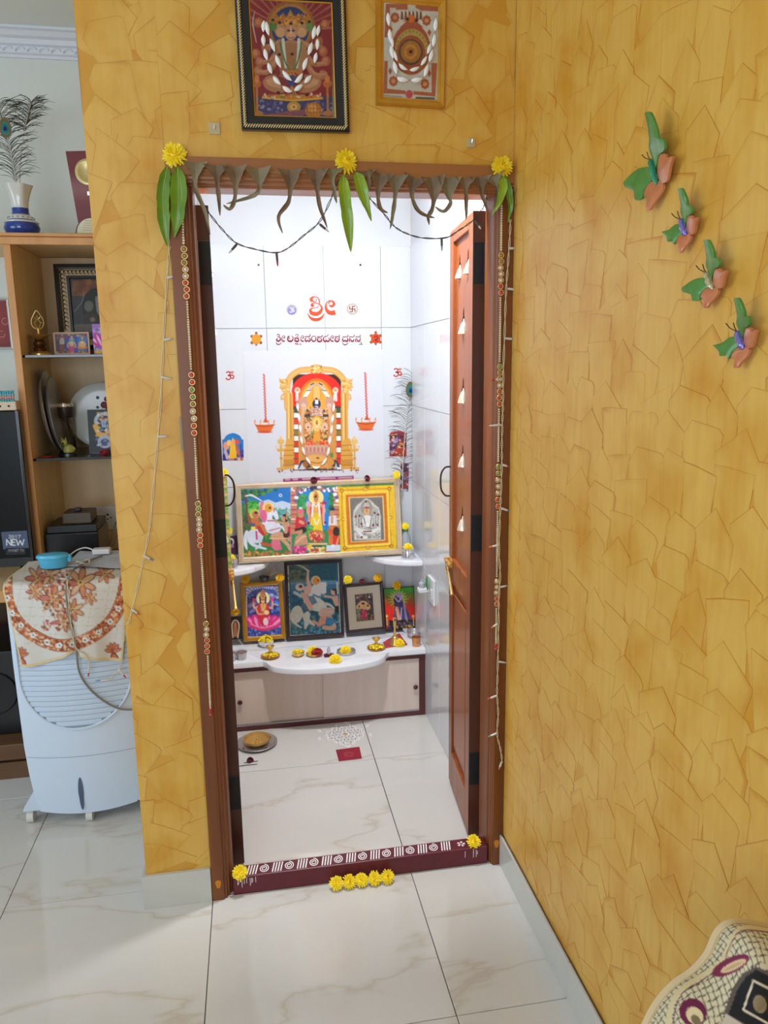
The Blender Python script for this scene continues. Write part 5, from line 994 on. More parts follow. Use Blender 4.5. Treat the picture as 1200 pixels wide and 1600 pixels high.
cut_print(Rect([(625, 723), (638, 723), (639, 768), (626, 768)], YB), 18, 54, (120, 104, 130), 'narrow grey violet sticker at the foot of the peacock feather', p_nar, lambda k: np.ones(len(k.X), bool))

# ---------------------------------------------------------------- things on the altar slab
def onslab(x, y): return atz(x, y, SL)
m_pet = mat('loose_petals', (255, 238, 60), .6, noise=(60, (255, 224, 30), .9))
m_kum = mat('kumkum_powder', (150, 16, 34), .9); m_tur = mat('turmeric_powder', (226, 140, 20), .9)
def bowl(name, label, pos, r, h, m, fill=None, foot=.55, cat='bowl', fl=.7):
    t = thing(name, label, cat, pos, world=False)
    obj('body', MB().lathe([(.0001, .001), (r*foot, 0.0003), (r*foot*1.05, .002), (r*.9, h*.5), (r, h), (r*.96, h), (r*.84, h*.55), (r*foot*.8, .004), (.0001, .0035)], n=26), m, t, 35)
    if fill: obj('contents', MB().lathe([(r*.84, h*fl*.8), (r*.5, h*fl), (.0001, h*fl*1.15)], n=20), fill, t, True)
    return t
def petals(t, r, z, n, seed, m=None, zh=.006):
    R = random.Random(seed); mb = MB()
    for i in range(n):
        a, d = R.random()*2*PI, math.sqrt(R.random())*r; c = Vector((d*math.cos(a), d*math.sin(a), z+(1-d/r)*zh+R.random()*.003)); b = R.random()*2*PI; l, w = .012, .0045
        u = Vector((math.cos(b), math.sin(b), R.uniform(-.2, .5))).normalized()*l; v = Vector((-math.sin(b), math.cos(b), R.uniform(-.3, .3))).normalized()*w
        mb.add([c-u*.5, c+v, c+u*.5+Vector((0, 0, .002)), c-v], [(0, 1, 2, 3)])
    o = obj('petals', mb, m or m_pet, t, fixn=False); o['kind'] = 'stuff'; return o
bowl('steel_cup', 'small steel cup of red kumkum powder at the slab\'s left end', onslab(378, 1030), .024, .034, m_dsteel, m_kum, .7)
bowl('steel_cup', 'small steel cup of orange turmeric powder half hidden by the left door leaf', onslab(362, 1032), .024, .034, m_dsteel, m_tur, .7)
p = onslab(416, 1010); t = bowl('steel_bowl', 'round steel bowl heaped with yellow petals before the gold beaded frame', p, .036, .03, m_steel); petals(t, .033, .028, 200, 1, None, .028)
def goblet(x, y, label, s=1.):
    t = thing('brass_lamp', label, 'oil lamp', onslab(x, y), world=False)
    obj('plate', MB().lathe([(.0001, .001), (.03*s, .0004), (.036*s, .004), (.042*s, .010), (.040*s, .010), (.034*s, .0055), (.0001, .004)], n=28), m_brass, t, 40)
    obj('stem', MB().lathe([(.016*s, .0045), (.014*s, .008), (.005*s, .014), (.0045*s, .024), (.008*s, .028), (.005*s, .032), (.006*s, .037)], n=16), m_brass, t, True)
    obj('cup', MB().lathe([(.005*s, .036), (.012*s, .041), (.018*s, .049), (.019*s, .053), (.0165*s, .052), (.009*s, .044), (.0001, .042)], n=20), m_brass, t, 40)
    petals(t, .031*s, .009, 150, int(x), None, .012); return t
goblet(422.5, 1027, 'brass goblet lamp on a petal-strewn plate, left end of the bowed slab')
goblet(588, 1014, 'brass goblet lamp on a petal-strewn plate, beside the red cloth')
p = onslab(466, 1025); t = bowl('brass_bowl', 'small brass bowl with yellow petals and a wick, left of the red rose plate', p, .028, .02, m_brass); petals(t, .024, .017, 130, 2, None, .012); obj('wick_holder', MB().lathe([(.007, .012), (.004, .02), (.006, .026), (.0001, .03)], n=12), m_brass, t, True)
p = onslab(491, 1024); t = bowl('brass_plate', 'brass dish holding a red rose and a yellow chrysanthemum', p, .036, .014, m_brass)
o = rose(p+Vector((.012, -.006, .006)), .027, 'red rose lying in the brass dish at the middle of the slab', (.4, 0, 0)); o.data.materials[0] = mat('red_petals', (190, 10, 30), .5, sheen=.3)
flower(p+Vector((-.006, .014, .012)), .027, 'yellow chrysanthemum behind the red rose in the brass dish', seed=7, tilt=.5)
p = onslab(514, 1025); t = thing('crystal_emblem', 'small clear pointed crystal on a dark red stepped base', 'crystal', p, world=False)
obj('base', MB().box((-.022, -.016, .0003), (.022, .016, .006), .001).box((-.012, -.01, .006), (.012, .01, .011), .001), mat('maroon_velvet', (96, 20, 36), .7), t)
obj('crystal', MB().lathe([(.0075, .011), (.008, .03), (.0055, .038), (.0001, .046)], n=8), mat('clear_crystal', (226, 222, 232), .08, trans=.6), t)
p = onslab(541, 1020); t = bowl('steel_plate', 'round dark steel dish with one chrysanthemum, right of the crystal', p, .042, .012, m_dsteel, None, .85); flower(p+Vector((-.003, 0, .006)), .028, 'yellow chrysanthemum in the dark steel dish', seed=8, tilt=.4)
flower(onslab(524, 1034)+Vector((0, 0, .006)), .030, 'yellow chrysanthemum lying on the front of the bowed slab', seed=9, tilt=.5)
# red cloth and bell
q = [onslab(*c) for c in ((598, 1004), (624, 990), (637, 1008), (603, 1013))]
rows = [[q[0].lerp(q[1], u).lerp(q[3].lerp(q[2], u), v)+Vector((0, 0, .0008+.002*math.sin(5*u+3*v)**2)) for u in np.linspace(0, 1, 9)] for v in np.linspace(0, 1, 7)]
tag(obj('red_cloth', MB().grid(rows), mat('red_cloth', (190, 14, 36), .7, sheen=.3, bump=(400, .3)), None, True), 'small red cloth spread under the brass bell', 'cloth')
bp = onslab(617.5, 1008)+Vector((0, .006, .0035)); t = thing('hand_bell', 'tall brass hand bell standing on the red cloth', 'bell', bp, world=False)
obj('bell_cup', MB().lathe([(.026, 0), (.0255, .003), (.021, .012), (.0165, .026), (.014, .034), (.008, .04), (.0001, .042), ], n=26), m_brass, t, True)
obj('handle', MB().lathe([(.006, .04), (.0075, .045), (.0045, .05), (.007, .056), (.0045, .062), (.006, .068), (.004, .074), (.0055, .084), (.0075, .09), (.0055, .096), (.008, .1), (.0065, .11), (.0001, .112)], n=14), m_brass, t, True)
obj('finial', MB().tube(crv([(-.002, 0, .108), (-.006, 0, .114), (-.004, 0, .122), (.003, 0, .124), (.0065, 0, .116)], 4), [.003]*16+[.0015], 6), m_brass, t, True)
flower(onslab(624, 1009)+Vector((0, -.004, .012)), .024, 'yellow chrysanthemum leaning on the foot of the brass bell', seed=10, tilt=.8)
t = bowl('copper_tumbler', 'ribbed copper tumbler at the slab\'s right end', onslab(650.5, 1009), .021, .043, m_copper, None, .86)
bowl('steel_bowl', 'dark steel bowl behind the copper tumbler', onslab(648, 997)+Vector((-.002, .012, 0)), .034, .032, m_dsteel, m_kum, .6, fl=.4)
bowl('steel_bowl', 'steel bowl of red powder behind the brass bell', onslab(638, 989)+Vector((0, .02, 0)), .03, .026, m_steel, m_kum, .6, fl=.8)
# dark whisk on the gold beaded frame, rolled paper
t = thing('fly_whisk', 'dark pot-shaped tuft with pale bristles on top of the gold beaded frame', 'whisk', aty(413, 909, 1.285))
obj('pot', MB().lathe([(.012, -.005), (.022, .012), (.026, .02), (.016, .022)], c=tuple(aty(413, 907, 1.29)), n=14), m_blk, t, True)
mb = MB(); R = random.Random(3); c = aty(416, 903, 1.29)
for i in range(26): e = Vector((R.uniform(-.02, .075), R.uniform(-.03, .01), R.uniform(.02, .075))); mb.tube([c, c+e*.6+Vector((0, 0, .006)), c+e], [.0012, .001, .0004], 3)
o = obj('bristles', mb, mat('pale_bristle', (206, 196, 176), .7), t); o['kind'] = 'stuff'
# socket with plugged-in vaporiser on the right wall
c = atx(676, 922, -.0065); t = thing('wall_socket', 'white wall socket plate on the shrine\'s right wall', 'socket', c)
obj('plate', MB().box((c.x, c.y-.055, c.z-.055), (c.x-.010, c.y+.055, c.z+.055), .003), mat('white_plastic', (228, 228, 230), .35), t)
obj('switch', MB().box((c.x-.0101, c.y-.04, c.z-.03), (c.x-.014, c.y-.015, c.z+.01), .001), mat('white_plastic', (228, 228, 230), .35), t)
v = thing('vaporiser', 'plug-in vaporiser with green leaf-shaped shield in the shrine socket', 'vaporiser', (c.x-.015, c.y+.02, c.z-.02)); b0 = Vector((c.x-.0145, c.y+.02, c.z))
obj('body', MB().box((b0.x, b0.y-.018, b0.z-.012), (b0.x-.045, b0.y+.018, b0.z+.008), .004), mat('white_plastic', (228, 228, 230), .35), v)
obj('refill', MB().lathe([(.013, .009), (.014, .012), (.014, .028), (.006, .036), (.006, .042), (.0001, .042)], c=(b0.x-.028, b0.y, b0.z), n=14), mat('clear_plastic', (214, 218, 226), .12, trans=.5), v, True)
sh = [(0, -.015), (.016, .0), (.02, .02), (.014, .045), (0, .062), (-.008, .04), (-.012, .015)]
obj('shield', MB().prism(sh, lambda u, w, d: (b0.x-.006-d, b0.y-.012+u, b0.z+w), .004, 0), mat('green_plastic', (30, 146, 80), .3, coat=.3), v)

# ---------------------------------------------------------------- on the shrine floor
p = atz(401.5, 1163, 0); t = thing('floor_plate', 'large round steel plate on the shrine floor under the brass bowl', 'plate', (p.x, p.y, 0), world=False)
obj('rim', MB().lathe([(.0001, .0015), (.066, .0008), (.075, .006), (.086, .013), (.084, .0142), (.073, .0085), (.064, .0035), (.0001, .003)], n=40), m_dsteel, t, 40)
t = bowl('brass_bowl', 'wide brass bowl standing in the steel plate on the shrine floor', p+Vector((0, 0, .0032)), .057, .028, m_brass, None, .5)
obj('wick_lamp', MB().lathe([(.012, .004), (.008, .01), (.004, .018), (.007, .024), (.0001, .027)], n=14), m_brass, t, True)
for k in range(4): a = k*1.57+.6; tag(obj('kumkum_dot', MB().lathe([(.0045, .0), (.0035, .0016), (.0001, .002)], c=(p.x+.0685*math.cos(a), p.y+.0685*math.sin(a), .0076), n=10), m_knob), 'dark red dot on the %s rim of the floor plate' % ('right back', 'left back', 'left front', 'right front')[k], 'dot', 'red dots on the floor plate')
# chalk rangoli: dots and loops on the floor
c = atz(539, 1147, 0); t = thing('floor_rangoli', 'white chalk knot pattern drawn on the shrine floor before the cabinet', 'rangoli', (c.x, c.y, .0002))
fz = lambda u, v_, d: (c.x+u, c.y+v_, .0003+d)
S_ = .1
for i in range(7):
    for j in range(7):
        u, v_ = (i-3)*.023, (j-3)*.026
        if abs(i-3)+abs(j-3) > 4: continue
        cu_ = [(u+.014*math.cos(a)*(1.25 if (i+j) % 2 else .6), v_+.014*math.sin(a)*(.6 if (i+j) % 2 else 1.25)) for a in np.linspace(0, 2*PI, 13)[:-1]]
        obj('loop', MB().ribbon(cu_, .0046, fz, .0004, 0, closed=True), m_chalk, t)
for du, dv, a0 in ((-.1, .055, .5), (.1, .06, -.5), (-.105, -.02, 0), (.1, -.03, 0), (.02, .1, 0), (.0, -.098, 0)):
    for k in range(5):
        a = a0+PI*(k-2)/5*.8+(PI if du < 0 else 0)*(abs(du) > .05)+(PI/2 if abs(du) <= .05 and dv > 0 else (-PI/2 if abs(du) <= .05 else 0))
        obj('spray', MB().ribbon([(du, dv), (du+.018*math.cos(a), dv+.018*math.sin(a)*1.1)], [.002, .0042], fz, .0003, 0), m_chalk, t)
obj('centre', MB().lathe([(.009, .0), (.005, .001), (.0001, .001)], c=(c.x, c.y, .0004), n=12), mat('turmeric_dab', (206, 150, 60), .9), t)
q = [atz(*k_, 0) for k_ in ((524.5, 1172), (561.5, 1167), (565.5, 1185.5), (529.5, 1190))]
rows = [[q[0].lerp(q[1], u).lerp(q[3].lerp(q[2], u), v_)+Vector((0, 0, .0012)) for u in np.linspace(0, 1, 7)] for v_ in np.linspace(0, 1, 5)]
t = thing('floor_sticker', 'dark red square floor sticker below the rangoli', 'sticker', (q[0].x/2+q[2].x/2, q[0].y/2+q[2].y/2, 0))
obj('sheet', MB().grid(rows), mat('dark_red_vinyl', (150, 22, 48), .4), t)
cc = (q[0]+q[1]+q[2]+q[3])/4
obj('spiral_line', MB().ribbon([((.006+.018*a/18)*math.cos(a), (.006+.018*a/18)*math.sin(a)) for a in np.linspace(0, 18, 50)], .0028, lambda u, v_, d: (cc.x+u, cc.y+v_, .0014+d), .0003, 0), mat('faded_red_line', (186, 74, 88), .5), t)
rose(atz(390, 1190, 0)+Vector((0, 0, .002)), .016, 'dark red rose dropped on the floor below the steel plate', (1.0, 0, .4))
for i, (a, b) in enumerate((((374, 1197), (402, 1194)), ((381, 1192), (403, 1189)))):
    A, B_ = atz(*a, .0022), atz(*b, .0022); tag(obj('incense_stick', MB().tube([A, A.lerp(B_, .5)+Vector((0, .002, 0)), B_], .0013, 5), mat('dark_stem', (70, 50, 44), .7)), 'thin dark stem on the floor, %s the dropped rose' % ('below' if i == 0 else 'beside'), 'stem')
# green stem with the yellow bloom at the left (partly behind the leaf)
A = aty(350, 742, 1.10); tag(obj('wrapped_pole', MB().tube([(A.x+.001, 1.108, .7185), (A.x, 1.108, A.z)], .011, 10), mat('striped_wrap', (226, 186, 120), .5, noise=(26, (110, 160, 70), 2., 1., (1, 1, 2.5)))), 'yellow and green wrapped upright pole on the left corner shelf', 'pole')
# ================================================================= DOORWAY DECORATION
FD = -.012   # front of the door frame
for i, (x, y, w) in enumerate(((273, 243, 'left'), (540, 253, 'middle'), (783, 262, 'right'))):
    flower(aty(x, y, FD-.004), .031, 'big yellow chrysanthemum on the door head, %s of three' % w, 'flowers on the door head', out=True, seed=i)
for i, x in enumerate(((524, 1371), (543.5, 1367), (562.5, 1364.5), (582.5, 1361.5), (602, 1358.5))):
    p = atz(x[0], x[1], .017); p.y = min(p.y, -.026); flower(p, .0225, 'yellow chrysanthemum on the floor before the threshold, %s from the left' % ('first', 'second', 'third', 'fourth', 'fifth')[i], 'five flowers before the threshold', seed=i+3, tilt=.75)
flower(atz(375, 1364, .068), .0245, 'yellow chrysanthemum on the left end of the maroon threshold', seed=2, tilt=.6)
flower(atz(740, 1316, .068), .0245, 'yellow chrysanthemum on the right end of the maroon threshold', seed=4, tilt=.6)

m_green = mat('green_leaf', (112, 150, 26), .35, noise=(18, (74, 122, 20), .9), coat=.2)
m_green2 = mat('young_green_leaf', (150, 178, 30), .35, noise=(18, (112, 150, 22), .9), coat=.2)
m_dry = mat('dry_leaf', (142, 120, 96), .7, noise=(30, (108, 86, 66), .9)); m_dryg = mat('dry_grey_leaf', (148, 138, 110), .7, noise=(30, (116, 102, 78), .9))
m_rib = mat('leaf_rib', (176, 190, 90), .5)
def leafmesh(path, widths, yv, fold=.35, wave=0., seed=0, thick=.0006, sway=0.):
    """leaf blade along a hanging path given in picture points on plane y = yv; widths in metres"""
    R = random.Random(seed); P = [aty(x, y, yv) for x, y in path]; C = crv(P, 6); n = len(C); W_ = np.interp(np.linspace(0, 1, n), np.linspace(0, 1, len(widths)), widths); rows = []; cen = []
    for i, c in enumerate(C):
        t = (C[min(i+1, n-1)]-C[max(i-1, 0)]).normalized(); s = t.cross(Vector((0, -1, 0))).normalized(); f = i/(n-1)
        yo = Vector((0, -.004-.010*math.sin(f*PI)-sway*f, 0)); w = W_[i]
        d1 = Vector((0, -fold*w*.5+wave*math.sin(f*17+seed)*.5, 0)); d2 = Vector((0, -fold*w*.5+wave*math.cos(f*15+seed)*.5, 0)); e = Vector((0, thick, 0))
        q = c+yo; jl, jr = 1+wave*60*R.uniform(-.3, .3), 1+wave*60*R.uniform(-.3, .3)
        cen.append(q+Vector((0, -.0008, 0)))
        rows.append([q-s*w*.5*jl+d1, q-s*w*.26*jl+d1*.4, q, q+s*w*.26*jr+d2*.4, q+s*w*.5*jr+d2, q+s*w*.26*jr+d2*.4+e, q+e, q-s*w*.26*jl+d1*.4+e])
    return MB().grid(rows, closed_u=True, cap0=True, cap1=True), cen
def green_leaf(path, widths, label, m=None, yv=FD-.002, seed=0):
    mb, cen = leafmesh(path, widths, yv, .35, .0030, seed); t = thing('mango_leaf', label, 'leaf', aty(*path[0], yv), group='green leaves on the door head')
    obj('blade', mb, m or m_green, t, True); obj('midrib', MB().tube(cen, [.0011-.0008*i/len(cen) for i in range(len(cen))], 5), m_rib, t, True)
GW = [.008, .026, .031, .029, .031, .018, .002]
green_leaf([(262, 262), (256, 300), (257, 345), (262, 385)], GW, 'green mango leaf at the left corner of the door head, outer one', None, seed=1)
green_leaf([(278, 262), (280, 300), (278, 340), (272, 372)], [.008, .034, .042, .036, .034, .016, .002], 'broad green mango leaf at the left corner of the door head, inner one', None, FD-.006, seed=2)
green_leaf([(536, 275), (537, 305), (542, 345), (548, 394)], GW, 'long light green mango leaf hanging below the middle flower', m_green2, seed=3)
green_leaf([(557, 268), (562, 290), (569, 315), (580, 346)], [.006, .026, .032, .03, .024, .012, .002], 'short green mango leaf right of the middle flower', m_green2, FD-.006, seed=4)
green_leaf([(781, 275), (783, 295), (777, 318), (768, 336)], [.006, .026, .024, .02, .014, .008, .002], 'pale green mango leaf at the right corner of the door head, leaning left', m_green2, FD-.008, seed=5)
green_leaf([(789, 275), (792, 300), (795, 325), (793, 348)], [.006, .016, .02, .018, .014, .008, .002], 'green mango leaf at the right corner of the door head, hanging straight', None, FD-.004, seed=6)
c7 = lambda x, y: (230+x/3.636, 200+y/3.636); c8 = lambda x, y: (520+x/3.871, 200+y/3.871)
DW = [.066, .044, .015, .0085, .012, .0095, .007, .0015]
dry = [(c7, [(272, 200), (275, 270), (280, 360), (330, 480), (358, 608)]), (c7, [(390, 215), (398, 300), (408, 400), (414, 500)]), (c7, [(495, 222), (503, 310), (496, 420), (470, 465), (432, 440)]), (c7, [(628, 232), (636, 310), (630, 370), (570, 405), (450, 432)]), (c7, [(808, 240), (812, 330), (800, 430), (745, 510), (768, 600)]), (c7, [(955, 240), (962, 350), (980, 460), (1022, 570)]), (c7, [(1045, 235), (1052, 330), (1075, 430)]),
       (c8, [(200, 262), (212, 330), (212, 390)]), (c8, [(285, 275), (268, 400), (280, 490), (330, 515)]), (c8, [(375, 290), (372, 400), (358, 520), (345, 612)]), (c8, [(490, 300), (470, 400), (510, 510), (612, 546)]), (c8, [(592, 300), (604, 420), (590, 500), (570, 545), (580, 588)]), (c8, [(690, 305), (690, 410), (704, 460), (664, 510), (616, 478)]), (c8, [(790, 305), (795, 420), (802, 560)]), (c8, [(880, 300), (895, 420), (930, 500)]), (c8, [(955, 295), (985, 390), (970, 520)])]
ordn = ['first', 'second', 'third', 'fourth', 'fifth', 'sixth', 'seventh', 'eighth', 'ninth', 'tenth', 'eleventh', 'twelfth', 'thirteenth', 'fourteenth', 'fifteenth', 'last']
shape = ['with a long wavy tail', 'short and straight', 'curled to the left', 'swept far to the left', 'with an S-bent tail', 'with a torn tip', 'half behind the middle flower', 'beside the middle green leaves', 'hooked to the right', 'with a knobbly straight tail', 'swept in a bow to the right', 'with a split tip', 'hooked to the left', 'straight, before the right door leaf', 'leaning against the right jamb', 'crumpled at the right corner']
for i, (cf, path) in enumerate(dry):
    mb, _ = leafmesh([cf(*p) for p in path], DW, FD-.001, .7, .0045, i*3+1, .0007)
    tag(obj('dry_leaf', mb, m_dryg if i % 3 == 0 else m_dry, None, True), 'dry leaf on the door head, %s from left, %s' % (ordn[i], shape[i]), 'leaf', 'dry leaves along the door head')
a, b = aty(290, 262, FD-.002), aty(790, 280, FD-.002)
tag(obj('garland_thread', MB().tube([a.lerp(b, f)+Vector((0, -.002, -.006*math.sin(f*PI*5)**2)) for f in np.linspace(0, 1, 40)], .0011, 5), mat('jute_thread', (176, 150, 100), .8)), 'thin thread along the door head that carries the leaves', 'thread')

# string lights
m_dwire = mat('dark_wire', (62, 56, 52), .5); m_wwire = mat('pale_wire', (214, 200, 164), .45); m_socket = mat('bulb_socket', (206, 200, 190), .4); m_dsock = mat('dark_bulb_socket', (76, 66, 62), .5)
BC = {'c': (206, 206, 214), 'r': (190, 40, 40), 'g': (120, 150, 110), 'b': (110, 140, 170), 'o': (206, 110, 60)}
def string_lights(label, path, bulbs, plane, mw, ms, r=.0011, twist=.0022, group='string lights around the door'):
    P = crv([plane(x, y) for x, y in path], 10); t = thing('string_lights', label, 'string lights', P[-1], group=group)
    for ph in (0, PI): obj('wire', MB().tube([p+Vector((twist*math.cos(i*.55+ph), 0, twist*.5*math.sin(i*.55+ph))) for i, p in enumerate(P)], r, 5), mw, t, True)
    for x0, y0, x1, y1, c in bulbs:
        A, B_ = plane(x0, y0), plane(x1, y1)
        s = obj('bulb_socket', MB().tube([A, A.lerp(B_, .1), A.lerp(B_, .62)], [.0018, .0034, .0031], 8), ms, t, True)
        obj('bulb', MB().tube([A.lerp(B_, .62), A.lerp(B_, .7), A.lerp(B_, .9), B_], [.0026, .0028, .002, .0005], 8), mat('bulb_'+c, BC[c], .15, coat=.5), s, True)
pf_ = lambda yy: (lambda x, y: aty(x, y, yy))
q7 = [c7(*p) for p in ((262, 300), (268, 350), (350, 480), (430, 580), (510, 655), (620, 690), (730, 708), (800, 682), (890, 610), (980, 530), (1050, 390), (1080, 300))]
string_lights('dark string light wire swagged under the left half of the door head', q7, [(*c7(510, 660), *c7(463, 712), 'c'), (*c7(735, 708), *c7(742, 788), 'r'), (*c7(978, 545), *c7(1034, 592), 'c')], pf_(FD-.006), m_dwire, m_dsock)
q8 = [c8(*p) for p in ((200, 400), (310, 520), (370, 592), (440, 635), (540, 664), (680, 664), (760, 620), (840, 565), (900, 500), (930, 420))]
string_lights('dark string light wire swagged under the right half of the door head', q8, [(*c8(658, 664), *c8(660, 746), 'b'), (*c8(862, 560), *c8(896, 612), 'c')], pf_(FD-.006), m_dwire, m_dsock)
string_lights('pale string light wire slanting down the yellow wall left of the door', [(272, 345), (266, 380), (262, 420), (256, 520), (250, 640), (240, 760), (233, 830), (222, 885), (206, 955), (200, 975)], [(261, 434, 276, 431, 'b'), (256, 531, 269, 529, 'c'), (252, 589, 268, 592, 'c'), (246, 682, 262, 682, 'c'), (224, 868, 240, 876, 'b'), (206, 952, 219, 961, 'o')], pf_(-.006), m_wwire, m_socket)
R7 = lambda x, y: (660+x/4.444, 280+y/4.444); R8 = lambda x, y: (660+x/4.444, 600+y/4.444); R1 = lambda x, y: (660+x/3.478, 920+y/3.478)
pr = [R7(612, 280), R7(606, 420), R7(592, 620), R7(580, 800), R7(572, 1050), R7(562, 1350), R7(560, 1560), R8(556, 250), R8(552, 420), R8(552, 560), R8(545, 780), R8(540, 900), R8(532, 1150), R8(540, 1320), R8(530, 1500), R1(415, 100), R1(412, 300), R1(408, 480), R1(406, 580), R1(412, 680), R1(406, 790), R1(422, 860), R1(432, 930), R1(425, 965)]
br_ = [(*R7(602, 480), *R7(656, 480), 'o'), (*R7(592, 760), *R7(656, 768), 'c'), (*R7(575, 1105), *R7(650, 1112), 'b'), (*R7(552, 1388), *R7(478, 1396), 'r'), (*R8(550, 284), *R8(462, 290), 'c'), (*R8(556, 560), *R8(602, 575), 'o'), (*R8(545, 862), *R8(615, 885), 'b'), (*R8(530, 1118), *R8(458, 1134), 'o'), (*R8(540, 1410), *R8(590, 1400), 'c'), (*R1(410, 190), *R1(372, 214), 'o'), (*R1(414, 395), *R1(458, 402), 'c'), (*R1(405, 580), *R1(350, 602), 'r'), (*R1(405, 784), *R1(355, 806), 'g'), (*R1(430, 940), *R1(415, 984), 'o')]
string_lights('pale string light wire hanging down the right door jamb', pr, br_, pf_(FD-.006), m_wwire, m_socket)

# beaded hangings: pearls and ringed stones
m_pearl = mat('pearl_bead', (222, 206, 164), .25, coat=.4); m_bgold = mat('bead_gold', (226, 190, 128), .35, .5)
ring_me = MB().grid([[((.0068+.0014*math.cos(b))*math.cos(a), -.0014*math.sin(b)-.0015, (.0068+.0014*math.cos(b))*math.sin(a)) for b in np.linspace(0, 2*PI, 7)[:-1]] for a in np.linspace(0, 2*PI, 15)[:-1]], closed_u=True, closed_v=True)
stone_me = MB().lathe([(.0048, 0), (.0046, .0012), (.003, .0026), (.0001, .003)], n=10).xf(Matrix.Rotation(PI/2, 4, 'X'))
STC = {'o': (150, 134, 60), 'w': (226, 224, 220), 'r': (216, 60, 52), 'g': (110, 170, 90)}
RING = {}
def ring(pos, parent, c):
    if 'ring' not in RING:
        RING['ring'] = obj('ring', ring_me, m_bgold, None, True).data; bpy.data.objects.remove(bpy.data.objects['ring'])
    if c not in RING:
        o = obj('stone', stone_me, mat('stone_'+c, STC[c], .12, coat=.6), None, True); RING[c] = o.data; bpy.data.objects.remove(o)
    o = link(bpy.data.objects.new('ring', RING['ring']), parent); o.location = pos
    s = bpy.data.objects.new('stone', RING[c]); COL.objects.link(s); s.parent = o
def beaded(label, path, segs):
    P = crv([aty(x, y, FD-.004) for x, y in path], 40); Ys = [project(np.array(p))[1] for p in P]
    at = lambda y: Vector(tuple(float(np.interp(y, Ys, [p[k] for p in P])) for k in range(3)))
    t = thing('beaded_hanging', label, 'beaded hanging', at(path[-1][1]), group='beaded hangings on the door jambs')
    for y0, y1, cols in segs:
        a, b = at(y0), at(y1); L = (a-b).length
        if cols is None:
            n = int(L/.0062); mb = MB()
            for i in range(n): mb.sphere(a.lerp(b, (i+.5)/n), .0034 if (i//8) % 3 else .0029, 6, 4)
            o = obj('pearl_strand', mb, m_pearl, t, True); o['kind'] = 'stuff'
        else:
            for i, c in enumerate(cols): ring(a.lerp(b, (i+.5)/len(cols))+Vector((.0012*math.sin(i*2.3), 0, 0)), t, c)
    e = at(path[-1][1]); obj('end_bead', MB().lathe([(.0001, .012), (.004, .01), (.006, .004), (.004, -.002), (.0065, -.008), (.0001, -.012)], c=tuple(e), n=10), mat('red_bead', (170, 40, 30), .3, coat=.4), t, True)
beaded('pearl and stone beaded hanging on the left door jamb', [(285, 335), (288, 400), (300, 600), (310, 800), (321, 960), (329, 1112)], [(335, 382, None), (384, 468, 'ooowwrrr'), (470, 578, None), (580, 682, 'rrggowwrr'), (684, 780, None), (783, 856, 'ogowwwrrr'), (858, 966, None), (970, 1022, 'owwrrr'), (1024, 1108, None)])
beaded('pearl and stone beaded hanging on the right door jamb', [(784, 318), (783, 400), (781, 560), (779, 700), (777, 850), (775, 1010)], [(320, 392, None), (394, 462, 'oowwwrr'), (464, 566, None), (568, 636, 'goowrrr'), (638, 722, None), (724, 796, 'ggwwwrr'), (798, 902, None), (904, 948, 'wwwrr'), (950, 1010, None)])
# clear adhesive hooks on the wall above the door, metal strip on the left jamb edge
for x, y, w, sz in ((335, 201, 'left', 7.5), (735.5, 223.5, 'right', 6)):
    c = aty(x, y, -.001); s = sz*.00185; t = thing('adhesive_hook', 'clear square adhesive hook on the yellow wall above the door, %s one' % w, 'hook', c)
    obj('pad', MB().box((c.x-s, -.0005, c.z-s), (c.x+s, -.004, c.z+s), .001), mat('clear_pad', (190, 176, 140), .2, coat=.5), t)
    obj('peg', MB().tube([(c.x, -.004, c.z), (c.x, -.012, c.z-.001), (c.x+.001, -.014, c.z+.006)], .0016, 6), m_steel, t, True)
A, B_ = aty(282, 652, -.004), aty(286, 703, -.004); tag(obj('metal_strip', MB().box((A.x-.003, -.013, A.z), (A.x+.004, -.004, B_.z), .001), mat('dull_strip', (150, 138, 118), .6, .3)), 'small metal strip on the outer edge of the left door jamb', 'strip')

# cotton garlands (spindle tufts on a thread) on the prints
m_cot = mat('cotton_wool', (244, 244, 244), .9, sheen=.3)
def cotton(label, path, pln, n, r):
    P = crv([pln(x, y) for x, y in path], 10); L = [0]
    for a, b in zip(P[:-1], P[1:]): L.append(L[-1]+(b-a).length)
    at = lambda s: Vector(tuple(float(np.interp(s, L, [p[k] for p in P])) for k in range(3)))
    t = thing('cotton_garland', label, 'garland', P[len(P)//2]); obj('thread', MB().tube(P, .0007, 4), mat('orange_thread', (196, 96, 40), .8), t)
    for i in range(n):
        s0, s1 = L[-1]*(i+.06)/n, L[-1]*(i+.86)/n; q = [at(s0+(s1-s0)*k/6) for k in range(7)]
        obj('tuft', MB().tube(q, [r*v for v in (.2, .7, 1., 1.05, .9, .6, .15)], 7), m_cot, t, True)
hc = lambda x, y: (365+x/6.486, y/6.486)
cotton('white cotton garland draped over the large print above the door, outer loop', [hc(310, 200), hc(300, 330), hc(310, 480), hc(350, 640), hc(400, 770), hc(480, 860), hc(560, 920), hc(620, 915), hc(720, 840), hc(800, 750)], pf_(-.0205), 8, .0055)
cotton('white cotton garland draped over the large print above the door, inner loop', [hc(330, 210), hc(350, 330), hc(400, 470), hc(450, 620), hc(520, 750), hc(620, 830), hc(690, 760), hc(720, 660), hc(760, 550), hc(800, 410), hc(830, 240)], pf_(-.0205), 8, .0055)
cotton('white cotton strand on the right side of the large print above the door', [hc(870, 250), hc(850, 360), hc(850, 470), hc(830, 590), hc(815, 660)], pf_(-.0205), 3, .005)
yc = lambda x, y: (350+x/3.243, y/3.243)
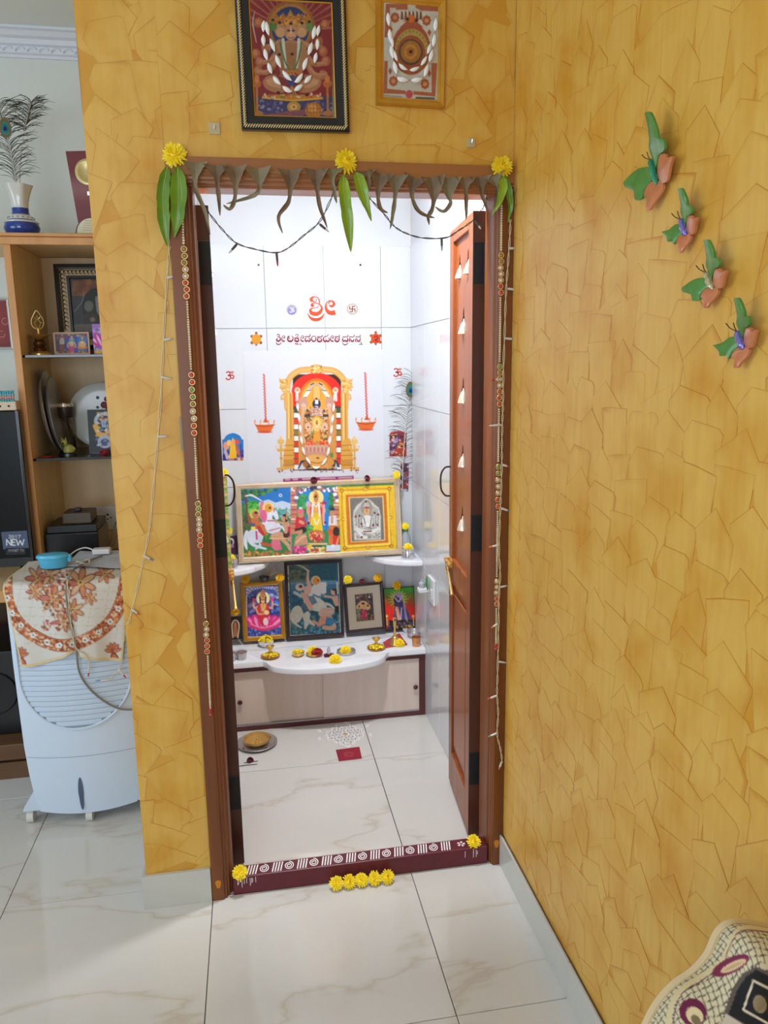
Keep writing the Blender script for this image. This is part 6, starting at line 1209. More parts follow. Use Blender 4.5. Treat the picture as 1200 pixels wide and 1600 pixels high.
cotton('white cotton garland draped over the gilt framed diagram print', [yc(830, 60), yc(840, 170), yc(850, 260), yc(870, 350), yc(890, 400), yc(1000, 400), yc(1030, 340), yc(1055, 260), yc(1070, 160), yc(1075, 80)], pf_(-.0185), 10, .0055)
yc2 = [yc(845, 180), yc(870, 290), yc(910, 345), yc(970, 350), yc(1020, 300), yc(1050, 210)]
cotton('short white cotton garland across the red disc of the gilt framed print', yc2, pf_(-.0185), 6, .0045)
pc = lambda x, y: (420+x/8, 560+y/8)
cotton('white cotton garland hung around the poster deity', [pc(350, 400), pc(355, 560), pc(375, 720), pc(395, 880), pc(410, 1040), pc(440, 1180), pc(500, 1290), pc(570, 1365), pc(640, 1350), pc(710, 1270), pc(745, 1160), pc(765, 1020), pc(785, 880), pc(800, 740), pc(815, 570), pc(828, 400)], pf_(YB-.006), 15, .0058)
# ================================================================= ALCOVE
m_lw = mat('light_oak_laminate', (234, 206, 160), .45, noise=(18, (220, 188, 140), 1., 4., (1.2, 1.2, .06)))
m_lip = mat('honey_lipping', (214, 158, 100), .4, noise=(18, (196, 138, 80), 1., 4., (1.2, 1.2, .2)))
m_dkwood = mat('brown_console', (112, 80, 52), .45, noise=(18, (92, 62, 38), 1., 4., (.1, 1.2, 1.2)))
m_bglass = mat('black_glass_shelf', (18, 14, 16), .1, coat=.4)
SX = -1.588; SY = .98; SZ1 = 2.066; SB = YA-.012
t = thing('wall_shelf_unit', 'light oak wall shelf unit with honey lipping beside the yellow pillar', 'shelf unit', (-1.35, SY, .775))
obj('side_panel', MB().box((SX+.004, SY+.006, .776), (SX+.022, YA-.0005, SZ1-.028), .0005), m_lw, t); obj('side_lipping', MB().box((SX, SY-.004, .776), (SX+.026, SY+.0055, SZ1-.028), .002), m_lip, t)
obj('back_panel', MB().box((SX+.0225, SB, .776), (-1.1025, YA-.0005, SZ1-.029)), m_lw, t)
obj('side_panel', MB().box((-1.12, SY+.006, .776), (-1.1025, SB-.0005, SZ1-.029)), m_lw, t)
obj('top_board', MB().box((-2.6, SY-.004, SZ1-.027), (-1.1025, YA-.0005, SZ1-.001), .002), m_lw, t); obj('top_lipping', MB().box((-2.6, SY-.020, SZ1-.012), (-1.1025, SY-.0045, SZ1), .003).box((-2.6, SY-.013, SZ1-.040), (-1.1025, SY-.0045, SZ1-.0125), .003), m_lip, t)
S1 = aty(100, 554, SY+.02).z; S2 = aty(110, 715, SY+.02).z
for z in (S1, S2): obj('glass_shelf', MB().box((SX+.0225, SY+.02, z-.010), (-1.1205, SB-.0005, z), .001), m_bglass, t)
# TV console (low cabinet)
CZ = .772
t = thing('tv_console', 'long low brown television console with an open dark bay behind the air cooler', 'console', (-1.7, 1.1, 0))
obj('top_board', MB().box((-2.9, .835, CZ-.042), (-1.1025, YA-.0005, CZ), .003), m_lw, t); obj('top_lipping', MB().box((-2.9, .826, CZ-.045), (-1.1025, .8345, CZ+.002), .003), m_lip, t)
obj('plinth', MB().box((-2.9, .85, .0005), (-1.1025, YA-.001, .07)), m_dkwood, t); obj('bottom_board', MB().box((-2.9, .838, .085), (-1.1025, YA-.001, .15), .003), m_dkwood, t)
obj('back_board', MB().box((-2.9, YA-.02, .151), (-1.1025, YA-.001, CZ-.043)), m_dkwood, t)
for x in (-2.88, -2.2, -1.15): obj('partition', MB().box((x-.012, .85, .151), (x+.012, YA-.021, CZ-.0435)), m_dkwood, t)
t = thing('speaker_box', 'dark box in the open bay of the television console', 'box', (-1.72, 1.1, .151)); obj('cabinet', MB().box((-1.95, .93, .151), (-1.62, 1.25, .50), .006), m_blk, t); obj('grille', MB().lathe([(.09, 0), (.085, .008), (.02, .002), (.0001, .004)], n=20).xf(Matrix.Translation((-1.78, .9295, .33)) @ Matrix.Rotation(PI/2, 4, 'X')), m_black, t, True)
# television
TY = .915
a, b = aty(33, 641, TY), aty(50, 884, TY); xr = (a.x+b.x)/2; zt, zb = a.z, b.z
t = thing('television', 'black flat television with a blue-grey sticker on its corner, cut by the left picture edge', 'television', (xr-.4, TY+.05, CZ))
obj('housing', MB().box((xr-.95, TY+.004, zb), (xr, TY+.05, zt), .006), m_blk, t)
obj('bezel', MB().box((xr-.95, TY-.001, zb), (xr, TY+.0035, zb+.035), .002).box((xr-.012, TY-.001, zb+.0355), (xr, TY+.0035, zt), .002), mat('gloss_bezel', (30, 30, 34), .2, coat=.5), t)
obj('screen', MB().box((xr-.94, TY+.0005, zb+.036), (xr-.0125, TY+.0035, zt-.006)), mat('screen_glass', (6, 6, 7), .3, spec=.25), t)
for x in (xr-.045, xr-.75): obj('stand_foot', MB().tube([(x, TY+.025, zb+.006), (x-.02, TY-.02, CZ+.008), (x-.025, TY-.045, CZ+.006)], [.009, .008, .006], 6), m_blk, t)
R_ = Rect([(3, 831), (43, 829), (44, 856), (4, 859)], TY-.001); k = Ink(R_, 44, 30, (74, 84, 110)).view(0, 820, 4.2115)
def seg(k, pts, w=5, c=(226, 228, 232)): k.S(pts, w, c, 1., False)
for x0, d in ((58, '2'), (78, '0'), (99, '1'), (119, '7')):
    x1, y0, y1 = x0+15, 68, 87; ym = (y0+y1)/2
    if d == '2': seg(k, [(x0, y0+3), (x0+7, y0), (x1-1, y0+4), (x1-3, ym), (x0, y1), (x1, y1)], 3.4)
    if d == '0': k.S([(x0+7, y0), (x1, ym), (x0+7, y1), (x0, ym)], 3.4, (226, 228, 232), 1., True, True)
    if d == '1': seg(k, [(x0+3, y0+5), (x0+9, y0), (x0+9, y1)], 3.4)
    if d == '7': seg(k, [(x0, y0), (x1, y0), (x0+5, y1)], 3.4)
for ch, x0, x1 in (('N', 44, 72), ('E', 80, 100), ('W', 108, 158)):
    y0, y1 = 97, 134
    if ch == 'N': seg(k, [(x0, y1), (x0, y0), (x1, y1), (x1, y0)], 7)
    if ch == 'E': seg(k, [(x1, y0), (x0, y0), (x0, y1), (x1, y1)], 7); seg(k, [(x0, 115), (x1-3, 115)], 7)
    if ch == 'W': seg(k, [(x0, y0), (x0+11, y1), (x0+25, y0+6), (x0+39, y1), (x1, y0)], 7)
k.build('sticker', m_sticker, t, .0004)
R_ = Rect([(9, 857), (40, 856), (40, 866), (9, 867)], TY-.001); k = Ink(R_, 36, 12, (22, 23, 27)).view(0, 820, 4.2115); y0, y1 = 161, 176; c = (176, 180, 186)
for pts in ([(64, 162), (56, 163), (57, 168), (63, 170), (62, 176), (54, 176)], [(69, 176), (69, 161), (75, 170), (81, 161), (81, 176)], [(85, 176), (91, 161), (97, 176)], [(101, 176), (101, 161), (108, 163), (108, 168), (101, 169), (109, 176)], [(112, 161), (122, 161)], [(117, 161), (117, 176)], [(132, 161), (142, 161)], [(137, 161), (137, 176)], [(145, 161), (151, 176), (157, 161)]): k.S(pts, 2.6, c, 1., False)
k.build('sticker', m_sticker, t, .0004)
# ornate box on the television and red framed print behind
c0 = aty(0, 640, TY+.02); t = thing('jewel_box', 'cream box with teal and pink bead trim on top of the television', 'box', (xr-.06, TY+.02, zt))
zq = zt+.0005; obj('box_body', MB().box((xr-.22, TY-.005, zq), (xr-.004, TY+.045, zq+.034), .004), mat('cream_box', (206, 190, 166), .5), t)
for row, colr in ((.042, (60, 150, 160)), (.052, (206, 130, 130)), (.062, (90, 170, 190)), (.071, (60, 110, 170))):
    mb = MB(); R = random.Random(int(row*1000))
    for i in range(26): mb.sphere((xr-.215+i*.0081, TY-.002+R.uniform(-.002, .002), zq+row-.004+R.uniform(-.002, .002)), .0058, 6, 4)
    o = obj('bead_trim', mb, mat('bead_%d' % colr[0], colr, .3, coat=.4), t, True); o['kind'] = 'stuff'
for x in (xr-.03, xr-.06, xr-.09): obj('stud', MB().sphere((x, TY-.006, zq+.016), .004, 8, 5), m_blk, t, True)
r = Rect([(-30, 470), (13, 470), (14, 542), (-30, 543)], YA-.02); t = thing('framed_print', 'dark red framed print on the alcove wall, cut by the left picture edge', 'picture', r.pt(0, -r.b)); backing('board', r, -.018, -.004, mat('red_print', (110, 18, 28), .5, noise=(18, (150, 40, 40), .9)), t); moulding('frame', r.inset(-.008), [(0, -.018), (0, .003), (.006, .004), (.010, 0), (.010, -.018)], mat('silver_frame', (180, 176, 170), .35, .6), t)
mb = MB(); f_ = lambda u, v, d: tuple(aty(u, v, YA-.0155)+Vector((0, -d, 0)))
for cc in ((8, 502), (3, 522)): stroke(mb, [(cc[0]+5*math.cos(a), cc[1]+5*math.sin(a)) for a in np.linspace(0, 5, 8)], .8, f_)
obj('scroll_print', mb, mat('pale_print', (206, 150, 130), .5), t)

# ---- things on top of the shelf unit
vp = aty(35, 360, SY+.10); vp.z = SZ1
t = thing('vase', 'white flared vase with blue bands on top of the shelf unit', 'vase', vp, world=False); s_ = 1.0
vs = aty(62, 340, SY+.10).x-vp.x; hh = aty(30, 290, SY+.10).z-SZ1; k_ = hh/.150
m_vb = mat('blue_glaze', (28, 62, 150), .15, coat=.5); m_vw = mat('white_glaze', (214, 214, 208), .15, coat=.5)
obj('body', MB().lathe([(.0001, 0), (.034*k_, 0), (.046*k_, .010*k_), (.052*k_, .026*k_), (.048*k_, .042*k_), (.040*k_, .050*k_)], n=30), m_vb, t, 40)
obj('shoulder', MB().lathe([(.0402*k_, .0500*k_), (.034*k_, .060*k_), (.026*k_, .066*k_)], n=30), m_vw, t, 40)
obj('collar', MB().lathe([(.0262*k_, .066*k_), (.024*k_, .072*k_), (.024*k_, .084*k_)], n=30), m_vb, t, 40)
n = 36; rows = []
for q, z in ((.0238, .084), (.025, .1), (.029, .118), (.035, .136), (.041, .150), (.038, .149), (.03, .126), (.021, .1)): rows.append([(q*k_*math.cos(2*PI*j/n)*(1+.06*math.cos(6*2*PI*j/n)*(z-.084)/.066), q*k_*math.sin(2*PI*j/n)*(1+.06*math.cos(6*2*PI*j/n)*(z-.084)/.066), z*k_) for j in range(n)])
obj('flared_neck', MB().grid(rows, closed_u=True), m_vw, t, True)
obj('ring_band', MB().lathe([(.0486*k_, .0405*k_), (.0496*k_, .0435*k_), (.0452*k_, .047*k_)], n=30), m_vw, t, True)
R = random.Random(4)
for i in range(16): a = 2*PI*i/16; obj('glaze_mark', MB().sphere((.0375*k_*math.cos(a), .0375*k_*math.sin(a), .0555*k_), .0022, 6, 4), m_blk, t)
fb = Vector((vp.x-.004, vp.y, SZ1+.1*k_))
feather('peacock_feather', 'tall peacock feather with drooping plumes in the blue and white vase', fb, .10, .34, .10, .74, 9, .22, 64)
feather('peacock_feather', 'second peacock plume in the vase, bending to the right at its tip', fb+Vector((.006, .012, 0)), -.20, .35, .085, -1, 12, .72, 40)
# plume bent over at the top of the first feather
# award plaque
r = Rect([(103, 237), (186, 235), (176, 362), (128, 362)], SY+.10); zb0 = SZ1
t = thing('award_plaque', 'maroon award plaque with a gilt disc, half hidden by the yellow pillar', 'plaque', (aty(140, 360, SY+.1).x, SY+.1, SZ1))
fq = vw(0, 0, 1, SY+.10)
bz = SZ1+.012
P4 = [aty(103, 237, SY+.1), aty(190, 235, SY+.1), aty(172, 345, SY+.1), aty(124, 345, SY+.1)]; P4[2].z = P4[3].z = bz
obj('tapered_board', MB().add([p+Vector((0, d, 0)) for d in (-.006, .006) for p in P4], [(0, 1, 2, 3), (7, 6, 5, 4), (0, 4, 5, 1), (1, 5, 6, 2), (2, 6, 7, 3), (3, 7, 4, 0)]), mat('maroon_board', (112, 16, 34), .35, coat=.3), t)
c = aty(138, 269, SY+.094); mm = Matrix.Translation(c) @ Matrix.Rotation(PI/2, 4, 'X')
d_ = obj('gilt_disc', MB().lathe([(.0001, .002), (.03, .002), (.036, .005), (.040, .0055), (.047, .003), (.048, 0)], n=36).xf(mm), mat('gilt_disc', (206, 190, 130), .3, .4), t, 30)
obj('name_strip', MB().box((aty(136, 300, SY+.09).x, SY+.0935, aty(136, 305, SY+.09).z), (aty(150, 300, SY+.09).x, SY+.0915, aty(136, 299, SY+.09).z)), m_steel, t)
r2 = [(aty(120+x, 358-y, SY+.085)) for x, y in ((0, 0),)]
cx_, rz_ = aty(143, 358, SY+.08).x, .058
kk = [(cx_+rz_*math.cos(a), bz+.001+rz_*1.05*math.sin(a)) for a in np.linspace(0, PI, 22)]
obj('arched_card_edge', MB().prism(kk, lambda u, v, d: (u, SY+.082-d, v), .003, 0), mat('maroon_board', (112, 16, 34), .35), t)
kk = [(cx_+(rz_-.005)*math.cos(a), bz+.002+(rz_-.005)*1.05*math.sin(a)) for a in np.linspace(0, PI, 22)]
obj('arched_card', MB().prism(kk, lambda u, v, d: (u, SY+.0788-d, v), .0008, 0), mat('cream_card', (226, 224, 190), .4), t)
for i in range(5):
    L = .075-.004*i*i*.2; z = bz+.048-.0085*i; mb = MB(); x = cx_-L/2*(.5+.12*i)
    while x < cx_+L/2*(.5+.12*i): mb.ribbon([(x, z), (x+.003, z+.0025), (x+.006, z)], .0012, lambda u, v, d: (u, SY+.0779-d, v), .0003, 0); x += .0085
    obj('printed_line', mb, mat('blue_print', (60, 80, 150), .5) if i == 0 else mat('red_print2', (176, 50, 60), .5), t)
obj('base', MB().box((aty(108, 362, SY+.06).x, SY+.05, SZ1+.0002), (cx_+.08, SY+.13, SZ1+.0115), .001), mat('grey_base', (150, 146, 140), .4), t)

# ---- things on the glass shelves
lp = aty(63, 549, SY+.12); lp.z = S1
t = thing('oil_lamp', 'brass oil lamp with a leaf-shaped openwork finial on the upper glass shelf', 'oil lamp', lp, world=False)
obj('foot', MB().lathe([(.0001, .0), (.040, 0), (.040, .006), (.030, .012), (.022, .015)], n=26), m_brass, t, 40); obj('stem', MB().lathe([(.022, .015), (.025, .026), (.017, .031), (.022, .038), (.023, .048), (.015, .053), (.018, .06)], n=20), mat('dark_brass', (110, 78, 40), .35, .8), t, True)
n = 30; rows = [[(q*math.cos(2*PI*j/n)*(1+.22*max(0, math.cos(5*2*PI*j/n))*f), q*math.sin(2*PI*j/n)*(1+.22*max(0, math.cos(5*2*PI*j/n))*f), z+.006*f*max(0, math.cos(5*2*PI*j/n))) for j in range(n)] for q, z, f in ((.012, .06, 0), (.026, .066, .4), (.037, .074, 1), (.034, .075, 1), (.01, .066, 0))]
obj('petal_dish', MB().grid(rows, closed_u=True, cap1=True), m_brass, t, True); obj('finial_post', MB().lathe([(.007, .066), (.005, .08), (.006, .1)], n=12), m_brass, t, True)
lf = [(0, .096), (.018, .108), (.022, .13), (.012, .152), (0, .168), (-.012, .152), (-.022, .13), (-.018, .108)]
mb = MB().tube([(x, 0, z) for x, z in sm(lf+[lf[0]], 4)], .0022, 6)
for a in ([(0, .1), (.01, .12), (0, .15)], [(0, .1), (-.01, .12), (0, .15)], [(-.018, .12), (0, .13), (.018, .12)], [(-.012, .145), (0, .135), (.012, .145)]): mb.tube([(x, 0, z) for x, z in sm(a, 4)], .0014, 5)
obj('leaf_finial', mb, mat('pale_brass', (206, 180, 120), .35, .7), t, True)
r = Rect([(86, 413), (186, 412), (190, 545), (92, 546)], SY+.30, S1, .06); zz0 = r.pt(0, -r.b)[2]
t = thing('framed_print', 'large black lattice framed picture of a dark tusked idol on the upper glass shelf', 'picture', r.pt(0, -r.b))
moulding('frame', r, [(0, -.02), (0, .004), (.012, .005), (.018, .002), (.018, -.02)], m_blk, t); backing('backing_board', r.inset(.01), -.018, -.012, m_lw, t)
ri = r.inset(.046); moulding('inner_frame', ri, [(0, -.0115), (0, .002), (.010, .002), (.012, -.002), (.012, -.0115)], m_blk, t)
mb = MB(); R = random.Random(1)
for i in range(14):
    f = i/13; x, y = -r.a+.030, r.b-.03-f*r.b*1.3
    mb.tube([r.pt(x+.008*math.cos(a), y+.010*math.sin(a), -.006) for a in np.linspace(0, 4.6, 8)], .0016, 4); mb.tube([r.pt(-r.a+.03+f*r.a*1.6+.010*math.cos(a), r.b-.03+.008*math.sin(a), -.006) for a in np.linspace(0, 4.6, 8)], .0016, 4)
obj('lattice', mb, m_blk, t, True)
q = ri.inset(.011); k = Ink(q, 60, 80, (70, 70, 74), .9).view(0, 350, 5); k.B(560, 440, 900, 560, (150, 96, 60)); k.dots(580, 450, 820, 520, 30, 26, [(170, 104, 60), (120, 70, 44)], .7, 1); k.E(740, 650, 100, 150, (36, 36, 38)); k.E(690, 640, 36, 44, (120, 120, 116)); k.S([(760, 580), (770, 680), (790, 720)], [40, 34, 16], (150, 150, 152)); k.E(700, 740, 56, 50, (60, 56, 52)); k.E(720, 745, 20, 18, (150, 130, 110)); k.S([(580, 680), (640, 600), (650, 530)], 6, (150, 150, 150)); k.B(560, 780, 900, 840, (120, 110, 100)); k.mottle(5); k.build('print', m_ink, t, -.008)
r = Rect([(84.5, 518.5), (140, 517.5), (140, 552.5), (84, 553.5)], SY+.14, S1, .12); dz = S1-r.pt(0, -r.b)[2]; r.c = r.c+np.array((0, 0, dz+.001))
t = thing('framed_print', 'small pale framed print of three deities on the upper glass shelf', 'picture', r.pt(0, -r.b)); backing('backing_board', r.inset(.002), -.008, -.001, m_back, t)
moulding('frame', r, [(0, -.008), (0, .004), (.006, .004), (.007, 0), (.007, -.008)], mat('pale_wood_frame', (206, 170, 140), .4), t)
k = Ink(r.inset(.0065), 56, 34, (60, 50, 80), 1.2).view(0, 350, 5); k.B(440, 860, 690, 900, (110, 70, 80)); k.dots(440, 855, 690, 900, 40, 9, [(200, 160, 150), (140, 60, 60), (80, 80, 120)], .9, 1); k.B(515, 880, 605, 1010, (60, 70, 170)); k.B(605, 880, 680, 1010, (50, 110, 170)); k.E(485, 920, 20, 34, (170, 160, 150)); k.P_([(470, 940), (500, 940), (505, 1000), (465, 1000)], (130, 60, 60)); figure(k, 560, 905, 11, (190, 70, 100)); k.E(560, 915, 24, 30, (130, 190, 150), 0, .5); figure(k, 642, 905, 9, (206, 130, 40), seated=True); k.dots(440, 985, 690, 1010, 30, 7, [(190, 80, 60), (200, 180, 150), (110, 60, 60)], .9, 2); k.build('print', m_ink, t, .001); pane(r.inset(.0065), .002, t)
r = Rect([(144.5, 504), (185, 503), (188, 551), (145.5, 552)], SY+.12, S1, .1); dz = S1-r.pt(0, -r.b)[2]; r.c = r.c+np.array((0, 0, dz+.001))
t = thing('picture_card', 'pink and violet lotus card beside the small framed print', 'card', r.pt(0, -r.b)); backing('board', r, -.004, -.0005, m_back, t); k = Ink(r.inset(.0005), 40, 48, (150, 110, 190), 1.1).view(0, 350, 5); k.dots(720, 770, 960, 1010, 60, 16, [(190, 150, 206), (110, 90, 170), (206, 190, 220)], .8, 1)
for x, ro in ((740, -50), (775, -25), (815, 0), (855, 25), (890, 50)): k.E(x, 900+abs(x-815)*.2, 24, 66, (190, 40, 150), ro); k.E(x, 910, 9, 50, (236, 190, 230), ro)
k.E(770, 1000, 30, 14, (226, 180, 40)); k.build('print', m_ink, t)
# lower glass shelf
for i, (x, y0, y1, rx, dx) in enumerate(((61, 578, 712, .018, 0.), (76, 588, 700, .02, .028))):
    A = aty(x, y0, SY+.20); R0 = (A.z-S2)/2-.002; c = Vector((SX+.048+dx*.8, SY+.20-.012*i, S2+R0+.002))
    mb = MB().lathe([(.0001, .003), (R0*.80, .002), (R0*.86, .008), (R0*.97, .016), (R0, .018), (R0*.985, .020), (R0*.85, .011), (.0001, .0065)], n=44).xf(Matrix.Translation(c) @ Matrix.Rotation(math.radians(3), 4, 'Z') @ Matrix.Rotation(math.radians(84), 4, 'Y'))
    tag(obj('steel_plate', mb, m_dsteel, None, 40), ('large steel plate leaning on the left side of the lower glass shelf', 'smaller steel plate leaning in front of the large one on the lower glass shelf')[i], 'plate')
jp_ = aty(107, 705, SY+.28); jp_.z = S2; t = thing('glass_jar', 'clear glass jar with a dark lid behind the figurine on the lower glass shelf', 'jar', jp_, world=False); jh = aty(103, 630, SY+.24).z-S2
obj('jar_body', MB().lathe([(.028, 0), (.032, .006), (.032, jh-.075), (.03, jh-.06)], n=26), glass_mat('jar_glass', (226, 226, 220)), t, True); obj('lid', MB().lathe([(.033, jh-.06), (.035, jh-.056), (.035, jh-.012), (.033, jh-.004), (.0001, jh-.002)], n=26), mat('jar_lid', (64, 62, 66), .3, .5), t, 40); obj('lid_rim', MB().lathe([(.0355, jh-.016), (.037, jh-.008), (.0335, jh)], n=26), m_steel, t, True)
c = aty(160, 648, SY+.33); Rr = abs(aty(160, 597, SY+.33).z-c.z); c.z = S2+Rr+.004
t = thing('plate', 'white plate with dark red flower decoration standing on the lower glass shelf', 'plate', (c.x, c.y, S2)); mm = Matrix.Translation(c) @ Matrix.Rotation(math.radians(82), 4, 'X')
obj('dish', MB().lathe([(.0001, .0), (Rr*.62, .0), (Rr*.7, .006), (Rr*.98, .013), (Rr, .0145), (Rr*.97, .016), (Rr*.68, .009), (.0001, .004)], n=44).xf(mm), mat('white_china', (206, 208, 206), .2, coat=.3), t, 40)
for u, v, s, cc in ((.16*Rr, .5*Rr, .011, m_rose), (.08*Rr, .32*Rr, .015, m_rose), (.2*Rr, .2*Rr, .013, m_rose), (-.1*Rr, .55*Rr, .007, m_blk), (.0, .15*Rr, .006, m_blk), (-.12*Rr, .25*Rr, .006, m_blk)): obj('flower_decal', MB().lathe([(s, .0), (s*.8, .0012), (.0001, .0014)], n=10).xf(mm @ Matrix.Translation((u, v, .009))), cc, t)
r = Rect([(137, 640), (186, 639), (188, 707), (139, 708)], SY+.14, S2, .08); dz = S2-r.pt(0, -r.b)[2]; r.c = r.c+np.array((0, 0, dz+.001))
t = thing('picture_card', 'dark card with a garlanded dark-faced deity on the lower glass shelf', 'card', r.pt(0, -r.b)); backing('board', r, -.006, -.0005, m_blk, t); k = Ink(r.inset(.0005), 50, 68, (28, 30, 42), 1.1).view(0, 560, 5)
k.E(810, 490, 76, 70, (176, 184, 200)); k.E(810, 500, 50, 56, (40, 44, 60)); k.P_([(785, 470), (835, 470), (825, 540), (795, 540)], (150, 170, 200)); k.S([(745, 530), (790, 600), (870, 540)], 40, (226, 170, 60)); k.S([(780, 555), (815, 575), (850, 550)], 12, (30, 30, 40)); k.E(820, 650, 58, 52, (170, 180, 214)); k.E(820, 655, 34, 28, (60, 70, 120)); k.dots(750, 420, 880, 690, 60, 8, [(226, 226, 230), (100, 130, 190), (230, 190, 90)], .8, 2); k.E(805, 470, 10, 10, RE); k.build('print', m_ink, t)
p = aty(163, 706, SY+.10); p.z = S2; rose(p, .018, 'bright red rose at the foot of the dark deity card', (.7, 0, 0)).data.materials[0] = mat('red_petals', (190, 10, 30), .5, sheen=.3)
p = aty(106, 711, SY+.13); p.z = S2; t = thing('figurine', 'yellow-green seated figurine on a dark base on the lower glass shelf', 'figurine', p, world=False); m_fig = mat('yellow_green_glaze', (176, 176, 90), .3)
obj('base', MB().lathe([(.0001, 0), (.036, 0), (.036, .006), (.03, .010), (.0001, .011)], n=18, sy=.6), m_blk, t, 40); obj('body', MB().lathe([(.02, .01), (.022, .02), (.016, .036), (.0001, .044)], c=(.006, 0, 0), n=14).sphere((-.008, -.006, .05), .013, 12, 8).sphere((.02, 0, .022), .012, 10, 6).tube([(-.014, -.004, .058), (-.018, -.004, .072)], [.004, .001], 5).tube([(-.003, -.004, .058), (.0, -.004, .07)], [.004, .001], 5), m_fig, t, True); obj('muzzle', MB().sphere((-.010, -.019, .047), .004, 8, 6), m_blk, t, True)
p = aty(72, 714, SY+.05); p.z = S2; tag(obj('red_coaster', MB().lathe([(.0001, .0005), (.028, .0005), (.03, .003), (.028, .005), (.0001, .005)], c=(SX+.062, SY+.055, S2), n=24), mat('red_coaster', (150, 40, 24), .35, coat=.3), None, 30), 'round orange-red coaster at the front of the lower glass shelf', 'coaster')
# ---- things on the console
zc = CZ+.0005
A, B_ = aty(72, 856, SY+.04), aty(155, 855, SY+.04)
t = thing('set_top_box', 'flat black set-top box on the console under the sockets', 'set-top box', ((A.x+B_.x)/2, SY+.12, CZ)); zt_ = aty(110, 822, SY+.04).z
obj('case', MB().box((A.x, SY+.04, zc), (B_.x, SY+.26, zt_-.03), .003), m_blk, t); obj('case_lid', MB().box((A.x+.006, SY+.05, zt_-.0295), (B_.x-.004, SY+.25, zt_), .003), mat('dark_grey_case', (34, 32, 34), .4), t)
t = thing('modem', 'small grey box stacked on the black set-top box', 'modem', ((A.x+B_.x)/2, SY+.13, zt_)); obj('case', MB().box((aty(101, 830, SY+.1).x, SY+.08, zt_+.0005), (aty(146, 830, SY+.1).x, SY+.2, zt_+.044), .004), mat('grey_case', (92, 76, 62), .45), t); obj('plug', MB().box((aty(118, 808, SY+.12).x, SY+.11, zt_+.0445), (aty(128, 808, SY+.12).x, SY+.135, zt_+.06), .003), m_blk, t)
a, b = aty(128, 792, SB), aty(190, 826, SB); t = thing('socket_panel', 'white switch and socket panel on the shelf unit\'s back panel', 'socket', (a.x, SB, b.z)); m_wp = mat('white_plastic', (228, 228, 230), .35)
obj('plate', MB().box((a.x, SB-.012, b.z), (b.x, SB-.0003, a.z), .003), m_wp, t)
for k_i, (x, y) in enumerate(((168, 804), (163.5, 809), (168, 811), (173, 809))): c = aty(x, y, SB-.0125); obj('pin_hole', MB().lathe([(.005 if k_i == 0 else .0035, 0), (.0001, .0006)], n=10).xf(Matrix.Translation((c.x, SB-.0121, c.z)) @ Matrix.Rotation(PI/2, 4, 'X')), m_black, t)
for x in (136, 148): c = aty(x, 810, SB-.0125); obj('switch', MB().box((c.x-.012, SB-.0155, c.z-.02), (c.x+.012, SB-.0122, c.z+.02), .001), m_wp, t)
tag(obj('black_cable', MB().tube(crv([aty(188, 812, SB-.02), aty(182, 815, SB-.06), aty(176, 835, 1.1), aty(170, 855, .95), aty(160, 866, .83), aty(166, 870, .82), aty(178, 850, 1.), aty(186, 832, 1.2)], 8), .0035, 7), m_blk, None, True), 'looped black cable hanging from the socket panel', 'cable')

# ================================================================= AIR COOLER
m_cool = mat('cooler_plastic', (206, 220, 238), .35, coat=.15); m_coolg = mat('cooler_grille', (196, 212, 232), .4); m_cd = mat('cooler_shadow_gap', (150, 162, 180), .6)
KX = -1.362; KF = .47; KT = .888
t = thing('air_cooler', 'pale blue-white air cooler on casters beside the yellow pillar', 'air cooler', (KX, .63, 0))
def cw(z): return .190+.010*min(1, max(0, (z-.07)/.5)) - .026*max(0, (.25-z)/.25)
def fy(x, z): u = x/.2; return KF+.034*u*u-.0
rows = []
for z in (.060, .066, .10, .2, .3, .45, .6, .75, .86, .880, KT):
    w = cw(z)-(0 if .066 < z < .88 else .006); out = [(KX+x, fy(x, z)+(0 if .066 < z < .88 else .005), z-(0.016*(1-(x/.2)**2) if z < .07 else 0)) for x in np.linspace(-w, w, 15)]
    yb_ = .80; out += [(KX+w+.001, fy(w, z)+.02, z), (KX+w+.001, yb_-.02, z), (KX+w-.015, yb_, z), (KX-w+.015, yb_, z), (KX-w-.001, yb_-.02, z), (KX-w-.001, fy(w, z)+.02, z)]; rows.append(out)
obj('body', MB().grid(rows, closed_u=True, cap0=True, cap1=True), m_cool, t, 50)
zarc = aty(133, 1137, KF).z; zbase = zarc
def gw(z): f = min(1., max(0., (z-zarc)/.19)); return .180*math.sqrt(max(0, 1-(1-f)**2))
ztop = aty(100, 915, KF).z; nl = 26; dzl = .0186
gapr = [[(KX+x, fy(x, 0)-.0012, z) for x in np.linspace(-gw(z), gw(z), 13)] for z in np.linspace(zarc+.004, ztop, 20)]
obj('grille_back', MB().grid(gapr), m_cd, t)
i = 0; z = zarc+.012
while z < ztop-.005:
    w = gw(z+.004)+.002; xs = np.linspace(-w, w, 13)
    mb = MB().grid([[(KX+x, fy(x, 0)-q, z+dz-.010*(x/.2)**2*0) for q, dz in ((-.001, .0003), (.0036, .0), (.0046, .003), (.0022, dzl-.0022), (-.001, dzl-.0016))] for x in xs], closed_u=True, cap0=True, cap1=True)
    obj('louver', mb, m_coolg, t, 30); z += dzl
arc = [(KX-gw(z_)-.003, fy(gw(z_), 0)-.004, z_) for z_ in [ztop, zarc+.25]+[zarc+.19*(1-math.sin(a)) for a in np.linspace(0, PI/2, 22)]]; arc2 = [(2*KX-x, y, z_) for x, y, z_ in reversed(arc)]
obj('grille_rim', MB().tube(arc+arc2, .0045, 6), m_cool, t, True)
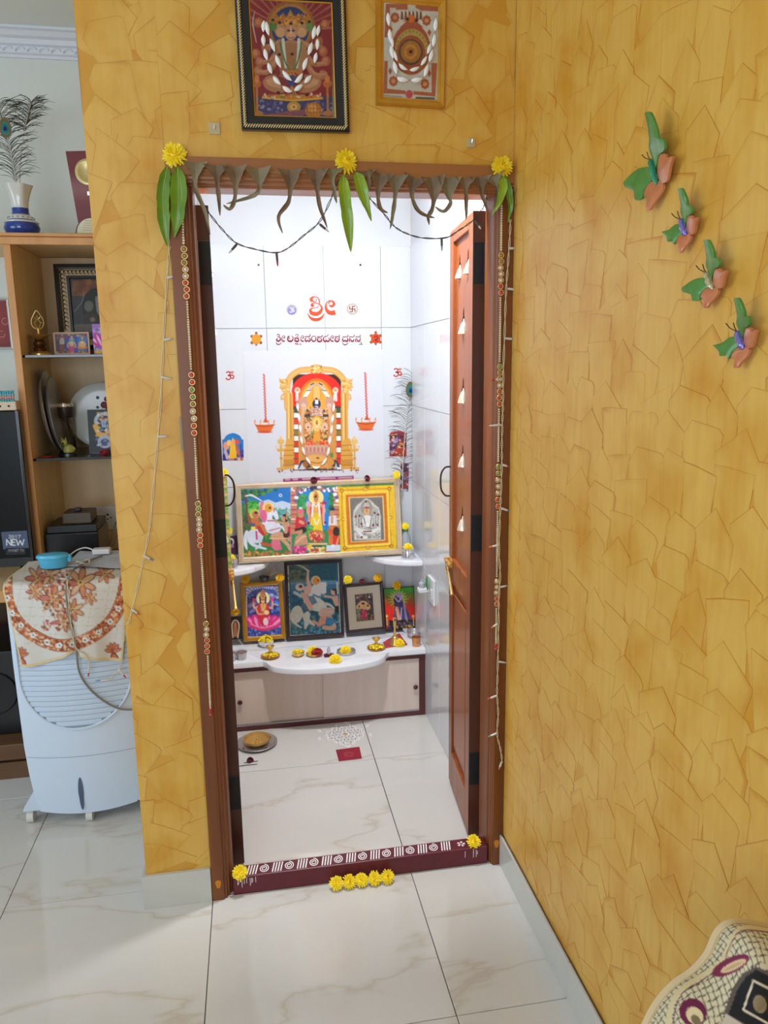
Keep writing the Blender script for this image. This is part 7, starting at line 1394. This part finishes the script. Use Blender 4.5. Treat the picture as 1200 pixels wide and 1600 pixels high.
gx = aty(127, 1240, KF).x; obj('water_gauge', MB().prism([(gx+.009*math.sin(a)*(1 if math.cos(a) > 0 else .85), aty(127, 1240, KF).z+.062*math.cos(a)) for a in np.linspace(0, 2*PI, 22)[:-1]], lambda u, v, d: (u, fy(u-KX, 0)-d, v), .002, -.001), mat('gauge_slot', (70, 84, 112), .2, coat=.4), t)
obj('tank_seam', MB().grid([[(KX+x, fy(x, 0)-.0006, z_) for x in np.linspace(-.19, .19, 13)] for z_ in (.262, .264)]), m_cd, t)
for sx in (-1, 1):
    obj('foot_fin', MB().add([(KX+sx*.168, .50, .15), (KX+sx*.166, .50, .058), (KX+sx*.222, .50, .058), (KX+sx*.216, .50, .075), (KX+sx*.168, .56, .15), (KX+sx*.166, .56, .058), (KX+sx*.222, .56, .058), (KX+sx*.216, .56, .075)], [(0, 1, 2, 3), (7, 6, 5, 4), (0, 4, 5, 1), (1, 5, 6, 2), (2, 6, 7, 3), (3, 7, 4, 0)]), m_cool, t)
m_cast = mat('caster_plastic', (216, 214, 206), .5)
for x, y in ((-.205, .53), (.205, .53), (.0, .50), (-.17, .76), (.17, .76)):
    c = obj('caster', MB().tube([(KX+x-.011, y, .0245), (KX+x+.011, y, .0245)], .0240, 16), m_cast, t, 40); obj('caster_fork', MB().box((KX+x-.006, y-.01, .035), (KX+x+.006, y+.014, .062), .003), m_cast, c)
# embroidered cloth draped over the cooler
def cloth():
    top = lambda u: (KX-.188+.376*u, .775, KT+.0035)
    NU, NV = 110, 130; P = np.zeros((NV, NU, 3)); cv = lambda x, y: (x/4.2115, 820+y/4.2115)
    low = [cv(130, 955), cv(250, 935), cv(400, 882), cv(480, 835), cv(530, 862), cv(640, 890), cv(720, 905), cv(800, 915)]
    lowp = [aty(*c, KF-.016) for c in low]
    for j in range(NU):
        u = j/(NU-1); x = KX-.197+.394*u; q = u*(len(lowp)-1); a_ = int(min(q, len(lowp)-2)); L_ = lowp[a_].lerp(lowp[a_+1], q-a_)
        xf_ = L_.x if True else x; yf = fy(min(max(x-KX, -.2), .2), 0)-.024
        for i in range(NV):
            v = i/(NV-1)
            if v < .42: f = v/.42; P[i, j] = (x+.004*math.sin(9*u+6*f), .775+(yf+.02-.775)*f, KT+.004+.0025*math.sin(14*u+3*f)**2)
            elif v < .5: a = (v-.42)/.08*PI/2; P[i, j] = (x, yf+.02-.02*math.sin(a), KT+.004-.02*(1-math.cos(a)))
            else:
                f = (v-.5)/.5; wv = .007*math.sin(u*19+1)*f+.010*math.exp(-((u-.58)/.06)**2)*f
                P[i, j] = (x+(xf_-x)*f, yf-.003-wv+.004*f, (KT-.016)+(L_.z-(KT-.016))*f)
    me = Ink.__new__(Ink); me.nx, me.ny, me.gain = NU, NV, 1.0; me.P = P.reshape(-1, 3); me.gx, me.gy = project(me.P); me.C = np.tile(np.array((214, 210, 204), float), (NU*NV, 1)); me.rng = np.random.RandomState(2); me.r = type('r', (), {'n': np.zeros(3)})()
    k = me.view(0, 820, 4.2115); OR = (190, 104, 66); BR = (128, 66, 50); TN = (208, 160, 118); OL = (104, 92, 76)
    for i in range(9): k.S([(80+i*95, 250), (-40+i*100, 760)], 3, (190, 176, 150), .7); k.S([(40, 300+i*60), (860, 330+i*56)], 3, (190, 176, 150), .7)
    band = [(40, 330), (45, 470), (90, 600), (180, 700), (300, 770), (410, 795), (520, 775), (640, 715), (740, 620), (800, 500), (830, 360)]
    k.S(band, 96, (226, 214, 196)); k.S(band, 84, OL); k.S(band, 78, OR); k.dots(30, 330, 850, 830, 420, 11, [(226, 190, 150), BR, (214, 120, 70), (120, 60, 44)], .0, 1)
    pb = sm(band, 12); R = random.Random(9)
    for x, y in pb: 
        for _ in range(5): k.E(x+R.uniform(-30, 30), y+R.uniform(-30, 30), 8, 8, R.choice([(226, 190, 150), BR, (214, 130, 80), (120, 60, 44), (232, 214, 190)]), 0, .85)
    for q in range(4, len(pb), 9):
        x, y = pb[q]
        for a in range(5): k.E(x+13*math.cos(a*1.257), y+13*math.sin(a*1.257), 8, 8, (226, 230, 226)); 
        k.E(x, y, 6, 6, (90, 60, 90))
    for cx, cy, s in ((250, 350, 1.), (530, 380, 1.25), (350, 480, 1.1), (690, 320, .8), (480, 560, .9), (330, 330, .9), (420, 640, .8), (230, 440, .7), (590, 480, .6)):
        for a in range(7): k.E(cx+44*s*math.cos(a*.9+.4), cy+44*s*math.sin(a*.9+.4), 44*s, 19*s, BR, math.degrees(a*.9+.4)); k.E(cx+44*s*math.cos(a*.9+.4), cy+44*s*math.sin(a*.9+.4), 37*s, 14*s, [TN, (204, 140, 100), (214, 180, 140), (196, 120, 104)][a % 4], math.degrees(a*.9+.4))
        k.E(cx, cy, 17*s, 17*s, (206, 180, 110)); k.E(cx, cy, 7*s, 7*s, BR)
    k.dots(280, 300, 470, 690, 150, 10, [BR, TN, (200, 100, 80), (226, 206, 190), (150, 76, 60)], .8, 4)
    for cx, cy in ((135, 860), (745, 830)):
        for a in range(6): k.E(cx+24*math.cos(a*.5-2.9), cy+34*math.sin(a*.5-2.9)+10, 34, 13, BR, math.degrees(a*.5-2.9)); k.E(cx+24*math.cos(a*.5-2.9), cy+34*math.sin(a*.5-2.9)+10, 27, 8, (214, 130, 90), math.degrees(a*.5-2.9))
        k.E(cx+10, cy+50, 26, 40, BR, -20); k.E(cx+10, cy+50, 18, 30, (206, 110, 80), -20)
    edge = np.zeros((NV, NU), bool); edge[-3:, :] = True; edge[:, :2] = True; edge[:, -2:] = True; k.C[edge.ravel()] = (216, 196, 150)
    o = k.build('draped_cloth', mat('cloth_base', (200, 200, 200), .85) and attr_mat('embroidered_cotton', .85), None); smooth_by_angle(o.data, 60)
    so = o.modifiers.new('thick', 'SOLIDIFY'); so.thickness = .0012; so.offset = -1
    tag(o, 'cream cloth with orange embroidered flowers draped over the air cooler', 'cloth')
cloth()
# things on the cooler
ZT = KT+.0105
p = atz(84, 886, ZT); t = thing('plastic_box', 'sky blue oval plastic box standing on the cooler cloth', 'box', p, world=False); m_sky = mat('sky_blue_plastic', (84, 186, 226), .35, coat=.2)
obj('tub', MB().lathe([(.0001, 0), (.036, 0), (.039, .004), (.044, .034), (.042, .034), (.0001, .0335)], n=30, sx=1.15, sy=.72), m_sky, t, 40); obj('lid', MB().lathe([(.0465, .0342), (.048, .036), (.048, .041), (.044, .047), (.036, .049), (.0001, .050)], n=30, sx=1.15, sy=.72), m_sky, t, 40); obj('clip', MB().box((.048, -.008, .018), (.062, .008, .044), .003), m_sky, t)
q = [atz(*c, ZT-.001) for c in ((98, 886), (125, 863), (196, 862), (197, 890))]
rows = [[q[0].lerp(q[3], u).lerp(q[1].lerp(q[2], u), v)+Vector((0, 0, .003+.003*math.sin(4*u+5*v)**2)) for u in np.linspace(0, 1, 12)] for v in np.linspace(0, 1, 8)]
tag(obj('paper_sheets', MB().grid(rows), mat('paper', (206, 212, 226), .6, noise=(60, (186, 196, 216), .8)), None, True), 'crumpled white paper sheets on the cooler beside the blue box', 'paper')
p = atz(160, 866, ZT+.004); t = thing('power_adapter', 'white power adapter with a short lead on the papers', 'adapter', p); obj('case', MB().box((p.x-.032, p.y-.02, ZT+.0072), (p.x+.03, p.y+.02, ZT+.027), .004), m_wp, t); obj('lead', MB().tube(crv([p+Vector((-.03, 0, .018)), p+Vector((-.06, .01, .026)), p+Vector((-.09, .0, .02)), p+Vector((-.115, -.02, .004))], 6), .0025, 6), m_wp, t, True)
m_gc = mat('grey_cable', (130, 124, 114), .5)
cpts = [atz(160, 868, ZT+.01), atz(140, 876, ZT+.012), atz(126, 884, ZT+.014), aty(112, 893, KF-.012), aty(104, 915, KF-.022), aty(105, 945, KF-.026), aty(112, 985, KF-.028), aty(119, 1015, KF-.03), aty(124, 1050, KF-.02), aty(140, 1076, KF-.016), aty(165, 1097, KF-.012), aty(190, 1108, KF-.010), aty(220, 1108, KF-.004)]
t = thing('electric_cable', 'grey cable knotted on the cooler top and hanging down its front', 'cable', cpts[5]); obj('cord', MB().tube(crv(cpts, 8), .0036, 8), m_gc, t, True)
kn = atz(130, 880, ZT+.014); obj('knot', MB().tube(crv([kn+Vector((.022*math.cos(a), .012*math.sin(a)*1.2, .006*math.sin(2*a)+.004)) for a in np.linspace(0, 9, 16)], 4), .0034, 7), mat('pale_cable', (176, 166, 150), .5), t, True)
string_lights('pale string light ends hanging over the front of the cooler', [(105, 905), (108, 950), (115, 1000), (121, 1015), (135, 1025), (140, 1045)], [(139, 1040, 138, 1058, 'r'), (103, 905, 88, 903, 'b')], pf_(KF-.034), m_wwire, m_socket)
string_lights('pale string light tail with two bulbs before the cooler louvers', [(198, 975), (192, 1010), (186, 1045), (176, 1055), (170, 1064)], [(186, 1045, 197, 1060, 'r'), (172, 1062, 148, 1064, 'b')], pf_(KF-.02), m_wwire, m_socket)
# ================================================================= BUTTERFLIES AND SOFA
m_bg = mat('butterfly_green', (66, 122, 52), .35, coat=.3, noise=(40, (92, 146, 66), .8)); m_bo = mat('butterfly_orange', (190, 104, 64), .3, coat=.3, noise=(40, (206, 134, 92), .8))
WG1 = [(285, 100), (305, 92), (322, 105), (331, 190), (325, 235), (352, 236), (362, 262), (352, 298), (330, 315), (300, 330), (265, 400), (245, 350), (242, 290), (265, 230)]
WO1 = [(300, 325), (340, 322), (352, 345), (396, 338), (372, 390), (345, 470), (300, 482), (275, 440), (283, 370)]
WG2 = [(118, 480), (160, 425), (200, 398), (250, 400), (256, 450), (215, 520), (212, 570), (180, 578), (166, 528), (128, 508)]
WO2 = [(212, 520), (235, 480), (300, 475), (312, 510), (292, 560), (268, 600), (256, 632), (232, 632), (230, 575), (208, 550)]
WG2s = [(120, 460), (165, 440), (200, 398), (250, 400), (256, 450), (215, 520), (200, 565), (190, 530), (160, 545), (150, 505)]
def butterfly(label, top, left, right, bottom, body, alt, seed):
    sx = (right-left)/(396-118); sy = (bottom-top[1])/(632-92); R = random.Random(seed)
    f = lambda x, y: (960+(left+(x-118)*sx+(0 if y > 330 else (top[0]-(left+(303-118)*sx))*(330-y)/238))/3.554, 150+(top[1]+(y-92)*sy)/3.554)
    c = atx(*f(255, 425)); t = thing('wall_butterfly', label, 'butterfly', c, group='butterflies on the right wall')
    ax0, ax1 = np.array(f(240, 350)), np.array(f(275, 490))
    def wing(nm, poly, m, tilt):
        P = [f(*p) for p in poly]; P = sm(P+[P[0]], 3)[:-1]
        def fn_(u, v, d):
            ab = ax1-ax0; s_ = max(0, min(1, ((u-ax0[0])*ab[0]+(v-ax0[1])*ab[1])/(ab @ ab))); q = ax0+ab*s_; dist = math.hypot(u-q[0], v-q[1])
            return tuple(atx(u, v)+Vector((-.007-tilt*dist*.0011-d, 0, 0)))
        n = len(P); cen = (sum(p[0] for p in P)/n, sum(p[1] for p in P)/n); inn = [(cen[0]+(x-cen[0])*.72, cen[1]+(y-cen[1])*.72) for x, y in P]
        vs = [fn_(*p, 0) for p in P]+[fn_(*p, .0045) for p in P]+[fn_(*p, .0065) for p in inn]
        mb = MB().add(vs, [tuple(reversed(range(n))), tuple(range(2*n, 3*n))]+[(i, i+n, (i+1) % n+n, (i+1) % n) for i in range(n)]+[(n+i, 2*n+i, 2*n+(i+1) % n, n+(i+1) % n) for i in range(n)]); obj(nm, mb, m, t, 35)
    wing('fore_wing', WG1, m_bg, .35); wing('hind_wing', WG2s if alt else WG2, m_bg, .3); wing('fore_wing', WO1, m_bo, .25); wing('hind_wing', WO2, m_bo, .2)
    b0, b1 = atx(*f(238, 355))+Vector((-.014, 0, 0)), atx(*f(278, 492))+Vector((-.014, 0, 0))
    bd = obj('body', MB().tube([b0.lerp(b1, i/8) for i in range(9)], [.003, .0055, .0045, .006, .0065, .005, .006, .0045, .002], 8), mat('butterfly_body_'+body, {'g': (60, 150, 120), 'p': (130, 120, 190), 's': (190, 180, 140)}[body], .2, .5), t, True)
    for e in (-1, 1): obj('antenna', MB().tube([b0, b0+Vector((-.004, e*.006+.006, .006)), b0+Vector((-.006, e*.009+.010, .013))], .0008, 4), m_blk, bd)
butterfly('large green and orange butterfly on the right wall, topmost of four', (303, 92), 118, 396, 632, 'g', False, 1)
butterfly('small butterfly with a violet body, second of four from the top', (457, 513), 322, 527, 868, 'p', True, 2)
butterfly('butterfly with notched green wing and silver body, third of four from the top', (612, 798), 444, 697, 1174, 's', False, 3)
butterfly('butterfly with violet body, lowest of four, at the right picture edge', (786, 1120), 620, 868, 1506, 'p', True, 4)

# sofa corner under a patterned cover
def sofa():
    SYc = -1.36
    cr = [(985, 1720), (1015, 1650), (1042, 1592), (1072, 1555), (1106, 1530), (1130, 1502), (1146, 1468), (1166, 1454), (1200, 1456), (1250, 1466), (1330, 1480)]
    C = crv([aty(x+4, y+6, SYc) for x, y in cr], 30); C = [c for c in C if c.x < -.008]; NU = len(C); prof = []
    for a in np.linspace(-.75, PI/2, 60): prof.append((-.05*math.sin(a), -.05*(1-math.cos(a))))
    for f in list(np.linspace(.004, .55, 150))+list(np.linspace(.56, 1, 12)): prof.append((-.05-.10*f, -.05-.36*f))
    NV = len(prof); P = np.zeros((NV, NU, 3))
    for j, c in enumerate(C):
        for i, (dy, dz) in enumerate(prof): P[i, j] = (c.x, c.y+dy, c.z+dz)
    t = thing('sofa', 'sofa corner under a cream woven cover with maroon rings and a black panel', 'sofa', (-.12, SYc, 0))
    k = Ink.__new__(Ink); k.nx, k.ny, k.gain = NU, NV, 1.; k.P = P.reshape(-1, 3); k.gx, k.gy = project(k.P); k.C = np.tile(np.array((212, 200, 166), float), (NU*NV, 1)); k.rng = np.random.RandomState(1); k.r = type('r', (), {'n': np.zeros(3)})()
    k.view(980, 1400, 5.4545)
    # basket weave in the cloth's own coordinates (metres along crest / down the face)
    L = np.zeros(NU); L[1:] = np.cumsum([(C[i+1]-C[i]).length for i in range(NU-1)]); D = np.zeros(NV); D[1:] = np.cumsum([math.hypot(prof[i+1][0]-prof[i][0], prof[i+1][1]-prof[i][1]) for i in range(NV-1)])
    a = (L[None, :]*.97+D[:, None]*.2)/.0078; b = (D[:, None]*.97-L[None, :]*.2)/.0078
    fa, fb = a-np.floor(a), b-np.floor(b); par = (np.floor(a)+np.floor(b)) % 2
    ln = np.where(par > .5, np.minimum(fa, 1-fa), np.minimum(fb, 1-fb)); ln2 = np.where(par > .5, np.minimum(fb, 1-fb), np.minimum(fa, 1-fa))
    w = np.clip(1.15-ln/.17, 0, 1).ravel()[:, None]*.9+np.clip(1-ln2/.10, 0, 1).ravel()[:, None]*.35; w = np.clip(w, 0, 1)
    k.C = k.C*(1-w)+np.array((70, 58, 48))*w
    # cream border strip with dark piping
    k.S([(330, 1200), (390, 900), (470, 790), (620, 690), (780, 590), (850, 480), (900, 350), (1000, 270), (1200, 280)], 46, (214, 196, 150)); k.S([(385, 1130), (420, 930), (500, 800), (640, 720), (810, 580), (860, 470), (930, 330), (1010, 290), (1220, 310)], 9, (110, 60, 70))
    k.E(560, 990, 122, 112, (104, 24, 60), 50); k.E(575, 1020, 84, 66, (218, 196, 150), 50); k.E(585, 1055, 48, 34, (120, 104, 70), 50)
    k.E(882, 592, 172, 66, (120, 36, 66), -26); k.E(905, 596, 120, 34, (222, 190, 150), -26); k.E(905, 598, 90, 15, (196, 160, 116), -26)
    k.P_([(1095, 600), (980, 660), (890, 800), (820, 1010), (800, 1120), (1400, 1300), (1400, 720)], (92, 78, 70)); k.P_([(1100, 628), (1010, 690), (935, 810), (880, 960), (860, 1010), (980, 1075), (1060, 1130), (1400, 1250), (1400, 780)], (22, 20, 22))
    k.P_([(840, 1000), (1060, 1140), (860, 1200), (790, 1110)], (196, 180, 160)); k.S([(1075, 722), (990, 970), (1240, 1110), (1330, 850)], 20, (214, 196, 168), 1., False, True); k.E(1130, 922, 58, 78, (150, 130, 96), -15)
    for i in range(9): k.S([(1075, 870+i*14), (1188, 862+i*14)], 4, (90, 76, 54), .8)
    k.P_([(1120, 600), (1190, 560), (1400, 600), (1400, 720)], (206, 192, 168))
    o = k.build('cover', attr_mat('woven_cover', .9), t); smooth_by_angle(o.data, 60)
    o2 = MB().tube([Vector(P[0, j]) for j in range(0, NU, 4)], .007, 6); obj('crest_piping', o2, mat('cream_piping', (206, 182, 140), .8), t, True)
    x0 = C[0].x; obj('base', MB().box((x0+.06, SYc-.10, .001), (-.03, SYc-.01, .40), .02), mat('sofa_base', (90, 70, 60), .8), t)
sofa()
